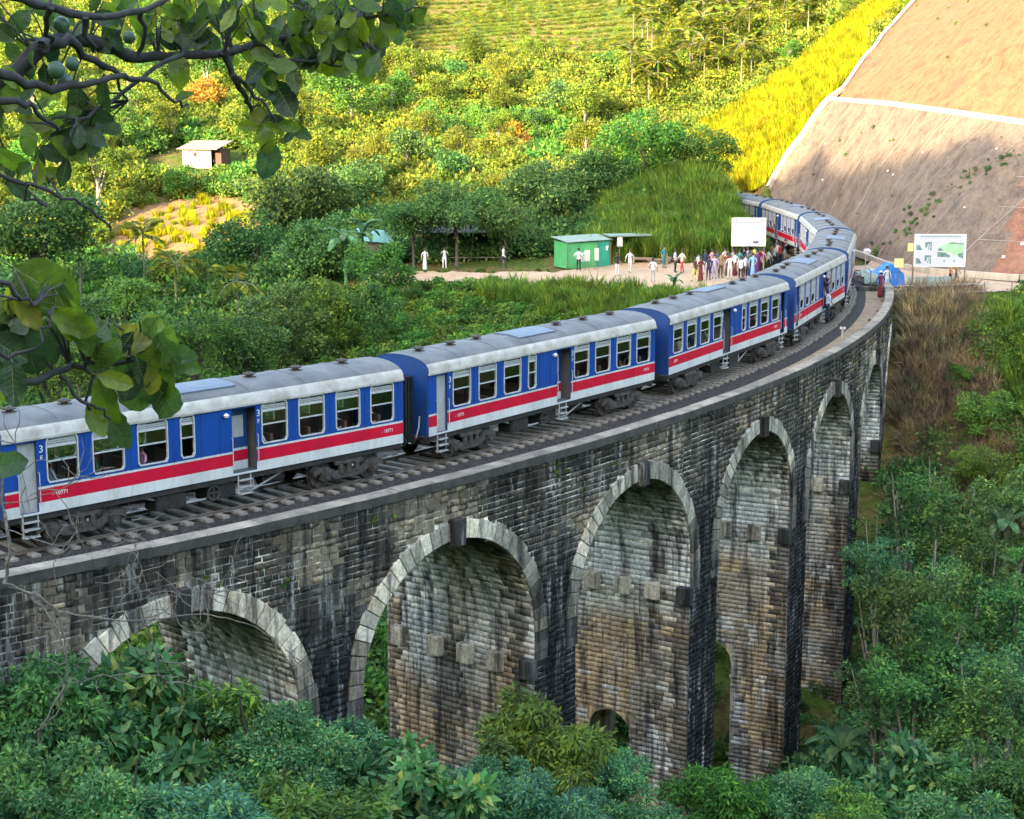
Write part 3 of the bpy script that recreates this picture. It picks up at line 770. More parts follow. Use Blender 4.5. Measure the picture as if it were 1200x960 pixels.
# arch rings
for kk, ac in zip(range(-2, 7), ARCHES):
    if kk < 0: continue
    nv = 31
    for j in range(nv):
        t0 = math.pi*j/nv; t1 = math.pi*(j+1)/nv
        keyst = (j == nv//2)
        ro, proud = (ARC_R+RING+(0.10 if keyst else rb.uniform(-0.07,0.05)), 0.30 if keyst else rb.uniform(0.05,0.075))
        ri = ARC_R - (0.16 if keyst else 0.0)
        if keyst: t0 -= 0.012; t1 += 0.012
        g = 0.0035; pts = []
        for rr_ in (RFm-0.05, RF+proud):
            for (rad_, tt) in ((ri, t0+g), (ri, t1-g), (ro, t1-g), (ro, t0+g)):
                pts.append(P(ac - math.cos(tt)*rad_/RF, rr_, ZARC + math.sin(tt)*rad_))
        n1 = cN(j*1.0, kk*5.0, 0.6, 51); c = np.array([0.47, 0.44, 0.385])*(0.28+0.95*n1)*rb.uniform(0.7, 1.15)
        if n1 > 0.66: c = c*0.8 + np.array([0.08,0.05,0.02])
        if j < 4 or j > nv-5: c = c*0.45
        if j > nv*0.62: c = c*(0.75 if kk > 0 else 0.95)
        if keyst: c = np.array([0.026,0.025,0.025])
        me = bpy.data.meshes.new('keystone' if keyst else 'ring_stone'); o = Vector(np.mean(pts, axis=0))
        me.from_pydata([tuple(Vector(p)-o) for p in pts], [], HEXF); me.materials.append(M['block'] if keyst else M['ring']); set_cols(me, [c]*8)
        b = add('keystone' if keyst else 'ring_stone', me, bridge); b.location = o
        bv = b.modifiers.new('bevel', 'BEVEL'); bv.width = 0.02; bv.segments = 1
    # stilts under the ring down to the corbel line, both jambs
    for sg in (-1, 1):
        for j in range(3):
            z1_ = ZARC - j*0.366; z0 = z1_ - 0.366; pts = []
            for rr_ in (RFm-0.05, RF+0.06):
                for (d, zz) in ((ARC_R+0.004, z0+0.012),(ARC_R+RING, z0+0.012),(ARC_R+RING, z1_-0.012),(ARC_R+0.004, z1_-0.012)):
                    pts.append(P(ac + sg*d/RF, rr_, zz))
            c = np.array([0.17,0.16,0.145])*rb.uniform(0.3,0.9); o = Vector(np.mean(pts, axis=0)); me = bpy.data.meshes.new('ring_stone')
            me.from_pydata([tuple(Vector(p)-o) for p in pts], [], HEXF); me.materials.append(M['ring']); set_cols(me, [c]*8)
            b = add('ring_stone', me, bridge); b.location = o
    # corbels that carried the centring
    a = ac + HSPAN
    for q, dep in enumerate((0.22, 1.75, 3.2, 4.7, 6.6)):
        mb = MB(); r = RF - dep; w = 0.30; h = 0.42; out_ = 0.36
        zc0 = ZS - 0.35
        pts = []
        for s_ in (-0.1, out_):
            for (dr, dz) in ((-w, -h if s_ < 0 else -h*0.75), (w, -h if s_ < 0 else -h*0.75), (w, h), (-w, h)):
                pts.append(P(a - s_/RF, r+dr, zc0+dz))
        me = bpy.data.meshes.new('corbel'); o = Vector(np.mean(pts, axis=0)); me.from_pydata([tuple(Vector(p)-o) for p in pts], [], HEXF)
        c = np.array([0.030,0.030,0.031]) if q == 0 else np.array([0.34,0.30,0.245])*rb.uniform(0.75,1.2)
        me.materials.append(M['ring']); set_cols(me, [c]*8); b = add('corbel', me, bridge); b.location = o
        bv = b.modifiers.new('bevel', 'BEVEL'); bv.width = 0.03; bv.segments = 1
# coping slabs, outer and inner edge
for rr0, rr1 in ((RC-0.56, RC), (RB-0.08, RB+0.45)):
    s = A_BEG*R; stp = 1.83/R; a = A_BEG
    while a < A_END-0.002:
        b_ = min(a+stp, A_END); mb = MB(); nseg = 3
        prof = [(rr0, ZTOP-0.34), (rr1, ZTOP-0.34), (rr1, ZTOP-0.05), (rr1-0.05, ZTOP), (rr0+0.05, ZTOP+0.005), (rr0, ZTOP-0.04)]
        jz = rb.uniform(-0.014, 0.012); aa = [a+0.00008+(b_-a-0.00016)*q/nseg for q in range(nseg+1)]
        base = len(mb.v)
        for a_ in aa:
            for (r_, z_) in prof: mb.v.append(P(a_, r_, z_+jz))
        npf = len(prof)
        for q in range(nseg):
            for k in range(npf):
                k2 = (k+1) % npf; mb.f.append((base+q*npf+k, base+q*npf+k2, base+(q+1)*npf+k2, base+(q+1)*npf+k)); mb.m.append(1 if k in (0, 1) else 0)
        mb.f.append(tuple(range(npf))); mb.m.append(0); mb.f.append(tuple(base+nseg*npf+k for k in reversed(range(npf)))); mb.m.append(0)
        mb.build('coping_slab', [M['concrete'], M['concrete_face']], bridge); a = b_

# ================================================================== THE TRACK
T0, T1 = A_BEG, 1.98
def sweep(prof, a0, a1, da, mat, name, parent=None, closed=True):
    mb = MB(); aa = np.arange(a0, a1, da); npf = len(prof)
    for a_ in aa:
        for (r_, z_) in prof: mb.v.append(P(a_, r_, z_))
    for q in range(len(aa)-1):
        for k in range(npf if closed else npf-1):
            k2 = (k+1) % npf; mb.f.append((q*npf+k, q*npf+k2, (q+1)*npf+k2, (q+1)*npf+k)); mb.m.append(0)
    return mb.build(name, mat, parent)
bal = sweep([(RB+0.46,-0.46),(R-2.0,-0.40),(R-1.7,-0.16),(R+1.6,-0.16),(R+2.05,-0.36),(RFm-0.505,-0.40)], T0, 1.40, 0.006, M['ballast'], 'ballast_bed', None, False)
tag(bal, kind='structure', label='dark stone ballast filling the deck of the viaduct')
bal2 = sweep([(R-2.9,-0.50),(R-2.0,-0.38),(R-1.7,-0.16),(R+1.6,-0.16),(R+2.05,-0.34),(R+2.7,-0.46)], 1.39, T1, 0.006, M['ballast'], 'ballast_bed', None, False)
tag(bal2, kind='structure', label='dark stone ballast under the line beyond the viaduct')
M['deckdirt'] = surf('dusty deck edge', (0.36, 0.245, 0.15), 0.95, (0.20, 0.145, 0.095), 1.6, detail=8, bmp=0.4, bdist=0.05, obj=False)
dp = sweep([(R+1.95,-0.33),(R+2.3,-0.345),(RFm-0.505,-0.36)], 1.06, 1.43, 0.006, M['deckdirt'], 'dirt_verge', None, False)
tag(dp, kind='structure', label='dusty earth verge between track and parapet')
track = empty('railway_track', (0,0,0), 0, 'single broad gauge railway track curving across the viaduct under the train', 'track')
for sg in (-1, 1):
    rc_ = R + sg*0.875
    sweep([(rc_-0.07,-0.10),(rc_+0.07,-0.10),(rc_+0.07,-0.085),(rc_+0.012,-0.06),(rc_+0.012,-0.035),(rc_+0.036,-0.028),(rc_+0.036,0.0),(rc_-0.036,0.0),(rc_-0.036,-0.028),(rc_-0.012,-0.035),(rc_-0.012,-0.06),(rc_-0.07,-0.085)], T0, T1, 0.01, M['steel'], 'rail', track)
sm = MB(); sm.box((0,0,-0.155), (0.25, 2.75, 0.15)); 
for sg in (-1, 1): sm.box((0, sg*0.875, -0.097), (0.16, 0.34, 0.02), 1)
smesh = sm.mesh('sleeper', [M['sleeper'], M['steel']])
a = 0.66
while a < 1.72:
    o = add('sleeper', smesh, track); o.location = P(a, R+rb.uniform(-0.06,0.06), rb.uniform(-0.012,0.008)); o.rotation_euler = (0, 0, a+rb.uniform(-0.02,0.02)); o.scale = (rb.uniform(0.85,1.15),1,1)
    a += 0.64/R

# ================================================================== THE TRAIN
CL, HW = 15.06, 1.32                                      # body length, half width
ZBOT, ZWH, ZRD, ZST, ZGUT = 1.05, 1.375, 1.765, 1.835, 3.28  # body bottom, bands, roof edge
WINS = [(1.36,2.38),(2.87,3.92),(4.41,5.46),(5.94,6.44),(9.02,10.04),(10.52,11.58),(12.08,13.12),(13.6,14.63)]
DOORS = [(0.45,1.05),(7.87,8.80)]
WZ0, WZ1 = 1.93, 3.20
def wall_side(mb, y, inn):
    """one side wall with real window and door openings; y outer face, inn inner face"""
    L0 = -CL/2; holes = [(a+L0, b+L0, WZ0, WZ1) for a, b in WINS] + [(a+L0, b+L0, 1.12, 3.16) for a, b in DOORS]
    xs = sorted(set([-CL/2, CL/2] + [h[0] for h in holes] + [h[1] for h in holes]))
    zs = sorted(set([ZBOT, 1.12, ZWH, ZRD, ZST, WZ0, 3.16, WZ1, ZGUT]))
    inh = lambda x, z: any(h[0] < x < h[1] and h[2] < z < h[3] for h in holes)
    for i in range(len(xs)-1):
        for j in range(len(zs)-1):
            xm, zm = (xs[i]+xs[i+1])/2, (zs[j]+zs[j+1])/2
            if inh(xm, zm): continue
            m = 2 if zm < ZWH else 1 if zm < ZRD else 2 if zm < ZST else 0
            mb.poly([(xs[i],y,zs[j]),(xs[i+1],y,zs[j]),(xs[i+1],y,zs[j+1]),(xs[i],y,zs[j+1])], m)
            mb.poly([(xs[i],inn,zs[j]),(xs[i+1],inn,zs[j]),(xs[i+1],inn,zs[j+1]),(xs[i],inn,zs[j+1])], 4)
    for (x0, x1, z0, z1_) in holes:
        for (p, q) in (((x0,z0),(x1,z0)),((x1,z0),(x1,z1_)),((x1,z1_),(x0,z1_)),((x0,z1_),(x0,z0))):
            mb.poly([(p[0],y,p[1]),(q[0],y,q[1]),(q[0],inn,q[1]),(p[0],inn,p[1])], 3)
def window_mesh(w, shut=False):
    f = MB(); h = WZ1 - WZ0; t = 0.036; d = 0.03
    # frame proud of the wall, local: x along, y outward (negative = near side), z up, origin at middle of the opening
    c = 0.08
    outl = [(-w/2-0.015,-h/2+c),(-w/2+c-0.03,-h/2-0.03),(w/2-c+0.03,-h/2-0.03),(w/2+0.015,-h/2+c),(w/2+0.015,h/2-c),(w/2-c+0.03,h/2+0.03),(-w/2+c-0.03,h/2+0.03),(-w/2-0.015,h/2-c)]
    inl = [(x*(1-2*t/w), z*(1-2*t/h)) for x, z in outl]
    n = len(outl)
    for k in range(n):
        k2 = (k+1) % n; o0, o1, i0, i1 = outl[k], outl[k2], inl[k], inl[k2]
        f.poly([(o0[0],-d,o0[1]),(o1[0],-d,o1[1]),(i1[0],-d,i1[1]),(i0[0],-d,i0[1])])
        f.poly([(o0[0],-d,o0[1]),(o1[0],-d,o1[1]),(o1[0],0.0,o1[1]),(o0[0],0.0,o0[1])])
        f.poly([(i0[0],-d,i0[1]),(i1[0],-d,i1[1]),(i1[0],0.05,i1[1]),(i0[0],0.05,i0[1])])
    f.b2(-w/2+0.04, w/2-0.04, -0.015, 0.02, -0.055, -0.015)          # middle rail
    f.b2(-w/2+0.04, w/2-0.04, -0.012, 0.02, h/2-0.27, h/2-0.225)      # rail under the vent panel
    f.b2(-w/2+0.04, w/2-0.04, -0.010, 0.02, h/2-0.145, h/2-0.12)
    return f.mesh('window', M['alu'])
def pane_mesh(w, shut=False):
    p = MB(); h = WZ1-WZ0
    p.b2(-w/2+0.045, w/2-0.045, 0.02, 0.028, -0.02, h/2-0.23)
    return p.mesh('pane', M['glass'])
def vent_mesh(w):
    p = MB(); h = WZ1-WZ0
    for k in range(3): p.b2(-w/2+0.045, w/2-0.045, 0.012, 0.03, h/2-0.225+k*0.06, h/2-0.18+k*0.06)
    return p.mesh('vent_panel', M['shutter'])
def shut_mesh(w):
    p = MB(); h = WZ1-WZ0
    for k in range(9): p.b2(-w/2+0.045, w/2-0.045, 0.004+0.008*(k%2), 0.03, -0.10+k*0.082-0.12, -0.10+k*0.082-0.05)
    return p.mesh('shutter', M['shutter'])
WM, PM_, VM, SM_ = {}, {}, {}, {}
for w in (1.04, 0.5): WM[w] = window_mesh(w); PM_[w] = pane_mesh(w); VM[w] = vent_mesh(w); SM_[w] = shut_mesh(w)

def roof_prof():
    pr = []
    for k in range(15):
        t = math.pi*k/14; y = -math.cos(t)*(HW+0.05); pr.append((y, ZGUT + 0.60*math.sin(t)**0.72))
    return pr
def door_leaf(w, col):
    mb = MB(); h = 2.0; d = 0.04
    wz0, wz1_ = 1.05, 1.75
    mb.b2(-w/2, w/2, -d/2, d/2, 0, 0.28, 2); mb.b2(-w/2, w/2, -d/2, d/2, 0.28, 0.62, 1); mb.b2(-w/2, w/2, -d/2, d/2, 0.62, 0.70, 2)
    mb.b2(-w/2, w/2, -d/2, d/2, 0.70, wz0, 0); mb.b2(-w/2, -w/2+0.14, -d/2, d/2, wz0, wz1_, 0); mb.b2(w/2-0.14, w/2, -d/2, d/2, wz0, wz1_, 0); mb.b2(-w/2, w/2, -d/2, d/2, wz1_, h, 0)
    return mb.mesh('door', [M['deep_blue'], M['red'], M['white']])
def text_mesh(body, size, name):
    cu = bpy.data.curves.new(name, 'FONT'); cu.body = body; cu.size = size; cu.extrude = 0.002; cu.align_x = 'CENTER'; cu.align_y = 'CENTER'
    ob = bpy.data.objects.new('tmp', cu); COL.objects.link(ob)
    me = bpy.data.meshes.new_from_object(ob.evaluated_get(bpy.context.evaluated_depsgraph_get())); me.name = name
    me.materials.clear(); me.materials.append(M['white_paint']); bpy.data.objects.remove(ob); return me

def make_carriage():
    root = empty('passenger_carriage', (0,0,0))
    L0 = -CL/2
    mb = MB()
    wall_side(mb, -HW, -HW+0.06); wall_side(mb, HW, HW-0.06)
    for sx in (-1, 1):                                    # end walls, rounded towards the sides, with gangway opening
        x = sx*CL/2
        for (y0, y1) in ((-HW,-0.42),(0.42,HW)): mb.poly([(x,y0,ZBOT),(x,y1,ZBOT),(x,y1,ZGUT),(x,y0,ZGUT)], 3)
        mb.poly([(x,-0.42,3.0),(x,0.42,3.0),(x,0.42,ZGUT),(x,-0.42,ZGUT)], 3)
        pr = roof_prof(); mb.poly([(x,y*(HW/(HW+0.05)),z) for y, z in pr], 3)
        # end pillars
        for sy in (-1, 1): mb.b2(x-0.03*sx, x+0.05*sx, sy*(HW-0.10), sy*(HW-0.02), ZBOT, ZGUT-0.02, 3)
    mb.b2(-CL/2+0.01, CL/2-0.01, -HW+0.07, HW-0.07, 1.00, 1.10, 4)     # floor
    mb.b2(-CL/2+0.01, CL/2-0.01, -HW+0.08, HW-0.08, ZGUT-0.03, ZGUT+0.0, 4)
    for xd in (1.20, 7.72, 8.94):                          # cross walls beside the doors
        mb.b2(L0+xd-0.02, L0+xd+0.02, -HW+0.07, -0.4, 1.1, 3.2, 4); mb.b2(L0+xd-0.02, L0+xd+0.02, 0.4, HW-0.07, 1.1, 3.2, 4)
    mb.build('body', [M['blue'], M['red'], M['white'], M['deep_blue'], M['inside']], root)
    # roof
    rb_ = MB(); pr = roof_prof(); n = len(pr); xsr = np.linspace(-CL/2-0.02, CL/2+0.02, 9)
    for x in xsr:
        for (y, z) in pr: rb_.v.append((x, y, z))
    for i in range(len(xsr)-1):
        for k in range(n-1):
            rb_.f.append((i*n+k, i*n+k+1, (i+1)*n+k+1, (i+1)*n+k)); rb_.m.append(1 if k in (0, 1, n-2, n-3) else 0)
    for i, x in enumerate((xsr[0], xsr[-1])): pass
    roof = rb_.build('roof', [M['roof'], M['cream']], root, True)
    for x in np.linspace(-CL/2+1.9, CL/2-1.9, 6):          # roof sheet ribs
        r2 = MB(); r2.tube([(x, y, z+0.004) for y, z in pr[2:-2]], 0.018, 4); r2.build('roof_seam', M['roof'], roof)
    gt = MB()
    for sy in (-1, 1): gt.b2(-CL/2-0.02, CL/2+0.02, sy*(HW+0.01), sy*(HW+0.075), ZGUT-0.05, ZGUT+0.02)
    gt.build('gutter', M['cream'], root)
    vt = MB(); vt.lathe([(0.11,0),(0.11,0.07),(0.20,0.08),(0.20,0.12),(0.08,0.16),(0.0,0.17)], n=12); vt.b2(-0.17,0.17,-0.14,0.14,-0.04,0.02)
    vmesh = vt.mesh('roof_vent', [M['bogie']])
    for u in (0.95, 2.75, 4.5, 9.5, 11.4, 13.4):
        o = add('roof_vent', vmesh, roof); o.location = (L0+u, -0.10 if u != 4.5 else 0.05, ZGUT+0.60)
    hb = MB(); hx0, hx1 = L0+6.0, L0+8.4; ks = range(4, 9); rows_ = [(pr[k][0], pr[k][1]+0.055) for k in ks]
    for (y0, z0), (y1, z1_) in zip(rows_, rows_[1:]): hb.poly([(hx0,y0,z0),(hx1,y0,z0),(hx1,y1,z1_),(hx0,y1,z1_)])
    for x in (hx0, hx1):
        for (y0, z0), (y1, z1_) in zip(rows_, rows_[1:]): hb.poly([(x,y0,z0),(x,y1,z1_),(x,y1,z1_-0.06),(x,y0,z0-0.06)])
    for (y, z) in (rows_[0], rows_[-1]): hb.poly([(hx0,y,z),(hx1,y,z),(hx1,y,z-0.06),(hx0,y,z-0.06)])
    hb.build('roof_hatch', M['hatch'], roof)
    # windows, both sides
    for sy in (-1, 1):
        for (a, b) in WINS:
            w = 1.04 if b-a > 0.8 else 0.5
            o = add('window', WM[w], root); o.location = (L0+(a+b)/2, sy*HW, (WZ0+WZ1)/2); o.rotation_euler = (0, 0, 0 if sy < 0 else math.pi)
            o.scale = ((b-a)/w, 1, 1)
            add('pane', PM_[w], o); add('vent_panel', VM[w], o)
    # doors: the end door stands open with a grey leaf folded inside, the middle door leaf is turned inwards
    dl = door_leaf(0.86, 0); gl = MB(); gl.b2(-0.27, 0.27, -0.02, 0.02, 0, 2.0); gl.b2(-0.2, 0.2, -0.03, 0.03, 1.0, 1.7); glm = gl.mesh('door', M['grey_metal'])
    hm = MB(); hm.tube([(0,0,0),(0,-0.06,0.02),(0,-0.06,0.9),(0,0,0.92)], 0.014, 5); hmesh = hm.mesh('handrail', M['alu'])
    lm = MB()
    for sx in (-0.24, 0.24): lm.b2(sx-0.02, sx+0.02, -0.02, 0.02, -0.62, 0.02)
    for z in (-0.6, -0.38, -0.16): lm.b2(-0.24, 0.24, -0.12, 0.10, z, z+0.035)
    lmesh = lm.mesh('step_ladder', M['grey_metal'])
    for sy in (-1, 1):
        o = add('door', dl, root); o.location = (L0+8.36, sy*(HW-0.48), 1.11); o.rotation_euler = (0,0,0.0 if sy < 0 else math.pi)
        gb = MB(); gb.b2(-0.29,0.29,-0.006,0.006,1.05,1.75); gb.build('pane', M['shutter'], o)
        o = add('door', glm, root); o.location = (L0+0.80, sy*(HW-0.16), 1.11); o.rotation_euler = (0,0,0.12*sy)
        for x in (0.42, 1.08, 7.84, 8.83):
            o = add('handrail', hmesh, root); o.location = (L0+x, sy*HW, 1.35); o.rotation_euler = (0,0,0 if sy < 0 else math.pi)
        for x in (0.78, 8.33):
            o = add('step_ladder', lmesh, root); o.location = (L0+x, sy*(HW-0.06), 1.0)
        for x in (1.2, 8.9):
            tx = add('class_number', T3, root); tx.location = (L0+x, sy*(HW+0.004), 2.92); tx.rotation_euler = (math.pi/2, 0, 0 if sy < 0 else math.pi)
            tx = add('class_mark', TF, root); tx.location = (L0+x, sy*(HW+0.004), 2.66); tx.rotation_euler = (math.pi/2, 0, 0 if sy < 0 else math.pi)
        for x in (1.75, 14.35):
            tx = add('running_number', TNUM, root); tx.location = (L0+x, sy*(HW+0.004), 1.57); tx.rotation_euler = (math.pi/2, 0, 0 if sy < 0 else math.pi)
        lb = MB(); lb.lathe([(0.0,-0.05),(0.07,-0.05),(0.10,0.02),(0.03,0.08),(0,0.08)], n=8); o = lb.build('lamp', M['white_paint'], root); o.location = (L0+7.6, sy*(HW+0.09), 3.02)
    for sy in (-1, 1):                                    # cover strips over the panel joints
        ps_ = MB(); y0, y1 = sy*HW, sy*(HW+0.012)
        for x in (2.62, 4.16, 5.70, 6.70, 7.40, 10.28, 11.83, 13.36, 14.85): ps_.b2(L0+x-0.014, L0+x+0.014, y0, y1, 1.83, ZGUT-0.06)
        ps_.b2(-CL/2, L0+0.40, y0, y1, 1.845, 1.875)
        for (xa, xb) in ((1.10, 7.80), (8.86, 15.05)): ps_.b2(L0+xa, L0+xb, y0, y1, 1.845, 1.870); ps_.b2(L0+xa, L0+xb, y0, y1, ZGUT-0.055, ZGUT-0.03)
        ps_.build('panel_strips', M['blue'], root)
    # underframe
    uf = MB()
    for sy in (-1, 1): uf.b2(-CL/2+0.05, CL/2-0.05, sy*(HW-0.20), sy*(HW-0.06), 0.86, 1.045)
    uf.b2(-CL/2+0.1, CL/2-0.1, -0.2, 0.2, 0.8, 1.0)
    for sx in (-1, 1):
        uf.b2(sx*(CL/2-0.18), sx*(CL/2-0.02), -HW+0.1, HW-0.1, 0.78, 1.04)
    for x in (-2.2, -1.0, 0.4, 1.8): uf.b2(x-0.05, x+0.05, -HW+0.15, HW-0.15, 0.8, 1.0)
    uf.build('underframe', M['iron'], root)
    for sy in (-1, 1):
        tr = MB(); y = sy*(HW-0.28)
        tr.tube([(-2.9,y,0.86),(-1.5,y,0.42),(1.3,y,0.42),(2.6,y,0.86)], 0.035, 5); tr.tube([(-1.5,y,0.42),(-1.5,y,0.86)], 0.03, 5); tr.tube([(1.3,y,0.42),(1.3,y,0.86)], 0.03, 5)
        tr.build('truss_rod', M['grey_metal'], root)
    bb = MB(); bb.b2(-0.55,0.55,-0.3,0.3,-0.3,0.22); bb.b2(-0.5,0.5,-0.33,-0.3,-0.25,0.16)
    bmesh_ = bb.mesh('battery_box', M['iron'])
    for (x, y) in ((-1.9,-0.85),(-0.6,0.85),(0.0,-0.8),(1.6,0.8)): o = add('battery_box', bmesh_, root); o.location = (x, y, 0.66)
    tk = MB(); tk.cyl((0,0,0), 0.2, 0.9, 'X', 12); o = tk.build('air_tank', M['iron'], root); o.location = (2.2,-0.75,0.62)
    fw = MB(); fw.tube([(0.22*math.cos(t), 0, 0.22*math.sin(t)) for t in np.linspace(0, 2*math.pi, 15)], 0.03, 5); fw.tube([(-0.2,0,0),(0.2,0,0)], 0.02, 4); fw.tube([(0,0,-0.2),(0,0,0.2)], 0.02, 4)
    o = fw.build('brake_wheel', M['bogie'], root); o.location = (-0.35,-HW+0.12,0.6)
    # bogies
    wl = MB(); wl.cyl((0,0,0), 0.46, 0.13, 'Y', 20); wl.cyl((0,0.05,0), 0.50, 0.03, 'Y', 20); wl.cyl((0,-0.09,0), 0.13, 0.10, 'Y', 10)
    wmesh = wl.mesh('wheel', M['bogie'])
    for sx in (-1, 1):
        bg_ = MB()
        for sy in (-1, 1):
            y = sy*1.12
            # side frame: arched equaliser
            top = [(-1.5,0.62),(-1.25,0.72),(-0.9,0.72),(-0.55,0.52),(0.55,0.52),(0.9,0.72),(1.25,0.72),(1.5,0.62)]; bot = [(-1.5,0.46),(-1.25,0.55),(-1.0,0.55),(-0.62,0.26),(0.62,0.26),(1.0,0.55),(1.25,0.55),(1.5,0.46)]
            for k in range(7):
                q = [top[k], top[k+1], bot[k+1], bot[k]]
                for yy in (y-0.06, y+0.06): bg_.poly([(p[0],yy,p[1]) for p in q])
                bg_.poly([(top[k][0],y-0.06,top[k][1]),(top[k+1][0],y-0.06,top[k+1][1]),(top[k+1][0],y+0.06,top[k+1][1]),(top[k][0],y+0.06,top[k][1])])
                bg_.poly([(bot[k][0],y-0.06,bot[k][1]),(bot[k+1][0],y-0.06,bot[k+1][1]),(bot[k+1][0],y+0.06,bot[k+1][1]),(bot[k][0],y+0.06,bot[k][1])])
            for x in (-1.05, 1.05): bg_.box((x, y, 0.46), (0.34,0.26,0.30)); bg_.cyl((x, y+sy*0.15, 0.46), 0.10, 0.08, 'Y', 10)
            for x in (-0.35, 0, 0.35): bg_.cyl((x, y+sy*0.02, 0.60), 0.10, 0.34, 'Z', 8)
            bg_.b2(-0.6,0.6,y-0.1,y+0.1,0.74,0.84)
        bg_.b2(-0.18,0.18,-1.1,1.1,0.5,0.72); bg_.b2(-1.5,-1.4,-1.15,1.15,0.48,0.60); bg_.b2(1.4,1.5,-1.15,1.15,0.48,0.60)
        for x in (-1.05, 1.05): bg_.cyl((x,0,0.46), 0.07, 1.7, 'Y', 8)
        bo = bg_.build('bogie', M['bogie'], root); bo.location = (sx*5.1, -0.13, 0)
        for x in (-1.05, 1.05):
            for sy in (-1, 1):
                o = add('wheel', wmesh, bo); o.location = (x, sy*0.875, 0.46); o.rotation_euler = (0,0,0 if sy < 0 else math.pi)
    # gangway bellows, couplers, hoses
    for sx in (-1, 1):
        gw = MB(); 
        for k in range(3):
            x0 = sx*(CL/2 + 0.02 + 0.16*k); x1 = sx*(CL/2 + 0.13 + 0.16*k)
            gw.b2(x0, x1, -0.62, -0.45, 1.1, 3.12); gw.b2(x0, x1, 0.45, 0.62, 1.1, 3.12); gw.b2(x0, x1, -0.62, 0.62, 2.95, 3.15); gw.b2(x0, x1, -0.55, 0.55, 1.02, 1.12)
        gw.build('gangway_bellows', M['rubber'], root)
        cp = MB(); cp.b2(sx*(CL/2-0.1), sx*(CL/2+0.50), -0.12, 0.12, 0.82, 1.0); cp.cyl((sx*(CL/2+0.15), -0.85, 0.98), 0.08, 0.5, 'X', 10); cp.cyl((sx*(CL/2+0.15), 0.85, 0.98), 0.08, 0.5, 'X', 10)
        for sy in (-1, 1): cp.cyl((sx*(CL/2+0.40), sy*0.85, 0.98), 0.19, 0.04, 'X', 14)
        cp.build('coupler', M['iron'], root)
        hs = MB(); x = sx*(CL/2+0.06)
        hs.tube([(x, -1.0*sx*-1 if False else -0.95, 1.75), (x+sx*0.05,-0.95,1.35),(x+sx*0.15,-0.9,1.0),(x+sx*0.3,-0.85,0.82),(x+sx*0.45,-0.8,0.85)], 0.03, 6); hs.build('brake_hose', M['grey_metal'], root)
    # seats inside, seen through the windows
    st = MB(); st.b2(-0.05,0.05,-0.45,0.45,0.35,1.05); st.b2(-0.45,0.45,-0.45,0.45,0.33,0.42); st.b2(-0.3,0.3,-0.4,0.4,0.0,0.33); stm = st.mesh('seat', M['seat'])
    for x in (2.6,4.15,5.7,9.5,11.05,12.6,14.1):
        for y in (-0.75,0.75): o = add('seat', stm, root); o.location = (L0+x, y, 1.1)
    return root
T3 = text_mesh('3', 0.30, 'class_number'); TF = text_mesh('F', 0.20, 'class_mark'); TNUM = text_mesh('- 10771', 0.17, 'running_number')
TRAIN_G = 'carriages of the train on the viaduct'
LABS = ['nearest blue carriage, its open end door at the left picture edge',
        'second nearest blue carriage, open grey end door and two passengers behind its windows',
        'third blue carriage from the left, with passengers leaning out beside its first windows',
        'fourth blue carriage with pale half-lowered shutters and people hanging out of its middle door',
        'carriage seen almost end on at the outermost point of the curve',
        'carriage turning back behind the crowd, second from the far end of the train',
        'farthest carriage, disappearing behind the green mound, its inner side facing the viewer',
        'last carriage of the train, hidden almost wholly behind the green mound']
S0, PITCHC = 88.268, 15.067 + 1.139
proto = make_carriage(); CARS = []
for k in range(8):
    o = proto if k == 0 else copy_tree(proto)
    am = (S0 + k*PITCHC + CL/2)/R
    o.location = P(am, R*math.cos(CL/2/R) - 0.06 + 0.02*0, 0.0); o.rotation_euler = (0, 0, am + (math.pi if k in (2, 5) else 0))
    tag(o, LABS[k], 'train carriage', TRAIN_G); CARS.append(o)
for k in (3, 4, 5, 6, 7):                                 # these run with shutters half down
    for w in [c for c in CARS[k].children if c.name.startswith('window')]:
        for c in list(w.children):
            if c.name.startswith('pane'):
                big = w.scale[0] < 1.5 and c.data.name.startswith('pane')
                c.data = SM_[1.04] if c.data == PM_[1.04] else SM_[0.5]; c.name = 'shutter'
for k in (2, 5):                                          # the turned carriages: bogies shifted to the outer side again
    for c in CARS[k].children:
        if c.name.startswith('bogie'): c.location.y = 0.13

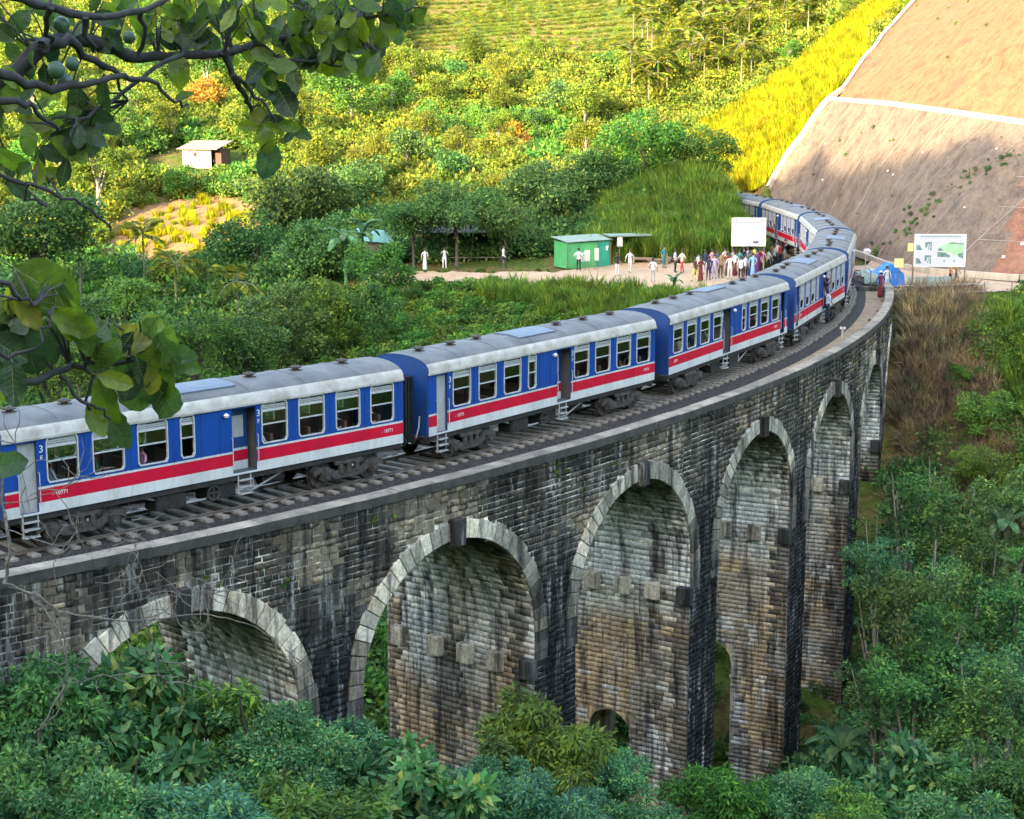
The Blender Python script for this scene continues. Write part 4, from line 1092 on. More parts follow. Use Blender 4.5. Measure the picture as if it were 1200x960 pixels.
# ================================================================== VEGETATION
def unit(v): return v/np.maximum(np.linalg.norm(v, axis=1, keepdims=True), 1e-9)
def leaf_cloud(clumps, n, ls, la, rng, droop=0.25, shell=(0.5, 1.17), upb=0.35, fold=0.18):
    """n folded leaf faces spread over the clumps' outer volume -> verts, quads"""
    c = np.array([k[0] for k in clumps], float); r = np.array([k[1] for k in clumps], float)
    sc = np.array([k[2] if len(k) > 2 else (1, 1, 1) for k in clumps], float)
    idx = rng.choice(len(clumps), n, p=r**2/np.sum(r**2))
    d = unit(rng.normal(size=(n, 3))); d[:, 2] = np.where((d[:, 2] < -0.35) & (rng.random(n) < 0.7), -d[:, 2], d[:, 2])
    pos = c[idx] + d*sc[idx]*(r[idx]*rng.uniform(shell[0], shell[1], n))[:, None]
    ax = unit(d*0.7 + rng.normal(size=(n, 3))*0.55 + np.array([0, 0, -droop]))
    nm = unit(d*0.8 + rng.normal(size=(n, 3))*0.45 + np.array([0, 0, upb]))
    sd = unit(np.cross(ax, nm)); nm = unit(np.cross(sd, ax))
    l = ls*rng.uniform(0.65, 1.3, n)[:, None]; w = l*la
    mid = pos + ax*l*0.45 - nm*w*fold
    V = np.stack([pos, mid + sd*w*0.5 + nm*w*fold*1.6, pos + ax*l, mid - sd*w*0.5 + nm*w*fold*1.6], 1).reshape(-1, 3)
    Q = np.arange(4*n).reshape(n, 4)
    return V, Q
def clumpset(rng, n, flat=0.75, spread=0.62, rr=(0.28, 0.48)):
    out = []
    for k in range(n):
        d = rng.normal(size=3); d /= np.linalg.norm(d); d *= spread*rng.uniform(0.45, 1.15)
        out.append(((d[0], d[1], d[2]*flat), rng.uniform(*rr), (1, 1, rng.uniform(0.65, 0.95))))
    out.append(((0, 0, 0), 0.45)); return out
def trunk_mesh(name, rng, clumps, mat, r0=0.045, bare=0.55):
    """unit trunk: base at 0, crown centre at z 1; limbs run to the clumps (clump coordinates scaled by 0.5)"""
    mb = MB(); bend = rng.normal(size=2)*0.04
    pts = [(bend[0]*math.sin(t*2.5), bend[1]*math.sin(t*2), t) for t in np.linspace(0, 1.0, 7)]
    mb.tube(pts, [r0*1.5] + [r0*(1-0.6*t) for t in np.linspace(0.15, 1, 6)], 7)
    for c in clumps[:7]:
        p = Vector((c[0][0]*0.42, c[0][1]*0.42, 1 + c[0][2]*0.42)); s = Vector(pts[3 if p.z < 1 else 4]); m_ = (s+p)/2 + Vector((0, 0, -0.03))
        mb.tube([s, m_, p], [r0*0.55, r0*0.4, r0*0.15], 5)
    return mb.mesh(name, mat, True)

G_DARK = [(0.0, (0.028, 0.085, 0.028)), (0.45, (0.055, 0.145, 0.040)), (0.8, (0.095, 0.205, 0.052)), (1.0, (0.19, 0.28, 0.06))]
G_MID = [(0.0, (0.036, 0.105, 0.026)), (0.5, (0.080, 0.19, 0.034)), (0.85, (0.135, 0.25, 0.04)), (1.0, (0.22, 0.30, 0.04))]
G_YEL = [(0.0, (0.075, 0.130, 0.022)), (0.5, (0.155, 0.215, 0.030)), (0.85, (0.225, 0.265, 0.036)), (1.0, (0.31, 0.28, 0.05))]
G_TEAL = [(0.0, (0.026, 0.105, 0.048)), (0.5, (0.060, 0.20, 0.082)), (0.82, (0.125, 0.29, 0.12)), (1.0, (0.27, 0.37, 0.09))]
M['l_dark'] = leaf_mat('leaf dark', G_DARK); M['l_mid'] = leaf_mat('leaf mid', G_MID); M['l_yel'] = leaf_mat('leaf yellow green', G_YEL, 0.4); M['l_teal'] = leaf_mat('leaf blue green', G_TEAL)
M['l_grass'] = leaf_mat('tall grass', [(0.0, (0.17, 0.21, 0.010)), (0.5, (0.32, 0.32, 0.012)), (1.0, (0.42, 0.36, 0.03))], 0.45)
M['l_reed'] = leaf_mat('reed grass', [(0.0, (0.06, 0.13, 0.022)), (0.6, (0.12, 0.22, 0.03)), (1.0, (0.22, 0.28, 0.05))], 0.4)
M['l_dry'] = leaf_mat('dry grass', [(0.0, (0.14, 0.10, 0.06)), (0.55, (0.28, 0.21, 0.13)), (0.85, (0.40, 0.32, 0.20)), (1.0, (0.16, 0.20, 0.06))], 0.25)
M['l_orange'] = leaf_mat('young reddish leaves', [(0.0, (0.36, 0.20, 0.03)), (0.6, (0.42, 0.26, 0.04)), (1.0, (0.26, 0.25, 0.03))], 0.4)
M['l_banana'] = leaf_mat('banana leaf', [(0.0, (0.05, 0.13, 0.05)), (1.0, (0.11, 0.22, 0.09))], 0.4)
M['l_palm'] = leaf_mat('palm frond', [(0.0, (0.05, 0.09, 0.012)), (0.6, (0.14, 0.18, 0.018)), (1.0, (0.30, 0.24, 0.03))], 0.35)

M['l_flat'] = leaf_mat('leaf of the flat-crowned trees', [(0.0, (0.03, 0.075, 0.025)), (0.5, (0.06, 0.14, 0.035)), (1.0, (0.14, 0.21, 0.05))])
CROWN, TRUNK = {}, {}
def kind(name, mat, n, ls, la, seed, ncl=13, flat=0.75, spread=0.62, rr=(0.28, 0.48), droop=0.25, bark='bark', nvar=2, upb=0.35):
    CROWN[name], TRUNK[name] = [], []
    for v in range(nvar):
        rng = np.random.default_rng(seed*10+v); cl = clumpset(rng, ncl, flat, spread, rr)
        V, Q = leaf_cloud(cl, n, ls, la, rng, droop, upb=upb)
        CROWN[name].append(np_mesh('crown', V, Q, M[mat])); TRUNK[name].append(trunk_mesh('trunk', rng, cl, M[bark]))
kind('near', 'l_teal', 15000, 0.085, 0.36, 1, 34, 0.85, 0.78, (0.13, 0.30), 0.6, nvar=3)
kind('near_dark', 'l_dark', 14000, 0.08, 0.42, 2, 34, 0.85, 0.78, (0.13, 0.30), 0.5, nvar=2)
kind('near_mid', 'l_mid', 11000, 0.11, 0.30, 3, 30, 0.85, 0.78, (0.13, 0.30), 0.75, nvar=3)
kind('near_big', 'l_teal', 4200, 0.19, 0.46, 41, 26, 0.85, 0.8, (0.13, 0.30), 0.55, nvar=2)
kind('near_fine', 'l_teal', 20000, 0.055, 0.5, 42, 40, 0.7, 0.85, (0.10, 0.26), 0.3, nvar=2)
kind('bank', 'l_dark', 5200, 0.085, 0.45, 4, 34, 1.25, 0.85, (0.13, 0.26), 0.3, 'pale_bark', 3)
kind('bank_teal', 'l_teal', 5200, 0.08, 0.45, 14, 34, 1.25, 0.85, (0.13, 0.26), 0.3, 'pale_bark', 2)
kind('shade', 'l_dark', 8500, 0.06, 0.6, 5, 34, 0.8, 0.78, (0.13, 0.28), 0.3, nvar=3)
kind('shade_mid', 'l_mid', 8000, 0.062, 0.55, 6, 32, 0.8, 0.78, (0.13, 0.28), 0.3, nvar=2)
kind('flat', 'l_flat', 8000, 0.055, 0.6, 7, 34, 0.38, 0.85, (0.14, 0.26), 0.15, nvar=2, upb=0.9)
kind('hill', 'l_yel', 4500, 0.08, 0.6, 8, 26, 0.95, 0.75, (0.15, 0.32), 0.3, 'pale_bark', 4)
kind('hill_mid', 'l_mid', 4500, 0.08, 0.6, 9, 26, 0.95, 0.75, (0.15, 0.32), 0.3, 'pale_bark', 3)
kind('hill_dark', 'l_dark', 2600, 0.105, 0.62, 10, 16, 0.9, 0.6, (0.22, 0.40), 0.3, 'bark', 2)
kind('hill_orange', 'l_orange', 2200, 0.11, 0.6, 11, 14, 0.8, 0.62, (0.22, 0.38), 0.3, 'pale_bark', 1)
vr = np.random.default_rng(99)
def tree(kind_, x, y, hc, rc, label, group=None, name='tree', cat='tree', thick=1.0, lean=0.0):
    """hc height of the crown's centre above the ground, rc crown radius"""
    v = int(vr.integers(len(CROWN[kind_]))); z = z1(x, y) - 0.15
    o = empty(name, (x, y, z), float(vr.uniform(0, 6.28)), label, cat, group)
    t = add('trunk', TRUNK[kind_][v], o); th = hc*thick*0.8; t.scale = (min(th, rc*1.6),)*2 + (hc,)
    c = add('crown', CROWN[kind_][v], o); c.location = (0, 0, hc); s = rc; c.scale = (s*float(vr.uniform(0.9, 1.12)), s*float(vr.uniform(0.9, 1.12)), s*float(vr.uniform(0.85, 1.1)))
    if lean: o.rotation_euler = (lean, 0, o.rotation_euler[2])
    return o
def tree_px(kind_, px, py, D, rc, label, group=None, **kw):
    p = at(px, py, D); hc = max(p.z - z1(p.x, p.y), rc*0.55)
    return tree(kind_, p.x, p.y, hc, rc, label, group, **kw)

# ---------------------------------------------------------------- ground cover by instancing (uncountable growth)
def proto_col(name, meshes):
    c = bpy.data.collections.new(name)
    for i, me in enumerate(meshes):
        o = bpy.data.objects.new("%s_%d" % (name, i), me); c.objects.link(o)
    return c
def scatter(name, pts, scl, col, nproto, label, rng, tilt=0.12, zs=(0.85, 1.2)):
    n = len(pts); me = bpy.data.meshes.new(name); me.vertices.add(n); me.vertices.foreach_set("co", np.asarray(pts, np.float32).ravel())
    ar = me.attributes.new("rot", 'FLOAT_VECTOR', 'POINT'); r = np.c_[rng.normal(0, tilt, (n, 2)), rng.uniform(0, 6.283, n)]; ar.data.foreach_set("vector", r.astype(np.float32).ravel())
    asx = me.attributes.new("scl", 'FLOAT_VECTOR', 'POINT'); s = np.asarray(scl, float)[:, None]*np.c_[np.ones(n), np.ones(n), rng.uniform(zs[0], zs[1], n)]; asx.data.foreach_set("vector", s.astype(np.float32).ravel())
    ai = me.attributes.new("idx", 'INT', 'POINT'); ai.data.foreach_set("value", rng.integers(0, nproto, n).astype(np.int32))
    me.update()
    o = add(name, me); tag(o, label, None, None, 'stuff')
    g = bpy.data.node_groups.new(name, 'GeometryNodeTree')
    g.interface.new_socket("Geometry", in_out='INPUT', socket_type='NodeSocketGeometry'); g.interface.new_socket("Geometry", in_out='OUTPUT', socket_type='NodeSocketGeometry')
    gi = g.nodes.new('NodeGroupInput'); go = g.nodes.new('NodeGroupOutput'); ip = g.nodes.new('GeometryNodeInstanceOnPoints'); ci = g.nodes.new('GeometryNodeCollectionInfo')
    ci.inputs['Collection'].default_value = col; ci.inputs['Separate Children'].default_value = True; ci.inputs['Reset Children'].default_value = True
    ip.inputs['Pick Instance'].default_value = True
    def na(nm, t):
        x = g.nodes.new('GeometryNodeInputNamedAttribute'); x.data_type = t; x.inputs['Name'].default_value = nm; return x
    L = g.links.new
    L(gi.outputs[0], ip.inputs['Points']); L(ci.outputs[0], ip.inputs['Instance']); L(na("idx", 'INT').outputs[0], ip.inputs['Instance Index'])
    L(na("rot", 'FLOAT_VECTOR').outputs[0], ip.inputs['Rotation']); L(na("scl", 'FLOAT_VECTOR').outputs[0], ip.inputs['Scale']); L(ip.outputs[0], go.inputs[0])
    md = o.modifiers.new('scatter', 'NODES'); md.node_group = g
    return o
def shrub_meshes(mat, n, ls, la, seed, k=3, flat=0.7, ncl=7):
    out = []
    for v in range(k):
        rng = np.random.default_rng(seed*7+v); cl = [((c[0][0], c[0][1], c[0][2]+0.45),)+c[1:] for c in clumpset(rng, ncl, flat, 0.55, (0.3, 0.5))]
        V, Q = leaf_cloud(cl, n, ls, la, rng, 0.2); out.append(np_mesh('shrub', V, Q, M[mat]))
    return out
def grass_meshes(mat, n, h, wd, seed, k=3, rad_=0.5, arch=0.45):
    out = []
    for v in range(k):
        rng = np.random.default_rng(seed*7+v); a = rng.uniform(0, 6.283, n); r0 = rad_*np.sqrt(rng.random(n)); hh = h*rng.uniform(0.5, 1.1, n)
        b = np.c_[np.cos(a)*r0, np.sin(a)*r0, np.zeros(n)]; da_ = a + rng.normal(0, 0.9, n); out_ = np.c_[np.cos(da_), np.sin(da_), np.zeros(n)]*(hh*arch*rng.uniform(0.3, 1.2, n))[:, None]
        sd = np.c_[-np.sin(da_), np.cos(da_), np.zeros(n)]*wd
        m_ = b + out_*0.35 + np.c_[np.zeros((n, 2)), hh*0.62]; t = b + out_ + np.c_[np.zeros((n, 2)), hh]
        V = np.stack([b - sd*0.6, b + sd*0.6, m_ + sd, m_ - sd, t + sd*0.1, t - sd*0.1], 1).reshape(-1, 3); k6 = np.arange(n)[:, None]*6
        Q = np.concatenate([k6 + np.array([0, 1, 2, 3]), k6 + np.array([3, 2, 4, 5])], 0)
        out.append(np_mesh('grass', V, Q, M[mat]))
    return out
PC = {}
PC['sh_yel'] = proto_col('sh_yel', shrub_meshes('l_yel', 420, 0.20, 0.6, 21))
PC['sh_mid'] = proto_col('sh_mid', shrub_meshes('l_mid', 420, 0.20, 0.6, 22))
PC['sh_dark'] = proto_col('sh_dark', shrub_meshes('l_dark', 420, 0.19, 0.55, 23))
PC['sh_teal'] = proto_col('sh_teal', shrub_meshes('l_teal', 520, 0.17, 0.5, 24))
PC['sh_fine'] = proto_col('sh_fine', shrub_meshes('l_dark', 1100, 0.105, 0.5, 31, 3, 0.9, 12))
PC['sh_finet'] = proto_col('sh_finet', shrub_meshes('l_teal', 1100, 0.105, 0.5, 32, 3, 0.9, 12))
PC['sh_finem'] = proto_col('sh_finem', shrub_meshes('l_mid', 1100, 0.105, 0.5, 33, 3, 0.9, 12))
PC['sh_orange'] = proto_col('sh_orange', shrub_meshes('l_orange', 380, 0.20, 0.6, 25))
PC['gr_yel'] = proto_col('gr_yel', grass_meshes('l_grass', 90, 1.5, 0.035, 26))
PC['gr_reed'] = proto_col('gr_reed', grass_meshes('l_reed', 90, 1.6, 0.045, 27, arch=0.6))
PC['gr_dry'] = proto_col('gr_dry', grass_meshes('l_dry', 110, 1.0, 0.022, 28, arch=0.9, rad_=0.6))

def rand_in(rng, n, x0, x1, y0, y1): return rng.uniform(x0, x1, n), rng.uniform(y0, y1, n)
def offtrack(x, y, m_=4.6):
    r = np.hypot(x-CX, y-CY); a = np.arctan2(x-CX, CY-y)
    return ~((np.abs(r-R) < m_) & (a > 1.36) & (a < 1.98))
def infr(x, y, mrg=6): return np.abs(x) < y*0.315 + mrg
def oncut(x, y):                                          # footprint of the cut slope
    poly = [(75,108),(36,117.5),(31,123),(28.8,131),(28.6,139),(27.5,151),(25.2,163),(25.0,166.5),(31.2,170.5),(44.2,190.5),(60,200),(110,160),(100,110)]
    return inpoly(x, y, poly)
onterr = lambda x, y: inpoly(x, y, TERR) | inpoly(x, y, PATHR)
def tea_reg(x, y): return (x > -15) & (x < 22 - (y-235)*0.1) & (y > 226) & (y < 300)
def teafront(x, y): return inpoly(x, y, [(-14,127),(-4,124.5),(3,121),(8,118),(12.5,114.8),(16.5,111.2),(14,107),(4,103),(-8,105),(-18,112),(-20,122)])
NEARTERR = [(-24,122),(-20,110),(-8,103.5),(4,101.5),(14,105.5),(22,109),(21,125),(14,131),(-12,133.5)]
def shoulder(x, y): return inpoly(x, y, [(24.8,166),(31.4,171),(36.3,179),(40.6,187),(44.8,194),(50,210),(42,212),(33,205),(22,198),(19.5,192),(21.5,183),(23,172)])
def clearing(x, y): return inpoly(x, y, [(-36,147),(-24,147),(-20,155),(-21,163),(-30,168),(-38,164),(-38,155)])
def place(n, x0, x1, y0, y1, keep, rng):
    x, y = rand_in(rng, n, x0, x1, y0, y1); k = keep(x, y); x, y = x[k], y[k]
    return np.c_[x, y, zt(x, y) - 0.08]
r5 = np.random.default_rng(5)
# sunlit hillside undergrowth
pts = place(24000, -120, 75, 150, 330, lambda x, y: infr(x, y, 10) & offtrack(x, y, 5) & ~oncut(x, y) & ~tea_reg(x, y) & ~shoulder(x, y) & ~clearing(x, y), r5)
n1 = vnoise(pts[:,0]/14, pts[:,1]/14, 61); hutc = np.hypot(pts[:,0]+33, pts[:,1]-178) > 6.5; pts, n1 = pts[hutc], n1[hutc]
sz = r5.uniform(0.9, 2.3, len(pts))
k = n1 > 0.30; scatter('undergrowth', pts[k], sz[k], PC['sh_yel'], 3, 'yellow-green undergrowth covering the sunlit hillside', r5)
k2 = (~k) & (n1 > 0.13); scatter('undergrowth', pts[k2], sz[k2], PC['sh_mid'], 3, 'green undergrowth between the trees of the hillside', r5)
k3 = n1 <= 0.13; scatter('undergrowth', pts[k3], sz[k3]*0.8, PC['sh_orange'], 3, 'reddish young scrub in patches on the hillside', r5)
# tea in rows high on the hill
tx, ty = [], []
for yy in np.arange(228, 300, 2.3):
    for xx in np.arange(-17, 24, 0.8): tx.append(xx + r5.normal(0, 0.12)); ty.append(yy + 1.6*math.sin(xx/9) + r5.normal(0, 0.12))
tx, ty = np.array(tx), np.array(ty); k = r5.random(len(tx)) < 0.93
scatter('tea_rows', np.c_[tx[k], ty[k], zt(tx[k], ty[k])-0.1], r5.uniform(0.55, 0.8, k.sum()), PC['sh_yel'], 3, 'rows of clipped tea bushes on the terraces high on the hill', r5, 0.05, (0.7, 0.9))
# yellow grass on the shoulder beside the cutting
pts = place(9000, 16, 54, 160, 215, lambda x, y: shoulder(x, y) & offtrack(x, y, 5.5), r5)
scatter('tall_grass', pts, r5.uniform(0.6, 1.25, len(pts)), PC['gr_yel'], 3, 'bright yellow tall grass on the shoulder beside the cutting', r5)
# tea bushes and reeds on the slope before the terrace
tx, ty = [], []
for q in np.arange(-4, 26, 1.9):
    for s in np.arange(-24, 22, 0.7):
        tx.append(s + r5.normal(0, .1)); ty.append(127 - q - 0.42*(s+14) + 0.5*math.sin(s/3) + r5.normal(0, .1))
tx, ty = np.array(tx), np.array(ty); k = inpoly(tx, ty, NEARTERR) & ~inpoly(tx, ty+0.6, TERR) & ~inpoly(tx, ty, TERR) & (ty < 127 - 0.25*(tx+10)) & (np.hypot(tx-CX, ty-CY) < RB-1.5) & (r5.random(len(tx)) < 0.95)
tzz = zt(tx[k], ty[k]); scatter('tea_bushes', np.c_[tx[k], ty[k], tzz-0.1], np.minimum(r5.uniform(0.75, 0.95, k.sum()), np.clip((-0.10-tzz)*0.8, 0.25, 1)), PC['sh_mid'], 3, 'low tea bushes on the shaded slope below the terrace', r5, 0.05)
pts = place(2600, -12, 17, 108, 127, lambda x, y: teafront(x, y) & (y > 126.3 - 0.5*(x+8) - 3.0 - 2.4*(x > 2)) & (x > -2), r5)
scatter('reeds', pts, np.minimum(r5.uniform(0.55, 0.95, len(pts)), np.clip((0.15-pts[:,2])/1.6, 0.2, 1)), PC['gr_reed'], 3, 'green reed grass along the front edge of the terrace', r5)
# mound inside the curve: light green tall grass, scrub behind
pts = place(5200, 4, 26, 128, 162, lambda x, y: offtrack(x, y, 4.4) & (np.hypot(x-CX, y-CY) < R) & ~onterr(x, y) & (x > 6 + (y-130)*0.1) & ~((y < 129.5) & (x > 13)), r5)
scatter('reeds', pts, r5.uniform(0.7, 1.3, len(pts)), PC['gr_reed'], 3, 'tall light green grass covering the mound inside the curve', r5)
# shaded valley growth behind the bridge
pts = place(5200, -75, 16, 60, 150, lambda x, y: infr(x, y, 8) & (np.hypot(x-CX, y-CY) < RB-1.5) & ~inpoly(x, y, NEARTERR) & ~onterr(x, y) & ~((x > -12) & (y > 127)) & ~clearing(x, y), r5)
k = r5.random(len(pts)) < 0.5
scatter('undergrowth', pts[k], r5.uniform(0.9, 2.2, k.sum()), PC['sh_mid'], 3, 'green scrub filling the small valley behind the train', r5)
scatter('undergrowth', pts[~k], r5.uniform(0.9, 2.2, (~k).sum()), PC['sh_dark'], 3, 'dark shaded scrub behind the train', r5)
# wood floor behind terrace
pts = place(1500, -26, 14, 133, 152, lambda x, y: ~onterr(x, y) & offtrack(x, y, 5) & ~clearing(x, y) & ((x < -12) | (y > 136.5)), r5)
scatter('undergrowth', pts, r5.uniform(0.8, 1.8, len(pts)), PC['sh_dark'], 3, 'dark undergrowth of the wood behind the terrace', r5)
# right bank below the path
def rightbank(x, y): return (np.hypot(x-CX, y-CY) > RC + 1.0) & (x < 62)
pts = place(9000, 12, 62, 46, 110, lambda x, y: rightbank(x, y) & infr(x, y, 8) & ~onterr(x, y) & ~((x < 33.5) & (y > 82)), r5)
k = pts[:,1] > 86
scatter('undergrowth', pts[k], r5.uniform(0.7, 1.9, k.sum()), PC['sh_mid'], 3, 'bright green scrub on the bank below the sandy path', r5)
scatter('undergrowth', pts[~k], r5.uniform(0.9, 2.6, (~k).sum()), PC['sh_teal'], 3, 'blue-green undergrowth low on the bank right of the viaduct', r5)
pts = place(2300, 28, 60, 80, 110, lambda x, y: (x > 29.5) & ~inpoly(x, y, PATHR) & infr(x, y, 8) & (zt(x, y) < -1.2), r5)
scatter('thicket', pts, np.minimum(r5.uniform(0.8, 1.9, len(pts)), np.clip((0.0-pts[:,2])/1.2, 0.2, 3)), PC['sh_finem'], 3, 'fresh green thicket on the upper bank right of the dry slope', r5)
pts = place(2600, 29, 60, 90, 112, lambda x, y: (x > 30.8) & ~inpoly(x, y, PATHR) & infr(x, y, 8), r5)
scatter('reeds', pts, np.minimum(r5.uniform(0.8, 1.4, len(pts)), np.clip((0.0-pts[:,2])/1.7, 0.12, 2)), PC['gr_reed'], 3, 'tall reeds on the upper bank right of the viaduct', r5)
pts = place(4200, 24, 36, 78, 112, lambda x, y: rightbank(x, y) & (x < 30.3 + vnoise(x, y/2, 3)*2-1) & ~inpoly(x, y, PATHR), r5)
scatter('dry_grass', pts, r5.uniform(0.6, 1.3, len(pts)), PC['gr_dry'], 3, 'dry brown grass and brush on the slope beside the end of the viaduct', r5, 0.35)
pts = place(2600, 14, 50, 50, 98, lambda x, y: rightbank(x, y) & infr(x, y, 6) & ~((y > 86) & (x > 25.5) & (x < 34)), r5)
k = r5.random(len(pts)) < 0.55
scatter('thicket', pts[k], r5.uniform(1.3, 2.7, k.sum()), PC['sh_fine'], 3, 'dark fine-leaved thicket on the bank right of the viaduct', r5)
scatter('thicket', pts[~k], r5.uniform(1.3, 2.7, (~k).sum()), PC['sh_finet'], 3, 'blue-green fine-leaved thicket on the bank right of the viaduct', r5)
pts = place(1500, 18, 28, 78, 112, lambda x, y: rightbank(x, y), r5)
scatter('dry_grass', pts, r5.uniform(0.6, 1.2, len(pts)), PC['gr_dry'], 3, 'dry brush right beside the last piers', r5, 0.4)
pts = place(650, 24, 34, 80, 111, lambda x, y: rightbank(x, y) & ~inpoly(x, y, PATHR), r5)
scatter('undergrowth', pts, r5.uniform(0.35, 1.0, len(pts)), PC['sh_finem'], 3, 'scattered green shrubs in the dry brush beside the viaduct', r5)
pts = place(1500, -16, 22, 108, 138, lambda x, y: (inpoly(x, y+0.9, TERR) | inpoly(x, y-0.9, TERR) | inpoly(x+.9, y, TERR)) & ~inpoly(x, y, TERR), r5)
scatter('grass_edge', pts, r5.uniform(0.12, 0.32, len(pts)), PC['gr_reed'], 3, 'short grass along the ragged edges of the sandy terrace', r5)
# valley floor and near bank
pts = place(5200, -30, 34, 20, 84, lambda x, y: (np.hypot(x-CX, y-CY) > RF + 1.2) & infr(x, y, 6) & ~((x > 24) & (y > 78)), r5)
scatter('undergrowth', pts, r5.uniform(0.8, 1.7, len(pts)), PC['sh_teal'], 3, 'dense blue-green undergrowth at the foot of the viaduct', r5)
pts = place(1500, -20, 20, 52, 100, lambda x, y: (np.hypot(x-CX, y-CY) < RF) & (np.hypot(x-CX, y-CY) > RB-2), r5)
scatter('undergrowth', pts, r5.uniform(0.5, 1.1, len(pts)), PC['sh_dark'], 3, 'dark growth on the ground under the arches', r5)
# clearing: grass and bare earth
pts = place(650, -40, -18, 145, 170, lambda x, y: clearing(x, y) & (vnoise(x/2.5, y/2.5, 8) > 0.36), r5)
scatter('tall_grass', pts, r5.uniform(0.4, 0.7, len(pts)), PC['gr_yel'], 3, 'low yellow grass in the sunlit clearing', r5)
M['earth'] = surf('bare orange earth', (0.30, 0.145, 0.05), 0.95, (0.17, 0.095, 0.045), 0.8, detail=8, bmp=0.5, bdist=0.1, obj=False)
tag(add('bare_earth', grid_mesh('bare_earth', np.arange(-40,-17,0.5), np.arange(145,170,0.5), zt, M['earth'], keep=lambda x, y: clearing(x+jit(x,y)*1.5, y+jit(y,x)*1.5), lift=0.10)), kind='structure', label='bare orange earth of the cut clearing on the left hillside')
# plants rooted in the cut slope
sp = []
for k in range(70):
    t = RNG.uniform(0.02, 0.95); u = 64 + t*(-8) + RNG.normal(0, 1.6) + 14*(1-t) ; sp.append(onface(LOW, min(max(u, 2), NU-3), t) + OUT*0.02)
for k in range(22): sp.append(onface(LOW, RNG.uniform(60, NU-4), RNG.uniform(0.03, 0.97)) + OUT*0.02)
for k in range(16): sp.append(onface(UP, RNG.uniform(10, NU-4), RNG.uniform(0.03, 0.97)) + OUT*0.02)
scatter('slope_weeds', np.array([tuple(p) for p in sp]), RNG.uniform(0.08, 0.34, len(sp)), PC['sh_dark'], 3, 'small weeds rooted in the netting of the cut slope', r5, 0.3)

# weeds on the ledges of the viaduct
wp = []
for k in range(90): wp.append(P(RNG.uniform(0.74, 1.38), RC-0.58-RNG.uniform(0, 0.5), -0.38))
for k in range(46): wp.append(P(RNG.uniform(0.76, 1.32), RF+0.02, RNG.uniform(-2.2, -0.25)))
scatter('wall_weeds', np.array(wp), RNG.uniform(0.05, 0.16, len(wp)), PC['sh_mid'], 3, 'small weeds growing on the viaduct parapet and wall', r5, 0.3)

# ---------------------------------------------------------------- trees one can tell apart
# in front of the viaduct (foreground)
FG = 'foreground trees before the viaduct'
for (kd, px, py, D, rc, lab) in [
 ('near_dark', 40, 838, 40, 2.5, 'leafy tree top at the left picture edge, just under the viaduct wall'),
 ('near_big', 150, 862, 41, 2.6, 'leafy tree rising before the left jamb of the nearest arch'),
 ('near_mid', 245, 858, 42, 2.2, 'tree with light tips standing in the nearest arch opening'),
 ('near_fine', 320, 880, 41, 2.2, 'blue-green tree at the right foot of the nearest arch'),
 ('near_dark', 30, 940, 34, 2.1, 'dark leafy tree in the bottom left corner'),
 ('near_fine', 130, 960, 33, 2.0, 'yellow-tipped bush at the bottom edge, second from the left corner'),
 ('near', 240, 970, 34, 2.2, 'blue-green bush at the bottom edge under the nearest arch'),
 ('near', 410, 905, 42, 2.0, 'tree with layered leaves before the pier between the first two arches'),
 ('near_mid', 350, 965, 36, 1.9, 'light green bush at the bottom edge left of the second arch'),
 ('near_big', 480, 950, 40, 2.0, 'blue-green bush at the bottom edge before the second arch'),
 ('near_mid', 620, 872, 46, 2.0, 'rounded fresh green tree before the pier of the second and third arch'),
 ('near_fine', 690, 905, 47, 1.9, 'dark green tree beside the small passage of the third arch'),
 ('near_fine', 570, 930, 42, 1.6, 'pale blue-green bush below the rounded green tree'),
 ('near', 660, 965, 40, 1.8, 'bush at the bottom edge below the third arch'),
 ('near', 770, 980, 46, 1.9, 'blue-green bush at the bottom edge, left of the tall black pier foot'),
 ('near_mid', 850, 945, 55, 2.1, 'light leaved bush at the foot of the fourth arch'),
 ('near_fine', 930, 950, 56, 2.2, 'blue-green bush at the foot of the fifth arch pier'),
 ('near_mid', 1010, 970, 52, 2.0, 'light green bush at the bottom edge right of the piers'),
 ('near_big', 1085, 940, 56, 2.4, 'broad blue-green bush low at the right'),
 ('near_dark', 1170, 930, 55, 2.4, 'dark bush in the bottom right corner'),
 ('near', 1120, 985, 44, 1.9, 'pale bush at the bottom edge near the right corner')]:
    tree_px(kd, px, py, D, rc, lab, FG, name='leafy_tree')
BG_ = 'trees on the bank right of the viaduct'
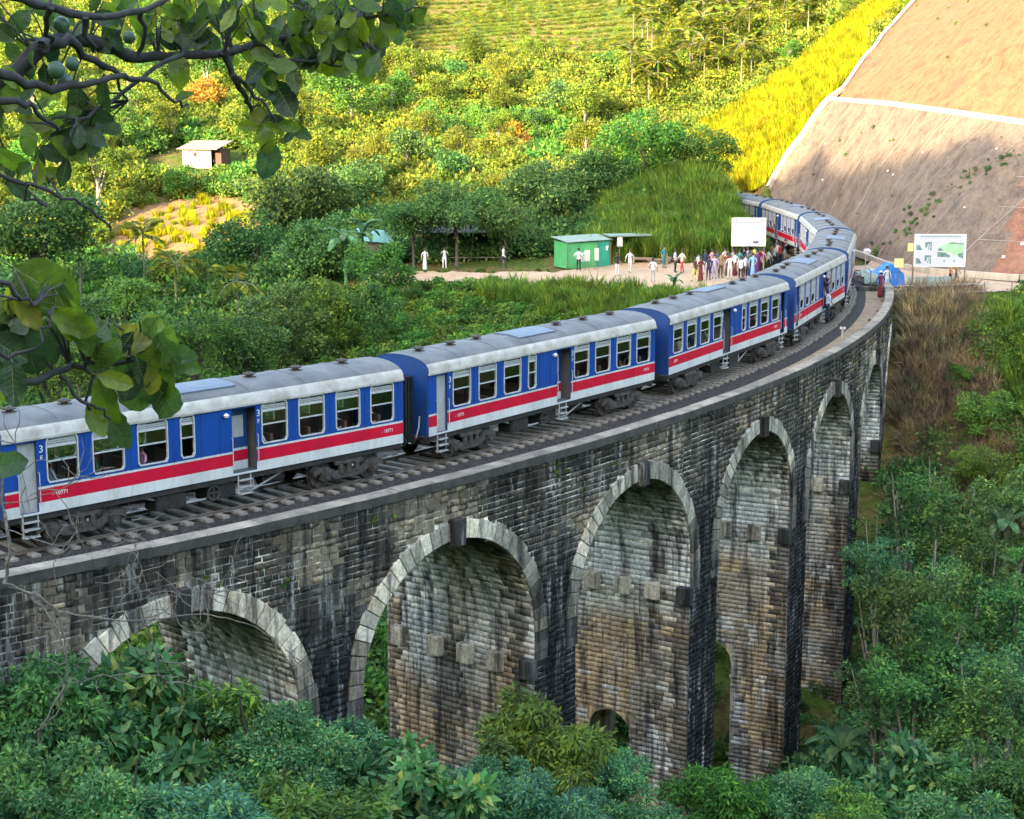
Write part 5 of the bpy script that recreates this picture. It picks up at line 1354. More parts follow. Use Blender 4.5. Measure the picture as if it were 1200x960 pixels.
for (kd, px, py, D, rc, lab) in [
 ('bank', 1060, 615, 84, 2.5, 'thin pale-stemmed tree right beside the last tall pier'),
 ('bank', 1120, 640, 80, 2.8, 'open-crowned tree on the bank in the middle of the right edge growth'),
 ('bank', 1180, 600, 84, 2.6, 'leafy tree at the right picture edge, level with the corbels'),
 ('bank', 1050, 720, 74, 2.3, 'slender tree before the last tall pier'),
 ('bank', 1130, 740, 72, 2.6, 'bushy tree halfway down the right bank'),
 ('bank', 1190, 720, 72, 2.4, 'tree at the right picture edge halfway down the bank'),
 ('bank', 1070, 820, 66, 2.4, 'leafy tree low on the bank right of the piers'),
 ('bank', 1150, 840, 64, 2.5, 'leafy tree low on the bank near the right edge'),
 ('bank_teal', 1090, 690, 77, 2.2, 'blue-green tree between the slender trees before the last pier'),
 ('bank_teal', 1030, 660, 80, 1.7, 'narrow blue-green tree touching the last tall pier'),
 ('bank', 1100, 780, 68, 2.3, 'dark tree in the middle of the lower right bank'),
 ('bank_teal', 1030, 800, 70, 1.9, 'blue-green tree at the right foot of the last tall pier'),
 ('bank_teal', 1185, 800, 66, 2.2, 'blue-green tree at the right edge low on the bank'),
 ('bank', 1155, 685, 78, 2.0, 'dark tree beside the banana plants at the right edge'),
 ('bank', 1095, 585, 88, 1.8, 'small dark tree at the lower end of the dry brown slope'),
 ('shade_mid', 1165, 490, 98, 2.2, 'bright green bush at the upper right below the sandy path'),
 ('shade_mid', 1128, 440, 102, 1.3, 'bright green bush under the map board'),
 ('shade_mid', 1185, 570, 92, 2.2, 'bright green bush at the right edge halfway up the bank'),
 ('shade_mid', 1140, 545, 94, 1.7, 'green bush beside the dry brown slope')]:
    tree_px(kd, px, py, D, rc, lab, BG_, name='leafy_tree')
# middle distance, in shade, behind the train
MG = 'shaded trees behind the train'
for (kd, px, py, D, rc, lab) in [
 ('shade', 350, 235, 150, 6.0, 'big dark tree in shade right of the sunlit clearing'),
 ('shade', 405, 215, 156, 5.0, 'dark tree behind the big shaded tree, its top catching light'),
 ('shade', 300, 290, 140, 4.6, 'dark tree at the lower right of the sunlit clearing'),
 ('shade', 380, 300, 132, 4.8, 'dark rounded tree left of the picnic shelter'),
 ('shade_mid', 445, 315, 122, 3.2, 'lighter green bushy tree left of the tea slope'),
 ('flat', 535, 246, 134.5, 4.6, 'wide flat-crowned tree over the picnic shelter'),
 ('flat', 484, 256, 134, 3.4, 'flat-crowned tree at the left end of the picnic shelter'),
 ('flat', 590, 256, 135, 3.4, 'flat-crowned tree at the right end of the picnic shelter'),
 ('shade', 640, 222, 146, 5.0, 'dark tree behind the green kiosk'),
 ('shade', 700, 205, 150, 4.6, 'dark tree behind and right of the green kiosk'),
 ('shade_mid', 755, 178, 152, 4.4, 'tree with flat sprays of leaves left of the grassy mound'),
 ('shade_mid', 820, 195, 150, 4.0, 'green tree on top of the grassy mound'),
 ('shade', 330, 385, 112, 3.8, 'dark tree just above the train roof, left of the tea slope'),
 ('shade', 285, 400, 104, 3.2, 'dark tree above the roof of the nearest carriage'),
 ('shade_mid', 395, 365, 115, 3.6, 'green tree above the joint of the first two carriages'),
 ('shade', 440, 360, 114, 2.6, 'small dark tree at the left edge of the tea slope'),
 ('shade_mid', 230, 400, 100, 2.6, 'green shrub tree behind the roof hatch of the nearest carriage'),
 ('shade_mid', 150, 355, 118, 3.0, 'rounded bright green tree left of centre above the nearest carriage'),
 ('shade', 45, 262, 132, 6.0, 'dark tall tree at the left picture edge behind the leaves'),
 ('shade', 15, 350, 108, 4.4, 'dark tree at the left picture edge behind the lower leaves'),
 ('shade', 95, 400, 104, 3.6, 'dark tree behind the lower cluster of big leaves'),
 ('shade', 170, 410, 100, 3.0, 'dark tree between the lower leaves and the carriage roof'),
 ('shade_mid', 60, 430, 92, 3.0, 'green tree just above the roof at the left edge'),
 ('hill_mid', 215, 238, 168, 2.3, 'bright sunlit bush tree on the bank below the hut'),
 ('hill_mid', 190, 330, 138, 3.2, 'sunlit tree at the lower edge of the clearing')]:
    tree_px(kd, px, py, D, rc, lab, MG, name='leafy_tree')
# sunlit hillside wood
HG = 'trees of the sunlit hillside wood'
LABH = {'hill': 'yellow-green hillside tree', 'hill_mid': 'green hillside tree', 'hill_dark': 'dark green hillside tree', 'hill_orange': 'reddish-leaved hillside tree'}
def region(x, y):
    px = 600 + FPX*x/y
    if px < 190: return 'left of the hut, lower on the slope' if y < 200 else 'left of the hut, halfway up' if y < 245 else 'high up at the left, behind the near branch'
    if px < 330: return 'just behind the white hut' if y < 215 else 'above the white hut, behind the hanging twig' if y < 260 else 'high above the white hut'
    if px < 500: return 'between the hut and the picnic shelter' if y < 190 else 'left of the tea rows, halfway up' if y < 240 else 'left of the tea rows, high up'
    if px < 720: return 'behind the green kiosk and shelter' if y < 190 else 'just below the tea rows' if y < 235 else 'above the tea rows'
    return 'behind the grassy mound' if y < 205 else 'among the areca palms' if y < 260 else 'above the areca palms'
rh = np.random.default_rng(17); used = []; tries = 0
def palmy(x, y): return (x > 14) & (x < 40) & (y > 196) & (y < 262)
while len(used) < 250 and tries < 9000:
    tries += 1; y = float(rh.uniform(155, 320)); x = float(rh.uniform(-y*0.33-4, y*0.30))
    ax_, ay_ = np.array([x]), np.array([y])
    if tea_reg(ax_, ay_)[0] or shoulder(ax_, ay_)[0] or oncut(ax_, ay_)[0] or clearing(ax_, ay_)[0] or not offtrack(ax_, ay_, 8)[0]: continue
    if palmy(x, y) and rh.random() < 0.75: continue
    if math.hypot(x+33, y-178) < 7 or (abs(x/y+0.184) < 0.03 and 140 < y < 179): continue
    if x > 4 and y < 172: continue
    if any((x-u)**2+(y-v)**2 < 30 for u, v in used): continue
    used.append((x, y)); q = rh.random()
    kd = 'hill' if q < 0.66 else 'hill_mid' if q < 0.89 else 'hill_dark' if q < 0.975 else 'hill_orange'
    low = 1.0 if x < -15 else 0.72
    rc = float(rh.uniform(2.0, 4.2))*low; where = region(x, y); tree(kd, x, y, rc*float(rh.uniform(0.9, 1.7)), rc, LABH[kd] + ' ' + where, HG + ' ' + where + ' (' + kd.replace('_', ' ') + ')', name='hillside_tree')

# ---------------------------------------------------------------- palms
def frond_mesh(name, L, nl, ll, mat, arch, seed):
    """one arching frond along +X: rachis with two rows of leaflets"""
    rng = np.random.default_rng(seed); mb = MB(); pts = []
    for t in np.linspace(0, 1, 7): pts.append(Vector((L*t*(1-0.12*t), 0, L*(0.45*t - arch*t*t))))
    mb.tube(pts, [0.03*(1-0.75*t) for t in np.linspace(0, 1, 7)], 4, 0)
    for k in range(nl):
        t = 0.12 + 0.86*k/(nl-1); i = min(int(t*6), 5); f = t*6-i; p = pts[i].lerp(pts[i+1], f); l = ll*(0.55+0.9*math.sin(math.pi*min(t*0.9+0.1, 1)))*0.75
        for sg in (-1, 1):
            d = Vector((0.55, sg*0.85, -0.30+rng.normal(0, 0.15))).normalized(); w = Vector((0.11, 0, 0.03))
            e = p + d*l; m_ = p + d*l*0.5 + Vector((0, 0, 0.05*l)); mb.poly([p, m_+w, e, m_-w], 1)
    return mb.mesh(name, [M['pale_bark'], mat])
FM = [frond_mesh('frond', 2.6, 13, 0.95, M['l_palm'], 0.62, s) for s in (1, 2)]
M['palm_bark'] = surf('palm stem', (0.20,0.17,0.11), 0.85, (0.13,0.11,0.07), 4)
def palm(x, y, h, label, group, fs=1.0, nf=9, dead=False):
    z = z1(x, y)-0.2; o = empty('areca_palm', (x, y, z), float(vr.uniform(0, 6)), label, 'palm', group)
    mb = MB(); b = vr.normal(0, 0.25, 2); mb.tube([(b[0]*math.sin(t*2)*0.6, b[1]*math.sin(t*2)*0.6, h*t) for t in np.linspace(0, 1, 6)], [0.12, 0.09, 0.085, 0.08, 0.08, 0.07], 6)
    mb.build('trunk', M['palm_bark'], o, True); tx_, ty_ = b[0]*math.sin(2)*0.6, b[1]*math.sin(2)*0.6
    cs = MB(); cs.tube([(0,0,0),(0,0,0.9)], [0.10, 0.06], 6); c_ = cs.build('crownshaft', M['l_mid'], o); c_.location = (tx_, ty_, h)
    for k in range(nf):
        f = add('frond', FM[k % 2], o); f.location = (tx_, ty_, h+0.8); f.rotation_euler = (0, float(vr.uniform(-0.9, 0.5)), 6.283*k/nf + float(vr.uniform(-.3, .3))); f.scale = (fs*float(vr.uniform(.8, 1.1)),)*3
PG = 'slender areca palms on the hillside'
n = 0; tries = 0; pl = []
while n < 44 and tries < 4000:
    tries += 1; px, py = rh.uniform(735, 945), rh.uniform(10, 160); D = 205 + (150-py)*0.33 + rh.uniform(-6, 6); p = at(px, py, D)
    if shoulder(np.array([p.x]), np.array([p.y]))[0] or any((p.x-u)**2+(p.y-v)**2 < 4.0 for u, v in pl): continue
    pl.append((p.x, p.y)); palm(p.x, p.y, float(rh.uniform(3.0, 7.0)), 'slender areca palm in the %s part of the palm stand, %s' % ('left' if px < 800 else 'middle' if px < 870 else 'right', 'lower row' if py > 110 else 'middle row' if py > 60 else 'upper row'), PG, float(rh.uniform(0.95, 1.35)), 12); n += 1
for (px, py, D, h, lab) in [(92, 290, 135, 9.5, 'areca palm with drooping crown at the left, beyond the lower leaves'), (165, 285, 140, 8.5, 'areca palm standing before the orange clearing'), (275, 340, 120, 8.5, 'areca palm leaning at the dark lower right of the clearing'),
                       (58, 300, 140, 8.0, 'areca palm half hidden behind the near leaves at the left'), (205, 320, 132, 6.0, 'short areca palm below the clearing')]:
    p = at(px, py, D); zg = z1(p.x, p.y); palm(p.x, p.y, max(p.z-zg, 4), lab, 'areca palms of the left valley', 1.0)
# ---------------------------------------------------------------- banana plants
def banana_leaf():
    mb = MB(); n = 9; L = 2.4
    prev = None
    for k in range(n+1):
        t = k/n; x = L*t*(1-0.25*t); z = L*(0.75*t-0.95*t*t); w = 0.30*math.sin(math.pi*min(1, t*0.93+0.05))**0.6 + 0.01
        row = [(x, -w, z-0.10*w/0.3), (x, 0, z), (x, w, z-0.10*w/0.3)]
        if prev:
            mb.poly([prev[0], prev[1], row[1], row[0]]); mb.poly([prev[1], prev[2], row[2], row[1]])
        prev = row
    return mb.mesh('leaf', M['l_banana'], True)
BL = banana_leaf()
def banana(px, py, D, h, label, s=1.0, nf=8):
    p = at(px, py, D); z = z1(p.x, p.y)-0.1; hh = max(h, p.z-z)
    o = empty('banana_plant', (p.x, p.y, z), float(vr.uniform(0, 6)), label, 'plant', 'banana plants')
    mb = MB(); mb.tube([(0,0,0),(0.04,0,hh*0.5),(0.02,0.02,hh)], [0.16, 0.13, 0.07], 8); mb.build('stem', M['l_banana'], o, True)
    for k in range(nf):
        f = add('leaf', BL, o); f.location = (0.02, 0.02, hh-0.1); f.rotation_euler = (float(vr.uniform(-.2, .2)), float(vr.uniform(-1.0, 0.1)), 6.283*k/nf+float(vr.uniform(-.4, .4))); f.scale = (s*float(vr.uniform(.7, 1.1)),)*3
banana(985, 880, 70, 1.2, 'banana plant with long pale leaves at the foot of the last tall pier', 1.1)
banana(1030, 850, 68, 1.0, 'small banana plant right of the last tall pier', 0.8, 6)
banana(1175, 620, 82, 1.5, 'banana plant at the right picture edge', 1.1)
banana(1155, 660, 80, 1.2, 'banana plant with an upright leaf on the right bank', 0.9, 6)
banana(405, 285, 128, 2.0, 'banana plant left of the picnic shelter', 1.2)
banana(425, 275, 130, 2.0, 'banana plant beside the teal tin roof', 1.1)
banana(790, 330, 118, 0.6, 'banana-like plant at the end of the reed edge', 0.6, 6)

# ================================================================== PEOPLE
def cloth(name, c): return surf(name, c, 0.85, tuple(x*0.8 for x in c), 9)
CC = {'white': (0.60,0.59,0.57), 'cream': (0.62,0.56,0.45), 'black': (0.015,0.015,0.018), 'navy': (0.02,0.035,0.075), 'teal': (0.03,0.20,0.18), 'maroon': (0.13,0.012,0.018), 'tan': (0.38,0.22,0.08),
      'brown': (0.10,0.05,0.03), 'yellow': (0.55,0.50,0.10), 'sky': (0.20,0.38,0.68), 'pale_blue': (0.42,0.55,0.66), 'pink': (0.65,0.28,0.38), 'lavender': (0.38,0.33,0.50), 'purple': (0.15,0.04,0.14), 'orange': (0.62,0.22,0.07), 'grey': (0.30,0.30,0.30), 'darkgreen': (0.03,0.09,0.06), 'red': (0.45,0.04,0.04)}
CM = {k: cloth('cloth '+k, v) for k, v in CC.items()}
SKIN = [surf('skin brown', (0.20,0.105,0.065), 0.6, (0.17,0.09,0.055), 12), surf('skin light', (0.42,0.25,0.17), 0.6, (0.36,0.21,0.14), 12)]
HAIR = surf('dark hair', (0.012,0.010,0.009), 0.6, (0.02,0.016,0.013), 15)
_pose = {}
def pose_mesh(pose):
    """continuous body grown from a skeleton; returns verts, faces and a garment class per face (0 skin, 1 top, 2 bottom, 3 shoes)"""
    if pose in _pose: return _pose[pose]
    J = {'pel': (0,0,0.93,0.15,0.11), 'wai': (0,0,1.08,0.125,0.095), 'che': (0,0.01,1.28,0.155,0.11), 'sho': (0,0.0,1.42,0.11,0.085), 'nec': (0,0.0,1.50,0.052,0.055), 'jaw': (0,-0.012,1.58,0.062,0.075), 'hea': (0,-0.005,1.67,0.078,0.095), 'top': (0,0.005,1.745,0.05,0.06)}
    E = [('pel','wai',1),('wai','che',1),('che','sho',1),('sho','nec',0),('nec','jaw',0),('jaw','hea',0),('hea','top',0)]
    arms = {'stand': [(0.30,0.02,1.17,0.33,-0.06,0.93),(0.29,0.02,1.17,0.30,-0.05,0.93)], 'walk': [(0.29,0.10,1.18,0.30,-0.02,0.96),(0.29,-0.10,1.18,0.30,-0.22,1.0)],
            'photo': [(0.28,-0.14,1.22,0.10,-0.30,1.50),(0.28,-0.14,1.22,0.10,-0.30,1.50)], 'hips': [(0.36,0.06,1.18,0.20,-0.05,1.0),(0.30,0.02,1.17,0.31,-0.05,0.93)],
            'dress': [(0.27,-0.02,1.17,0.20,-0.20,1.02),(0.28,0.0,1.17,0.29,-0.06,0.94)], 'sit': [(0.28,-0.06,1.17,0.20,-0.30,1.05),(0.28,-0.06,1.17,0.20,-0.30,1.05)],
            'hang': [(0.30,-0.05,1.62,0.34,0.05,1.86),(0.28,0.05,1.18,0.30,-0.1,0.95)], 'lean': [(0.34,-0.12,1.22,0.12,-0.34,1.20),(0.30,-0.05,1.18,0.20,-0.28,1.12)]}[pose]
    for sg, (ex, ey, ez, hx, hy, hz), n in ((1, arms[0], 'r'), (-1, arms[1], 'l')):
        J['cl'+n] = (sg*0.185,0,1.40,0.058,0.055); J['el'+n] = (sg*ex,ey,ez,0.042,0.042); J['wr'+n] = (sg*hx,hy,hz,0.028,0.030)
        d = Vector((hx-ex, hy-ey, hz-ez)).normalized()*0.09; J['ha'+n] = (sg*(hx+d.x),hy+d.y,hz+d.z,0.034,0.022)
        J['fi'+n] = (sg*(hx+2*d.x),hy+2*d.y,hz+2*d.z,0.018,0.014); J['th'+n] = (sg*(hx+d.x*0.9-0.035),hy+d.y*0.9-0.03,hz+d.z*0.9,0.011,0.011)
        E += [('sho','cl'+n,1),('cl'+n,'el'+n,1),('el'+n,'wr'+n,0),('wr'+n,'ha'+n,0),('ha'+n,'fi'+n,0),('ha'+n,'th'+n,0)]
    if pose == 'dress':
        J['kn'] = (0,0.0,0.55,0.17,0.16); J['an'] = (0,0.01,0.12,0.22,0.20); J['ft'] = (0,0.0,0.03,0.20,0.19); E += [('pel','kn',2),('kn','an',2),('an','ft',2)]
    else:
        for sg, n in ((1,'r'),(-1,'l')):
            if pose in ('sit', 'lean'): K, F = (sg*0.12,-0.42,0.90), (sg*0.13,-0.45,0.50)
            elif pose == 'walk': K, F = (sg*0.10,-0.16*sg-0.02,0.50), (sg*0.10,-0.20*sg+0.06,0.09)
            else: K, F = (sg*0.105,-0.03,0.50), (sg*0.12,0.01,0.09)
            J['hi'+n] = (sg*0.095,0,0.84,0.088,0.092); J['kn'+n] = K+(0.060,0.062); J['an'+n] = F+(0.042,0.044); J['to'+n] = (F[0]+sg*0.02,F[1]-0.15,F[2]-0.045,0.040,0.030)
            E += [('pel','hi'+n,2),('hi'+n,'kn'+n,2),('kn'+n,'an'+n,2),('an'+n,'to'+n,3)]
    names = list(J); ix = {n: i for i, n in enumerate(names)}
    me = bpy.data.meshes.new('tmp'); me.from_pydata([J[n][:3] for n in names], [(ix[a], ix[b]) for a, b, _ in E], [])
    ob = bpy.data.objects.new('tmp', me); COL.objects.link(ob); sk = ob.modifiers.new('s', 'SKIN'); sk.use_smooth_shade = True; sb = ob.modifiers.new('u', 'SUBSURF'); sb.levels = 1; sb.render_levels = 1
    if not me.skin_vertices: 
        with bpy.context.temp_override(object=ob, active_object=ob): bpy.ops.mesh.customdata_skin_add()
    for i, n in enumerate(names): me.skin_vertices[0].data[i].radius = J[n][3:5]; me.skin_vertices[0].data[i].use_root = (n == 'pel')
    dg = bpy.context.evaluated_depsgraph_get(); ev_ = bpy.data.meshes.new_from_object(ob.evaluated_get(dg))
    V = [tuple(v.co) for v in ev_.vertices]; F = [tuple(p.vertices) for p in ev_.polygons]; cls = []
    seg = [(Vector(J[a][:3]), Vector(J[b][:3]), c, (J[a][3]+J[b][3])/2) for a, b, c in E]
    for p in ev_.polygons:
        c = p.center; best = (9e9, 0)
        for a, b, k, r_ in seg:
            t = max(0, min(1, (c-a).dot(b-a)/max((b-a).length_squared, 1e-9))); d = (c-(a+(b-a)*t)).length - r_*0.8
            if d < best[0]: best = (d, k)
        cls.append(best[1])
    bpy.data.objects.remove(ob); bpy.data.meshes.remove(me); bpy.data.meshes.remove(ev_)
    _pose[pose] = (V, F, cls); return _pose[pose]
def hair_mesh():
    mb = MB(); mb.lathe([(0.098,-0.03),(0.104,0.02),(0.095,0.07),(0.065,0.105),(0.0,0.118)], (0,0.012,1.665), 12); mb.lathe([(0.06,-0.10),(0.07,-0.05),(0.098,-0.03)], (0,0.045,1.665), 10)
    return mb.mesh('hair', HAIR, True)
HM = hair_mesh()
hm_ = MB(); hm_.lathe([(0.17,0.0),(0.165,0.012),(0.105,0.02),(0.10,0.09),(0.05,0.115),(0,0.118)], (0,0.0,1.70), 14); HATM = hm_.mesh('hat', CM['white'], True)
bp_ = MB(); bp_.box((0,0.17,1.25),(0.30,0.17,0.42),taper=0.85); bp_.b2(-0.10,-0.06,-0.12,0.1,1.40,1.43); BPM = bp_.mesh('backpack', CM['black'])
def person(loc, face, pose, top, bot, label, group=None, skin=0, hat=False, pack=False, h=1.0, floor=True):
    """loc = where the feet stand; face = heading in radians (0 looks towards the camera, -Y)"""
    V, F, cls = pose_mesh(pose)
    me = bpy.data.meshes.new('person'); me.from_pydata(V, [], F)
    for m_ in (SKIN[skin], CM[top], CM[bot], CM['black']): me.materials.append(m_)
    me.polygons.foreach_set("material_index", cls); me.polygons.foreach_set("use_smooth", [True]*len(F))
    o = add('person', me); o.location = loc; o.rotation_euler = (0, 0, face); o.scale = (h, h, h)
    tag(o, label, 'person', group)
    add('hair', HM, o)
    if hat: add('hat', HATM, o)
    if pack: add('backpack', BPM, o)
    return o
def stand_px(px, py, **kw):
    """ground point under a photo position: march the line of sight down to the land"""
    lo_, hi_ = 60.0, 170.0; D = lo_
    while D < hi_:
        p = at(px, py, D)
        if p.z < z1(p.x, p.y) + 0.10: break
        D += 0.5
    return Vector((p.x, p.y, z1(p.x, p.y) + 0.09))
TG = 'people on the terrace beside the line'
for (px, py, f, pose, top, bot, lab, kw) in [
 (498, 317, 0.3, 'dress', 'white', 'white', 'person in a long white dress at the left end of the path, left of two', dict(h=.98)),
 (521, 316, 0.0, 'photo', 'white', 'white', 'person all in white with raised hands on the path under the trees', {}),
 (590, 315, 1.3, 'walk', 'white', 'black', 'person in white top walking at the end of the picnic shelter', {}),
 (678, 318, 2.9, 'hips', 'white', 'black', 'person in white top and dark shorts before the green kiosk', {}),
 (723, 324, 0.4, 'stand', 'black', 'white', 'person in black jacket and white trousers beside the small sign post', {}),
 (738, 320, -0.3, 'walk', 'white', 'cream', 'person in pale clothes right of the small sign post', {}),
 (765, 331, 2.8, 'hips', 'white', 'grey', 'person in white half hidden behind the reeds', {}),
 (778, 315, 0.8, 'stand', 'teal', 'teal', 'person all in teal in the middle of the terrace', dict(pack=True)),
 (791, 320, 1.2, 'stand', 'white', 'black', 'person in white with a black backpack beside the person in teal', dict(pack=True)),
 (799, 321, -1.0, 'walk', 'cream', 'red', 'person in cream and red beside the black backpack', {}),
 (814, 331, 0.9, 'walk', 'brown', 'yellow', 'person in yellow trousers at the left end of the crowd', {}),
 (821, 330, 0.5, 'dress', 'maroon', 'maroon', 'person in a long maroon dress at the left end of the crowd', {}),
 (830, 329, 0.2, 'stand', 'navy', 'navy', 'person all in navy in the crowd', {}),
 (837, 327, -0.4, 'stand', 'lavender', 'lavender', 'person in lavender in the crowd behind the navy one', {}),
 (844, 326, 0.4, 'hips', 'tan', 'brown', 'tall person in tan shirt and brown trousers in the crowd', dict(h=1.06)),
 (840, 322, 0.1, 'stand', 'darkgreen', 'black', 'person in dark green at the back of the crowd', {}),
 (855, 328, 0.0, 'stand', 'white', 'white', 'person in white shirt and white trousers in the crowd', dict(h=1.03)),
 (861, 324, 0.3, 'dress', 'white', 'maroon', 'person in white top and maroon skirt in the crowd', {}),
 (868, 330, -0.3, 'stand', 'white', 'black', 'person in white shirt and black trousers nearest the train', {}),
 (873, 327, 0.6, 'stand', 'pale_blue', 'black', 'person in pale blue shirt and black trousers near the train', {}),
 (878, 323, 0.0, 'dress', 'darkgreen', 'navy', 'person in dark clothes behind the person in sky blue', {}),
 (882, 325, -0.2, 'dress', 'sky', 'sky', 'person in a long sky blue dress in the crowd', {}),
 (887, 321, 0.4, 'dress', 'purple', 'purple', 'person in purple beside the sky blue dress', {}),
 (890, 320, 0.7, 'stand', 'maroon', 'maroon', 'person in maroon under the white board', dict(h=1.04)),
 (893, 319, -0.4, 'stand', 'pink', 'white', 'person in pink top under the right half of the white board', {}),
 (900, 318, 1.9, 'walk', 'white', 'black', 'person in white shirt right of the white board', {}),
 (907, 314, 0.6, 'stand', 'white', 'black', 'person in white and black at the right end of the crowd', {}),
 (914, 311, 0.9, 'hips', 'red', 'black', 'person in red at the far right end of the crowd', {})]:
    person(stand_px(px, py), f, pose, top, bot, lab, TG, skin=int(vr.integers(2)), **kw)
BK = ['white','navy','pink','cream','red','grey','teal','black','lavender','yellow','pale_blue','orange']
for i, (px, py) in enumerate([(818,323),(826,322),(834,321),(849,321),(852,324),(859,320),(866,321),(871,319),(876,318),(884,317),(897,315),(904,311),(911,308),(920,307)]):
    t_ = BK[i % 12]; b_ = ['black','navy','brown','white','grey'][(i*3) % 5]
    person(stand_px(px, py), vr.uniform(-1.2, 1.2), ['stand','walk','photo','hips','dress'][(i*2+1) % 5], t_, b_, 'person in %s and %s back row of the crowd, %s from left' % (t_, b_, ['first','second','third','fourth','fifth','sixth','seventh','eighth','ninth','tenth','eleventh','twelfth','thirteenth','last'][i]), TG, skin=int(vr.integers(2)), pack=(i % 4 == 0), h=float(vr.uniform(.9, 1.06)))
p = P(1.372, RC-0.85, -0.36); person(p, 1.372+2.0, 'dress', 'maroon', 'maroon', 'person in a maroon dress and white hat leaning at the end of the parapet', None, 1, True)
p = P(1.405, RC-0.3, -0.40); person(p, 0.4, 'stand', 'white', 'pale_blue', 'person in white beside the blue tarpaulin stall', None, 1)
WG = 'two people walking on the sandy path'
person(stand_px(1113, 337), 1.2, 'walk', 'orange', 'black', 'person in orange top walking under the map board, in front of the other', WG)
person(stand_px(1120, 336), 1.4, 'walk', 'tan', 'navy', 'person in tan top walking behind the orange one under the map board', WG)
# passengers; carriage-local places turned into the world
def in_car(k, x, y, z): return CARS[k].matrix_world @ Vector((x, y, z))
bpy.context.view_layer.update()
L0 = -CL/2
def pax(k, x, y, z, turn, pose, top, bot, lab, **kw):
    if pose == 'lean': z = 0.80; y = math.copysign(0.74, y); turn += 1.25*math.copysign(1, math.sin(x*7.3))
    rz = CARS[k].rotation_euler[2]; o = person(in_car(k, x, y, z), rz + turn, pose, top, bot, lab, 'passengers of the train', **kw); return o
pax(1, L0+1.75, -0.80, 1.11, 0.2, 'lean', 'maroon', 'black', 'passenger in maroon at the first window of the second carriage', h=0.92)
pax(1, L0+3.5, -0.80, 1.11, -0.3, 'lean', 'brown', 'black', 'passenger in brown at the second window of the second carriage', h=0.92)
pax(1, L0+11.1, -0.80, 1.11, 0.4, 'lean', 'white', 'black', 'passenger in white at a window near the right end of the second carriage', h=0.92)
pax(2, -(L0+0.95), 0.90, 1.11, math.pi, 'lean', 'white', 'black', 'passenger in white leaning at the first window of the third carriage', h=0.92)
pax(2, -(L0+2.4), 0.90, 1.11, math.pi+.3, 'lean', 'cream', 'black', 'passenger with arm out at the second window of the third carriage', h=0.92)
pax(2, -(L0+13.1), 0.85, 1.11, math.pi, 'lean', 'white', 'black', 'passenger in white at the last window of the third carriage', h=0.92)
pax(0, L0+1.8, -0.75, 1.11, 0.2, 'lean', 'grey', 'black', 'passenger at the first window of the nearest carriage', h=0.92)
pax(0, L0+3.3, -0.75, 1.11, -0.2, 'lean', 'darkgreen', 'black', 'passenger at the second window of the nearest carriage', h=0.92)
pax(3, L0+8.15, -1.52, 0.86, 0.5, 'hang', 'navy', 'black', 'passenger in navy hanging out of the door of the fourth carriage', h=1.0)
pax(3, L0+8.55, -1.45, 1.11, -0.3, 'hang', 'purple', 'black', 'passenger in purple leaning out high in the door of the fourth carriage', h=0.98)
pax(3, L0+7.75, -1.62, 0.62, 0.9, 'hang', 'pale_blue', 'navy', 'passenger in pale blue standing on the step of the fourth carriage', h=0.95)
pax(5, (L0+14.0), -0.8, 1.11, math.pi, 'lean', 'white', 'black', 'passenger in white at a window of the carriage behind the crowd', h=0.92)

ORD = ['first', 'second', 'third', 'fourth', 'fifth', 'sixth', 'seventh', 'eighth']; CARN = ['nearest', 'second', 'third', 'fourth']
rp = random.Random(21); taken = {(0,0),(0,1),(1,0),(1,1),(1,5),(2,7),(2,6),(2,0)}
for k in range(4):
    for i, (a_, b_) in enumerate(WINS):
        if i == 3 or (k, i) in taken or rp.random() > 0.62: continue
        side = 1 if k == 2 else -1; lean = rp.random() < 0.3; o_ = (1.05 if lean else 0.72)*side
        num = ORD[7-i] if k == 2 else ORD[i]; top_ = rp.choice(['white','red','teal','navy','pink','cream','yellow','sky','grey','orange'])
        pax(k, L0+(a_+b_)/2+rp.uniform(-.2,.2), o_, 1.11, (math.pi if side > 0 else 0)+rp.uniform(-.5,.5), 'lean', top_, 'black', 'passenger in %s at the %s window from the left of the %s carriage' % (top_, num, CARN[k]), h=rp.uniform(.86,.95), skin=rp.randrange(2))

# ================================================================== THINGS BESIDE THE LINE
M['kiosk'] = surf('green sheet metal', (0.035, 0.26, 0.085), 0.6, (0.06, 0.34, 0.13), 1.2, obj=True); M['kiosk2'] = surf('teal green sheet', (0.0, 0.20, 0.13), 0.6, (0.01, 0.26, 0.18), 1.5); M['tin'] = surf('pale tin roof', (0.20,0.27,0.20), 0.6, (0.13,0.17,0.12), 3)
M['wood'] = surf('grey wood', (0.20,0.155,0.11), 0.85, (0.12,0.09,0.065), 8, stretch=(1,1,0.3)); M['board'] = surf('printed board pale', (0.46,0.465,0.50), 0.5, (0.41,0.42,0.47), 1.5); M['panelwhite'] = surf('weathered white panel', (0.50,0.50,0.48), 0.6, (0.40,0.39,0.36), 3); M['ink'] = surf('dark print', (0.05,0.055,0.07), 0.6, (0.09,0.10,0.11), 5)
M['mapgreen'] = surf('printed map green', (0.20,0.42,0.20), 0.6, (0.32,0.50,0.34), 2.5); M['mapwater'] = surf('printed photo teal', (0.05,0.13,0.12), 0.6, (0.15,0.24,0.22), 5); M['yellow'] = surf('yellow sign', (0.72,0.68,0.30), 0.6, (0.60,0.58,0.26), 3)
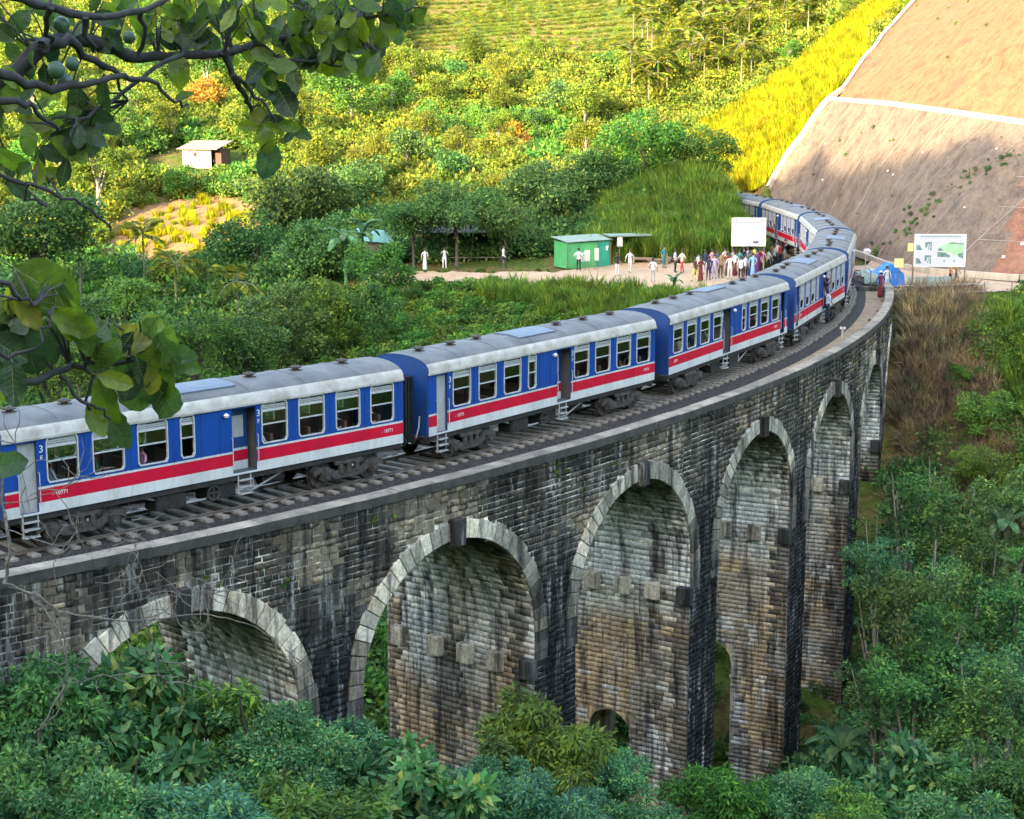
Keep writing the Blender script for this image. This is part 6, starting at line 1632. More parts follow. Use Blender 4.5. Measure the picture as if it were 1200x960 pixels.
M['tarp'] = surf('blue tarpaulin', (0.01,0.20,0.62), 0.45, (0.01,0.15,0.50), 3, bmp=0.4, bdist=0.06); M['tarp2'] = surf('pale green tarpaulin', (0.36,0.48,0.44), 0.5, (0.28,0.40,0.37), 3, bmp=0.4, bdist=0.06); M['steelpost'] = surf('rusty post', (0.20,0.15,0.11), 0.7, (0.13,0.09,0.07), 6)
# green kiosk
base = stand_px(690, 315); kz = base.z-0.05
ki = empty('green_kiosk', (base.x-0.25, base.y+1.2, kz), 0.42, 'small green sheet-metal kiosk with pale tin roof on the terrace', 'kiosk')
def corrug(mb, x0, x1, y, z0, z1_, m=0, axis='x', n=22):
    for k in range(n):
        a, b = x0+(x1-x0)*k/n, x0+(x1-x0)*(k+1)/n; d0, d1 = (0.02 if k % 2 else 0), (0 if k % 2 else 0.02)
        if axis == 'x': mb.poly([(a,y-d0,z0),(b,y-d1,z0),(b,y-d1,z1_),(a,y-d0,z1_)], m)
        else: mb.poly([(y-d0,a,z0),(y-d1,b,z0),(y-d1,b,z1_),(y-d0,a,z1_)], m)
mb = MB(); corrug(mb, -2.0, 0.55, -1.0, 0.05, 2.05); corrug(mb, -1.0, 1.4, -2.0, 0.05, 2.05, 0, 'y'); corrug(mb, -2.0, 1.6, 1.4, 0.05, 2.2); mb.build('wall', M['kiosk'], ki)
mb = MB(); corrug(mb, 0.55, 1.65, -1.0, 0.0, 2.15); corrug(mb, -1.0, 1.4, 1.65, 0.0, 2.15, 0, 'y'); mb.build('door_panel', M['kiosk2'], ki)
mb = MB(); mb.poly([(-2.2,-1.2,2.12),(1.8,-1.2,2.22),(1.8,1.6,2.45),(-2.2,1.6,2.35)]); mb.poly([(-2.2,-1.2,2.08),(1.8,-1.2,2.18),(1.8,1.6,2.41),(-2.2,1.6,2.31)]); mb.poly([(-2.2,-1.2,2.12),(1.8,-1.2,2.22),(1.8,-1.2,2.18),(-2.2,-1.2,2.08)]); mb.build('roof', M['tin'], ki)
for x in (-2.05, 0.55, 1.7): mb = MB(); mb.tube([(x,-1.06,0),(x,-1.06,2.15)], 0.035, 6); mb.build('post', M['wood'], ki)
mb = MB(); mb.b2(-1.4,-0.5,-1.055,-1.035,1.05,1.28); mb.b2(-1.15,-0.5,-1.055,-1.035,0.55,0.95); mb.build('notice', M['tarp2'], ki)
mb = MB(); mb.b2(1.3,1.5,-1.07,-1.04,1.35,1.72); mb.build('notice', M['white_paint'], ki)
# porch beside the kiosk
po = empty('shelter_porch', (base.x+3.1, base.y+2.2, kz), 0.25, 'open porch with flat roof on posts beside the green kiosk', 'shelter')
mb = MB(); mb.box((0,0,2.45),(3.4,2.2,0.08)); mb.build('roof', M['tin'], po)
for (x, y) in ((1.5,-0.9),(-1.5,0.9),(1.5,0.9)): mb = MB(); mb.tube([(x,y,0),(x,y,2.42)], 0.05, 6); mb.build('post', M['wood'], po)
mb = MB(); mb.b2(-1.2,1.2,0.2,0.6,0.85,0.93); mb.b2(-1.1,-1.0,0.25,0.55,0,0.85); mb.b2(1.0,1.1,0.25,0.55,0,0.85); mb.build('counter', M['wood'], po)
def postsign(px, py, w, h, zb, label, mat='panelwhite', posts=2, rz=0.0, name='notice_board', D=None, cat='sign'):
    g = stand_px(px, py) if D is None else None
    if D is not None: g = at(px, py, D); g.z = z1(g.x, g.y)+0.05
    o = empty(name, g, rz, label, cat); mb = MB(); mb.b2(-w/2,w/2,-0.02,0.02,zb,zb+h); mb.build('panel', M[mat], o)
    for x in ((-w/2+0.06, w/2-0.06) if posts == 2 else (0,)): mb = MB(); mb.tube([(x,0.04,-0.2),(x,0.04,zb+h)], 0.03, 6); mb.build('post', M['steelpost'], o)
    return o
postsign(688, 317, 0.42, 0.85, 0.7, 'left of two upright white notice boards before the kiosk', posts=2, rz=0.1)
postsign(699, 316, 0.34, 0.95, 0.7, 'right of two upright white notice boards before the kiosk', posts=2, rz=0.1)
postsign(726, 312, 0.42, 0.75, 1.45, 'small white sign on a single post beside the kiosk porch', posts=1)
for i, (px, py) in enumerate(((752, 310), (772, 311), (790, 310))):
    g = stand_px(px, py); lo = empty('log_bench', g, -0.25+0.1*i, ['left', 'middle', 'right'][i]+' of three low log benches at the back of the terrace', 'bench', 'log benches'); mb = MB(); mb.tube([(-0.9,0,0.38),(0.9,0.05,0.36)], 0.13, 8); mb.build('seat', M['wood'], lo)
    for x in (-0.65, 0.65): mb = MB(); mb.tube([(x,0,-0.05),(x,0,0.3)], 0.12, 8); mb.build('leg', M['wood'], lo)
# big white board
g = stand_px(878, 318); bo = empty('large_board', (g.x+0.1, g.y+1.5, g.z), -0.08, 'large white information board on two posts behind the crowd', 'sign')
mb = MB(); mb.b2(-1.25,1.25,-0.03,0.03,1.75,3.85); mb.build('panel', M['board'], bo)
mb = MB(); 
for z0 in (1.72, 3.83): mb.b2(-1.30,1.30,-0.05,0.05,z0,z0+0.05)
for x in (-1.30, 1.25): mb.b2(x,x+0.05,-0.05,0.05,1.72,3.88)
mb.build('frame', M['white_paint'], bo)
mb = MB(); mb.b2(-1.1,0.9,-0.036,-0.031,3.48,3.51); mb.b2(-0.98,-0.90,-0.036,-0.031,3.64,3.72); mb.b2(0.95,1.03,-0.036,-0.031,3.62,3.70); mb.build('print_line', M['ink'], bo)
mb = MB(); mb.b2(0.35,0.75,-0.036,-0.031,1.95,2.08); mb.b2(0.38,0.52,-0.036,-0.031,2.08,2.13); mb.b2(0.58,0.70,-0.036,-0.031,2.08,2.14); mb.build('picture', M['ink'], bo)
for x in (-1.2, 1.2): mb = MB(); mb.tube([(x,0.06,-0.2),(x,0.06,3.8)], 0.05, 6); mb.build('post', M['steelpost'], bo)
# map board on the right
g = at(1099, 348, 111.5); gz = z1(g.x, g.y); mbd = empty('map_board', (g.x, 111.5, gz), -0.05, 'large printed map board with aerial picture on tall posts at the right', 'sign')
bz0 = at(1099, 312, 111.5).z - gz; bz1 = at(1099, 275, 111.5).z - gz; bw = 58/FPX*113
mb = MB(); mb.b2(-bw/2,bw/2,-0.03,0.03,bz0,bz1); mb.build('panel', M['board'], mbd)
mb = MB()
for (z0, z1_) in ((bz0-0.03,bz0),(bz1,bz1+0.03)): mb.b2(-bw/2-0.03,bw/2+0.03,-0.04,0.04,z0,z1_)
for x in (-bw/2-0.03, bw/2): mb.b2(x,x+0.03,-0.04,0.04,bz0,bz1)
mb.build('frame', M['white_paint'], mbd)
bh = bz1-bz0
def prt(x0, x1, y0, y1, mat, nm): mb = MB(); mb.b2(-bw/2+x0*bw,-bw/2+x1*bw,-0.036,-0.031,bz1-y1*bh,bz1-y0*bh); mb.build(nm, M[mat], mbd)
def prtp(poly, mat, nm, lift=0.038):
    mb = MB(); mb.poly([(-bw/2+x*bw,-lift,bz1-y*bh) for x, y in poly]); mb.poly([(-bw/2+x*bw,-0.031,bz1-y*bh) for x, y in poly]); mb.build(nm, M[mat], mbd)
for (y0, y1) in ((0.24,0.50),(0.66,0.93)):
    prtp([(0.03,y0+0.08),(0.10,y0+0.10),(0.13,y1-0.06),(0.16,y1-0.02),(0.03,y1)], 'mapwater', 'picture'); prtp([(0.20,y0),(0.33,y0-0.01),(0.33,y1),(0.27,y1-0.02),(0.20,y1-0.1)], 'mapwater', 'picture'); prtp([(0.22,y1-0.02),(0.26,y0+0.05),(0.28,y0+0.05),(0.25,y1)], 'board', 'picture', 0.041); prtp([(0.27,y1-0.02),(0.30,y0+0.05),(0.315,y0+0.05),(0.295,y1)], 'board', 'picture', 0.041)
prtp([(0.46,0.40),(0.62,0.28),(0.72,0.24),(0.96,0.28),(0.96,0.74),(0.85,0.70),(0.72,0.58),(0.56,0.52)], 'mapgreen', 'aerial_picture')
prtp([(0.45,0.55),(0.60,0.56),(0.70,0.66),(0.70,0.72),(0.45,0.70)], 'mapwater', 'aerial_picture', 0.040); prtp([(0.46,0.45),(0.50,0.42),(0.58,0.50),(0.46,0.52)], 'mapwater', 'aerial_picture', 0.042); prtp([(0.84,0.62),(0.96,0.56),(0.96,0.76),(0.88,0.70)], 'mapwater', 'aerial_picture', 0.042); prtp([(0.70,0.24),(0.96,0.27),(0.96,0.31),(0.70,0.29)], 'mapwater', 'aerial_picture', 0.043)
prt(0.10,0.9,0.05,0.075,'mapwater','print_line'); prt(0.575,0.605,0.80,0.87,'mapwater','print_line'); prt(0.77,0.80,0.80,0.86,'mapwater','print_line')
for x in (-bw/2-0.03, bw/2+0.03): mb = MB(); mb.tube([(x,0.07,-0.4),(x,0.07,bz1)], 0.045, 6); mb.build('post', M['steelpost'], mbd)
# fence along the path edge
fpx = [1032, 1072, 1098, 1126, 1153, 1185]; fps = []
fe = empty('rail_fence', stand_px(1098, 352), 0, 'thin post and rail fence along the sandy path under the map board', 'fence'); fl = Vector(fe.location)
for i, px in enumerate(fpx):
    g = at(px, 348+0.03*(px-1072), 111.0-(i*0.25)); g.z = z1(g.x, g.y); fps.append(g)
    mb = MB(); mb.tube([g-fl+Vector((0,0,-0.3)), g-fl+Vector((0,0,1.35))], 0.032, 6); mb.build('post', M['steelpost'], fe)
for z in (0.75, 1.25):
    mb = MB(); mb.tube([q-fl+Vector((0,0,z)) for q in fps], 0.018, 5); mb.build('rail', M['grey_metal'], fe)
# sheet of pale cloth tied behind the map board
sh = MB(); g1 = at(1063, 330, 114.5); 
for k in range(10):
    x0, x1 = k*0.31, (k+1)*0.31; d0, d1 = 0.06*math.sin(k*1.7), 0.06*math.sin((k+1)*1.7)
    sh.poly([(x0,d0,0),(x1,d1,0),(x1,d1,1.0),(x0,d0,1.05)]); sh.poly([(x0,d0+.01,0),(x1,d1+.01,0),(x1,d1+.01,1.0),(x0,d0+.01,1.05)])
o = sh.build('ground_sheet', M['tarp2']); o.location = (g1.x, 114.5, z1(g1.x, 114.5)+0.08); tag(o, 'pale grey-green sheet hung up behind the map board', 'tarpaulin')
# blue tarpaulin stall at the end of the parapet
def stall(px, py, D, w, h, mat, name, label, seed):
    g = at(px, py, D); zg = z1(g.x, g.y); o = empty(name, (g.x, D, zg), 0.2, label, 'stall'); rng = np.random.default_rng(seed); mb = MB(); n = 9
    G = [[(-w/2+w*i/n + rng.normal(0,.05), -0.7+1.5*j/5, h*(0.95 - 0.35*abs(i/n-0.5)*2 - 0.25*(j/5-0.4)**2) + rng.normal(0,.06)) for i in range(n+1)] for j in range(6)]
    for j in range(5):
        for i in range(n): mb.poly([G[j][i],G[j][i+1],G[j+1][i+1],G[j+1][i]])
    for i in range(n): a_, b_ = G[0][i], G[0][i+1]; mb.poly([a_, b_, (b_[0]+rng.normal(0,.04), b_[1]-0.12, h*0.22+rng.normal(0,.1)), (a_[0], a_[1]-0.12, h*0.22+rng.normal(0,.1))])
    mb.build('tarpaulin', M[mat], o, True)
    for x in (-w/2+0.1, w/2-0.1):
        for y in (-0.65, 0.7): m2 = MB(); m2.tube([(x,y,-0.1),(x,y,h*0.62)], 0.03, 5); m2.build('post', M['wood'], o)
    m2 = MB(); m2.b2(-w/2+0.2,w/2-0.2,-0.4,0.4,0.55,0.62); m2.build('table', M['wood'], o)
stall(1039, 335, 116.5, 2.0, 2.2, 'tarp', 'tarpaulin_stall', 'small stall under a bright blue tarpaulin at the end of the parapet', 1)
stall(1020, 330, 119.5, 1.6, 1.4, 'tarp2', 'tarpaulin_stall', 'small stall under a pale green tarpaulin beside the train', 2)
postsign(1052, 343, 0.62, 0.62, 1.75, 'small square yellow sign beside the blue stall', 'yellow', 1, name='yellow_sign', D=115)
o = postsign(1068, 346, 0.75, 0.55, 3.05, 'small yellow warning sign at the upper left of the map board', 'yellow', 1, name='yellow_sign', D=112.3)
# white post beside the track, picnic shelter, hill hut, tin roofs, poles
kp = empty('track_post', P(1.203, R+2.35, -0.36), 1.203, 'short white post with a crossbar beside the track', 'post'); mb = MB(); mb.b2(-0.05,0.05,-0.05,0.05,0,0.72); mb.build('post', M['cream'], kp); mb = MB(); mb.b2(-0.04,0.04,-0.15,0.15,0.60,0.72); mb.build('crossbar', M['white_paint'], kp)
lp = empty('white_lamp', P(1.515, R+3.3, -0.45), 0.3, 'small white floodlight on a short post beside the train', 'lamp'); mb = MB(); mb.tube([(0,0,0),(0,0,1.5)], 0.04, 6); mb.build('post', M['grey_metal'], lp); mb = MB(); mb.box((0.05,-0.1,1.62),(0.5,0.3,0.26), 0, Euler((0.5,0,0.3)).to_matrix()); mb.build('lamp_head', M['white_paint'], lp)
g = stand_px(540, 309); ps = empty('picnic_shelter', (g.x, g.y+2.0, g.z), 0.05, 'low pole-built picnic shelter in the dark under the flat-crowned trees', 'shelter')
for k, x in enumerate((-3.9,-3.3,-2.4,-1.2,0.8,2.4,3.6)): mb = MB(); mb.tube([(x,-1.2+0.3*(k%3),-0.1),(x+0.15*math.sin(k*2.0),-1.2+0.3*(k%3),2.6)], 0.05, 6); mb.build('post', M['wood'], ps)
mb = MB(); mb.box((0,0.9,2.5),(7.6,3.4,0.10), 0, Euler((0.10,0,0)).to_matrix()); mb.build('roof', M['bark'], ps)
mb = MB(); mb.box((-0.2,2.2,1.2),(7.6,0.06,2.2)); mb.build('back_wall', M['wood'], ps)
mb = MB(); mb.b2(-3.6,3.4,-1.3,-1.0,0.35,0.42)
for x in (-3.4,-1.6,0.2,2.0,3.2): mb.b2(x-0.05,x+0.05,-1.25,-1.05,0,0.35)
mb.build('bench', M['pale_bark'], ps)
for (dx, s, lab) in ((-2.9,1,'left of two small wooden tables in the picnic shelter'),(0.6,1,'right of two small wooden tables in the picnic shelter')):
    t_ = empty('picnic_table', (g.x+dx, g.y+2.0, g.z), 0.1, lab, 'table', 'picnic tables'); mb = MB(); mb.b2(-0.6,0.6,-0.4,0.4,0.7,0.76); mb.build('table_top', M['earth'], t_)
    for x in (-0.5,0.5): mb = MB(); mb.b2(x-0.04,x+0.04,-0.3,0.3,-0.02,0.7); mb.build('leg', M['wood'], t_)
M['hutwall'] = surf('limewashed wall', (0.50,0.45,0.36), 0.85, (0.36,0.31,0.24), 1.5); M['hutroof'] = surf('hut sheet roof', (0.24,0.20,0.16), 0.7, (0.15,0.125,0.105), 2, stretch=(6,1,1)); M['redwall'] = surf('dull red boards', (0.12,0.055,0.04), 0.8, (0.08,0.04,0.03), 3)
g = at(238, 183, 178); gz = z1(g.x, g.y); hut = empty('hill_hut', (g.x, 178, gz-0.3), -0.35, 'small white hut with a grey sheet roof on the sunlit hillside', 'hut')
mb = MB(); hx, hy, hz = 1.7, 1.3, 2.0
mb.poly([(-hx,-hy,0),(-0.35,-hy,0),(-0.35,-hy,hz),(-hx,-hy,hz)]); mb.poly([(0.05,-hy,0),(hx,-hy,0),(hx,-hy,hz),(0.05,-hy,hz)]); mb.poly([(-0.35,-hy,0),(0.05,-hy,0),(0.05,-hy,1.2),(-0.35,-hy,1.2)]); mb.poly([(-0.35,-hy,1.65),(0.05,-hy,1.65),(0.05,-hy,hz),(-0.35,-hy,hz)])
mb.poly([(-hx,hy,0),(hx,hy,0),(hx,hy,hz+0.5),(-hx,hy,hz+0.5)]); mb.poly([(-hx,-hy,0),(-hx,hy,0),(-hx,hy,hz+0.5),(-hx,-hy,hz)]); mb.build('wall', M['hutwall'], hut)
mb = MB(); mb.b2(hx,hx+0.8,-hy+0.7,hy,0,hz); mb.build('lean_to', M['redwall'], hut)
mb = MB(); mb.b2(-0.35,0.05,-hy+0.06,-hy+0.10,1.2,1.65); mb.build('window', M['rubber'], hut)
mb = MB()
for dz in (0, 0.06): mb.poly([(-hx-0.4,-hy-0.5,hz-0.05+dz),(hx+1.0,-hy-0.5,hz-0.05+dz),(hx+1.0,hy+0.4,hz+0.75+dz),(-hx-0.4,hy+0.4,hz+0.75+dz)])
mb.poly([(-hx-0.4,-hy-0.5,hz-0.05),(hx+1.0,-hy-0.5,hz-0.05),(hx+1.0,-hy-0.5,hz+0.01),(-hx-0.4,-hy-0.5,hz+0.01)]); mb.build('roof', M['hutroof'], hut)
M['tealroof'] = surf('teal tin roof', (0.10,0.30,0.26), 0.5, (0.16,0.36,0.31), 3)
for (px, py, D, w, lab) in ((440, 275, 134, 2.6, 'teal tin roof of a small shed half hidden in the shaded trees'), (503, 248, 142, 2.2, 'pale tin roof showing through the trees above the picnic shelter')):
    g = at(px, py, D); gz = z1(g.x, g.y); hh = g.z-gz; s_ = empty('tin_shed', (g.x, D, gz-0.1), 0.5, lab, 'shed'); mb = MB(); mb.box((0,0,hh),(w,w*0.8,0.06), 0, Euler((0.45,0.1,0)).to_matrix()); mb.build('roof', M['tealroof' if w > 2.4 else 'tin'], s_)
    mb = MB(); mb.b2(-w*0.4,w*0.4,-w*0.25,w*0.25,0,hh-0.35); mb.build('wall', M['wood'], s_)
for (px, py, D, h, lab) in ((153, 178, 190, 7.5, 'pale pole standing on the sunlit hillside left of the hut'), (116, 250, 165, 6.0, 'thin pole at the left edge of the clearing')):
    g = at(px, py, D); gz = z1(g.x, g.y); mb = MB(); mb.tube([(0,0,-0.3),(0,0,h)], [0.14,0.09], 8); mb.tube([(-0.5,0,h-0.3),(0.5,0,h-0.3)], 0.05, 5); o = mb.build('utility_pole', M['pale_bark']); o.location = (g.x, D, gz); tag(o, lab, 'pole')

# ================================================================== THE NEAR TREE (big leaves and green fruit, upper left)
M['near_leaf'] = leaf_mat('big near leaf', [(0.0, (0.018, 0.058, 0.028)), (0.35, (0.045, 0.115, 0.022)), (0.65, (0.11, 0.18, 0.016)), (0.92, (0.22, 0.26, 0.014)), (1.0, (0.28, 0.20, 0.03))], 0.55, 0.35, 0.3, 0.5, 14.0)
# object-random instead of island-random shade: each leaf is its own object
_n = M['near_leaf'].node_tree; _oi = [x for x in _n.nodes if x.type == 'OBJECT_INFO'][0]; _rp = [x for x in _n.nodes if x.type == 'VALTORGB'][0]
_n.links.new(_oi.outputs['Random'], _rp.inputs[0])
M['fruit'] = surf('green fruit', (0.03, 0.075, 0.05), 0.5, (0.05, 0.11, 0.06), 6)
M['near_bark'] = surf('near bark', (0.050, 0.045, 0.045), 0.9, (0.022, 0.02, 0.021), 25, bmp=0.6, bdist=0.01)
M['rib'] = surf('leaf rib', (0.16, 0.20, 0.06), 0.6, (0.12, 0.16, 0.05), 8)
def big_leaf(seed):
    """obovate leaf with wavy edge along +X, length 1, folded on the midrib and curled"""
    rng = np.random.default_rng(seed); mb = MB(); n = 9; prev = None; curl = rng.uniform(-0.25, 0.45); cup = rng.uniform(0.08, 0.30)
    for k in range(n+1):
        t = k/n; w = 0.33*(math.sin(math.pi*min(t**0.85*0.97+0.015, 1))**0.75)*(0.65+0.5*t) + rng.uniform(-0.035, 0.03); x = t; z = -curl*t*t + 0.03*math.sin(5*t+seed)
        row = [(x, -w, z+cup*w+0.02*math.sin(k*2.1)), (x, -w*0.5, z+cup*w*0.35), (x, 0, z), (x, w*0.5, z+cup*w*0.35), (x, w, z+cup*w+0.02*math.cos(k*2.4))]
        if prev:
            for q in range(4): mb.poly([prev[q], prev[q+1], row[q+1], row[q]])
        prev = row
    zz_ = lambda t: -curl*t*t + 0.03*math.sin(5*t+seed)
    mb.tube([(-0.16,0,0.02),(0,0,zz_(0)),(0.33,0,zz_(.33)),(0.66,0,zz_(.66)),(0.95,0,zz_(.95))], [0.012,0.015,0.012,0.009,0.004], 4, 1)
    for k in range(2, 8):
        t = k/9; w_ = 0.26*math.sin(math.pi*t)
        for sg in (-1, 1): mb.tube([(t,0,zz_(t)+0.004),(t+0.12,sg*w_,zz_(t+0.1)+cup*w_*0.7+0.012)], [0.006,0.002], 3, 1, False)
    return mb.mesh('leaf', [M['near_leaf'], M['rib']], True)
LEAVES = [big_leaf(s) for s in range(6)]
nt_ = empty('almond_tree', (-2.9, 5.2, z1(-2.9, 5.2)-0.2), 0, 'near tree reaching in from the left with big rounded leaves and green fruit', 'tree'); NO = Vector(nt_.location)
mb = MB(); mb.tube([(0,0,0),(0.1,0,1.5),(0.05,0.05,3.2),(0.3,0.1,5.0),(0.2,0.1,6.5)], [0.20,0.16,0.14,0.11,0.07], 10); mb.build('trunk', M['near_bark'], nt_, True)
r8 = random.Random(11)
BR = []
def branch(pix, D0, D1, r0, r1, start=None):
    pts = [at(px, py, D0+(D1-D0)*i/max(len(pix)-1, 1)) for i, (px, py) in enumerate(pix)]
    if start is not None: pts = [start] + pts
    sm_ = []
    for i in range(len(pts)-1):
        for q in range(3): f = q/3; sm_.append(pts[i].lerp(pts[i+1], f) + Vector((r8.uniform(-1,1), 0, r8.uniform(-1,1)))*0.012*(1 if q else 0))
    sm_.append(pts[-1]); n = len(sm_); mb = MB(); mb.tube([p-NO for p in sm_], [(0.72*(r0+(r1-r0)*i/(n-1)) + 0.0012)*r8.uniform(0.88, 1.14) for i in range(n)], 7); mb.build('branch', M['near_bark'], nt_, True); BR.append(sm_); return sm_
TT = NO + Vector((0.28, 0.1, 4.6)); TL = NO + Vector((0.08, 0.03, 2.6))
branch([(-60,140),(0,92),(55,52),(75,40),(120,55),(165,68),(215,64),(265,62),(300,50),(345,38),(400,22),(470,15)], 5.2, 6.2, 0.042, 0.007, TT)
branch([(50,55),(80,45),(110,70),(140,88),(180,95)], 5.3, 5.6, 0.026, 0.006)
branch([(-60,85),(0,86),(30,100),(60,106),(95,100),(125,92),(150,92),(185,98),(205,120),(220,122)], 5.0, 5.6, 0.024, 0.004, TT)
branch([(130,88),(145,108),(150,118)], 5.4, 5.5, 0.007, 0.003)
branch([(262,62),(272,88),(285,108),(292,122),(298,145),(302,152)], 5.8, 6.0, 0.016, 0.004)
branch([(272,88),(295,108),(312,125),(322,142),(322,148)], 5.8, 5.95, 0.008, 0.003)
branch([(300,50),(330,70),(365,72),(400,78)], 5.9, 6.1, 0.009, 0.003)
branch([(-60,-30),(10,-5),(60,8),(120,20),(170,12),(215,-8)], 4.9, 5.5, 0.022, 0.010, TT)
branch([(100,20),(105,48),(110,60)], 5.2, 5.3, 0.014, 0.008); branch([(60,8),(55,30),(60,50)], 5.1, 5.3, 0.012, 0.008); branch([(165,12),(170,40),(160,66)], 5.4, 5.5, 0.010, 0.008)
branch([(215,64),(180,80),(130,120),(90,140),(85,150)], 5.6, 5.2, 0.010, 0.003); branch([(-40,120),(20,118),(40,125),(55,142),(70,152)], 5.0, 5.2, 0.020, 0.004, TT)
branch([(345,38),(352,20),(356,5)], 6.0, 6.0, 0.007, 0.003); branch([(400,22),(425,50),(440,66)], 6.1, 6.2, 0.007, 0.003)
branch([(-70,190),(0,205),(35,215),(65,228),(95,240),(120,258),(130,270)], 5.0, 5.4, 0.010, 0.003, TT); branch([(35,215),(28,235),(55,242)], 5.1, 5.2, 0.005, 0.002)
branch([(-90,452),(0,450),(45,447),(80,432),(100,425),(150,424),(178,412)], 4.2, 4.6, 0.017, 0.004, TL); branch([(100,425),(110,440),(100,470),(102,478)], 4.4, 4.45, 0.006, 0.003); branch([(70,440),(95,470),(112,478),(130,492)], 4.35, 4.45, 0.006, 0.003)
branch([(-90,320),(0,330),(22,348),(40,358)], 4.1, 4.2, 0.012, 0.004, TL); branch([(-60,395),(10,420),(50,400),(58,370)], 4.1, 4.2, 0.008, 0.003, TL)
def leaf_at(px, py, D, L, ang, pitch=None, roll=None):
    """leaf whose middle is at px,py; ang = direction of the tip in the picture (degrees, 0 right, -90 down)"""
    c = at(px, py, D); ca, sa = math.cos(rad(ang)), math.sin(rad(ang)); dpt = r8.uniform(-0.5, 0.5) if pitch is None else pitch
    X = Vector((ca, dpt, sa)).normalized(); nrm = Vector((r8.uniform(-.6,.6), -1.0, r8.uniform(-0.2,.9))); Y = nrm.cross(X).normalized(); Z = X.cross(Y)
    m_ = Matrix((X, Y, Z)).transposed().to_4x4(); o = add('leaf', LEAVES[r8.randrange(6)], nt_); base_ = c - X*L*0.5
    m_ = Matrix.Translation(base_ - NO) @ m_ @ Matrix.Diagonal((L, L*r8.uniform(0.85,1.15), L, 1)); o.matrix_basis = m_
    return base_
def cluster(px, py, D, n, spread, L, hang=-75, var=70):
    for k in range(n):
        x, y = px + r8.gauss(0, spread), py + r8.gauss(0, spread*0.7); b_ = leaf_at(x, y, D + r8.uniform(-.15,.15), L*r8.uniform(0.75,1.2), hang + r8.uniform(-var, var))
        near_ = min((q for br in BR for q in br), key=lambda q: (q-b_).length_squared)
        if (near_-b_).length < 0.35:
            TW_ = MB(); TW_.tube([near_-NO, near_.lerp(b_, 0.5)-NO+Vector((0,0,0.01)), b_-NO], [0.004,0.003,0.002], 4); TW_.build('twig', M['near_bark'], nt_)
for (px, py, n, sp_, L) in [(20,20,7,24,0.125),(20,60,5,18,0.12),(65,130,6,24,0.125),(25,150,5,22,0.13),(70,185,6,20,0.125),(30,185,5,18,0.13),(110,135,4,12,0.11),(115,150,3,10,0.10),(85,170,4,16,0.12),(95,20,4,24,0.11),(150,10,5,22,0.11),(160,40,4,14,0.11),(185,45,4,14,0.11),
                      (215,30,4,16,0.11),(225,45,3,12,0.12),(240,10,6,24,0.12),(270,22,5,20,0.12),(300,12,6,22,0.125),(300,45,4,16,0.115),(320,70,4,12,0.115),(345,45,5,16,0.12),(350,15,6,20,0.13),(370,60,4,12,0.12),(385,30,7,18,0.13),(400,55,6,14,0.13),(395,75,4,10,0.12),(420,30,6,18,0.14),(425,65,4,12,0.13),(440,15,6,18,0.14),(450,50,4,12,0.13),(470,15,5,12,0.14),
                      (300,100,3,10,0.11),(330,110,3,10,0.12),(310,135,4,10,0.10),(325,150,3,8,0.09),(200,25,4,14,0.10),(10,110,4,16,0.12),(100,160,3,12,0.11)]:
    cluster(px, py, 5.2 + px/480.0 + 0.1, n+2, sp_*1.2, L*0.76)
for (px, py, L, ang) in [(332,115,0.15,-60),(316,187,0.145,-95),(312,163,0.10,-85),(338,148,0.09,-10),(352,155,0.09,-30),(290,148,0.08,170),(210,80,0.12,-80),(222,42,0.15,-10),(90,120,0.14,-100),(125,148,0.10,-5),(82,175,0.13,-30),(300,85,0.10,-140),(215,112,0.06,20),(228,45,0.13,-20)]: leaf_at(px, py, 5.2+px/480.0, L, ang)
for (px, py, n, sp_, L) in [(px, py, n, sp_*1.15, L*0.70) for (px, py, n, sp_, L) in [(45,350,5,12,0.20),(15,375,5,14,0.20),(75,370,4,14,0.17),(35,395,4,12,0.19),(95,385,5,12,0.15),(110,410,4,12,0.15),(130,395,4,12,0.14),(150,395,4,12,0.13),(170,390,4,10,0.13),(190,410,4,10,0.14),(150,440,5,12,0.16),(175,445,4,10,0.16),(120,445,3,10,0.14),(0,440,3,12,0.15)]]:
    cluster(px, py, 4.3+px/600.0, n, sp_, L, -70, 60)
for (px, py, L, ang) in [(50,335,0.20,-30),(150,400,0.17,-5),(195,470,0.17,-70),(120,470,0.13,-75),(112,492,0.10,-70),(135,498,0.13,-60),(160,450,0.22,-75),(195,395,0.12,-60),(28,405,0.20,-80),(8,400,0.16,-95),(205,420,0.13,-15),(5,545,0.12,10)]: leaf_at(px, py, 4.3+px/600.0, L, ang)
fm = MB(); fm.lathe([(0,-0.5),(0.28,-0.44),(0.46,-0.2),(0.5,0.05),(0.40,0.32),(0.2,0.46),(0,0.49)], n=14); fmesh = fm.mesh('fruit', M['fruit'], True)
for (px, py, D, s) in ((72,29,5.2,0.050),(151,44,5.5,0.040),(66,82,5.2,0.054),(85,75,5.28,0.044),(76,95,5.26,0.048)):
    o = add('fruit', fmesh, nt_); o.location = at(px, py, D)-NO; o.scale = (s,)*3; o.rotation_euler = (0.3, 0.2, px)

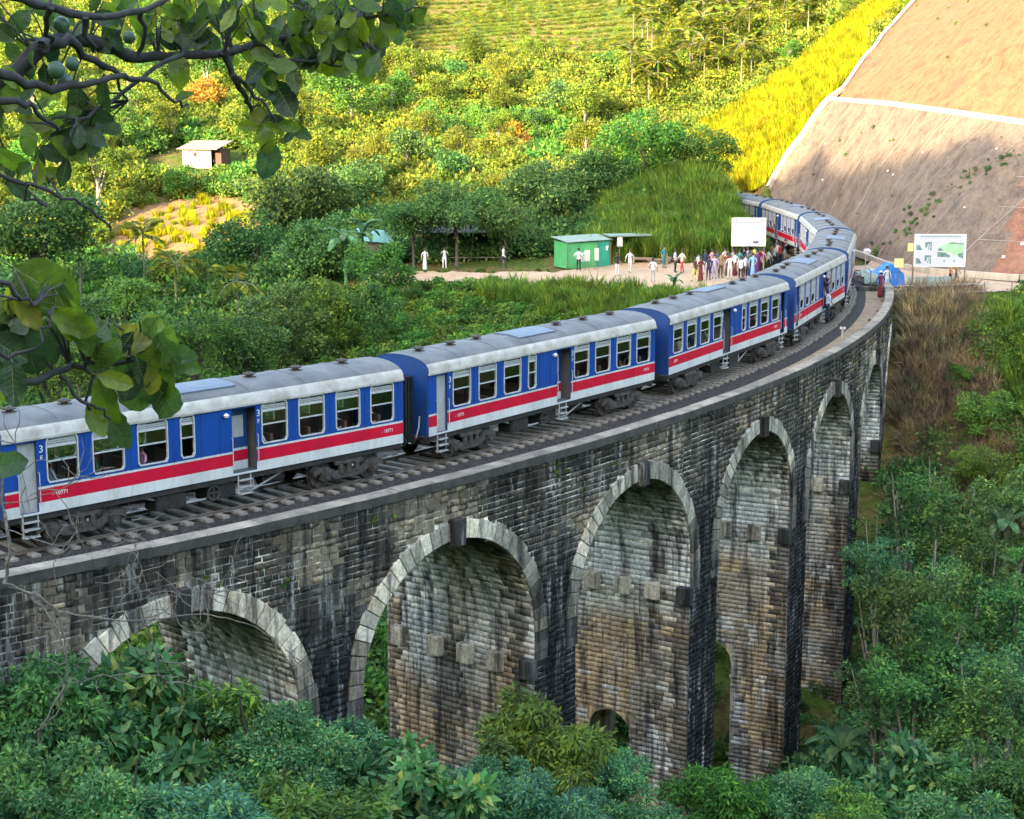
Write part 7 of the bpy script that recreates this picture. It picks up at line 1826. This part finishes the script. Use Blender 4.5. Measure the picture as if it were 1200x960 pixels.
# ================================================================== BARE SHRUB before the viaduct at the left
bs = empty('bare_shrub', (0,0,0), 0, 'leafless grey shrub with crooked twigs before the viaduct wall at the left', 'shrub'); DB = 37.0
g = at(50, 880, DB); gz = z1(g.x, g.y); bs.location = (g.x, g.y, gz-0.1); BO = Vector(bs.location)
r9 = random.Random(4)
def bstem(pix, r0, r1, D=DB, start=None, sub=0):
    pts = [at(px, py, D + r9.uniform(-.12,.12)) for px, py in pix]
    if start is not None: pts = [start]+pts
    sm_ = []
    for i in range(len(pts)-1):
        for q in range(3): sm_.append(pts[i].lerp(pts[i+1], q/3) + Vector((r9.uniform(-1,1), r9.uniform(-1,1), r9.uniform(-1,1)))*0.03*(q > 0))
    sm_.append(pts[-1]); n = len(sm_); mb = MB(); mb.tube([p-BO for p in sm_], [1.9*(r0+(r1-r0)*i/(n-1)) for i in range(n)], 6); mb.build('stem', M['dead_twig'], bs, True)
    for k in range(int(sub*1.8)):
        p = sm_[r9.randrange(n//3, n)]; a_ = r9.uniform(0, 6.28); l = r9.uniform(0.4, 1.3); t = [p]
        for q in range(4): a_ += r9.uniform(-.7,.7); p = p + Vector((math.cos(a_)*l/4, r9.uniform(-.05,.05), math.sin(a_)*l/4)); t.append(p)
        m2 = MB(); m2.tube([x-BO for x in t], [0.014,0.012,0.011,0.009,0.006], 4); m2.build('stem', M['dead_twig'], bs)
bstem([(45,860),(60,830),(78,800),(78,765),(66,735),(50,710),(28,693),(5,684)], 0.012, 0.016, start=BO+Vector((0,0,0)), sub=3)
bstem([(5,684),(12,650),(8,620),(2,590),(3,560),(0,530)], 0.022, 0.016); bstem([(78,765),(70,720),(45,700),(10,688)], 0.012, 0.008)
bstem([(20,690),(45,697),(70,718),(95,722),(130,726),(165,727),(200,724),(235,720),(265,724),(300,735),(330,755),(345,770)], 0.016, 0.004, sub=7)
bstem([(165,727),(175,740),(182,765),(185,790),(195,800),(215,800)], 0.012, 0.004, sub=4); bstem([(235,720),(240,695),(250,690),(262,680),(268,670)], 0.008, 0.003, sub=6); bstem([(165,727),(195,715),(212,700),(206,682)], 0.008, 0.003, sub=4)
bstem([(130,726),(145,700),(165,682),(166,665),(158,640),(155,610),(150,590)], 0.008, 0.003, sub=5); bstem([(165,682),(152,668),(150,655),(160,640),(165,625)], 0.006, 0.002, sub=3)
bstem([(5,620),(40,632),(75,640),(90,622),(92,600)], 0.010, 0.004, sub=4); bstem([(2,590),(30,588),(60,578),(90,565),(120,548)], 0.008, 0.003, sub=4); bstem([(35,600),(30,570),(25,545),(18,520)], 0.006, 0.002, sub=4)
bstem([(78,800),(70,830),(55,850),(40,860)], 0.014, 0.006); bstem([(78,790),(95,800),(120,790),(150,800)], 0.008, 0.004, sub=2)
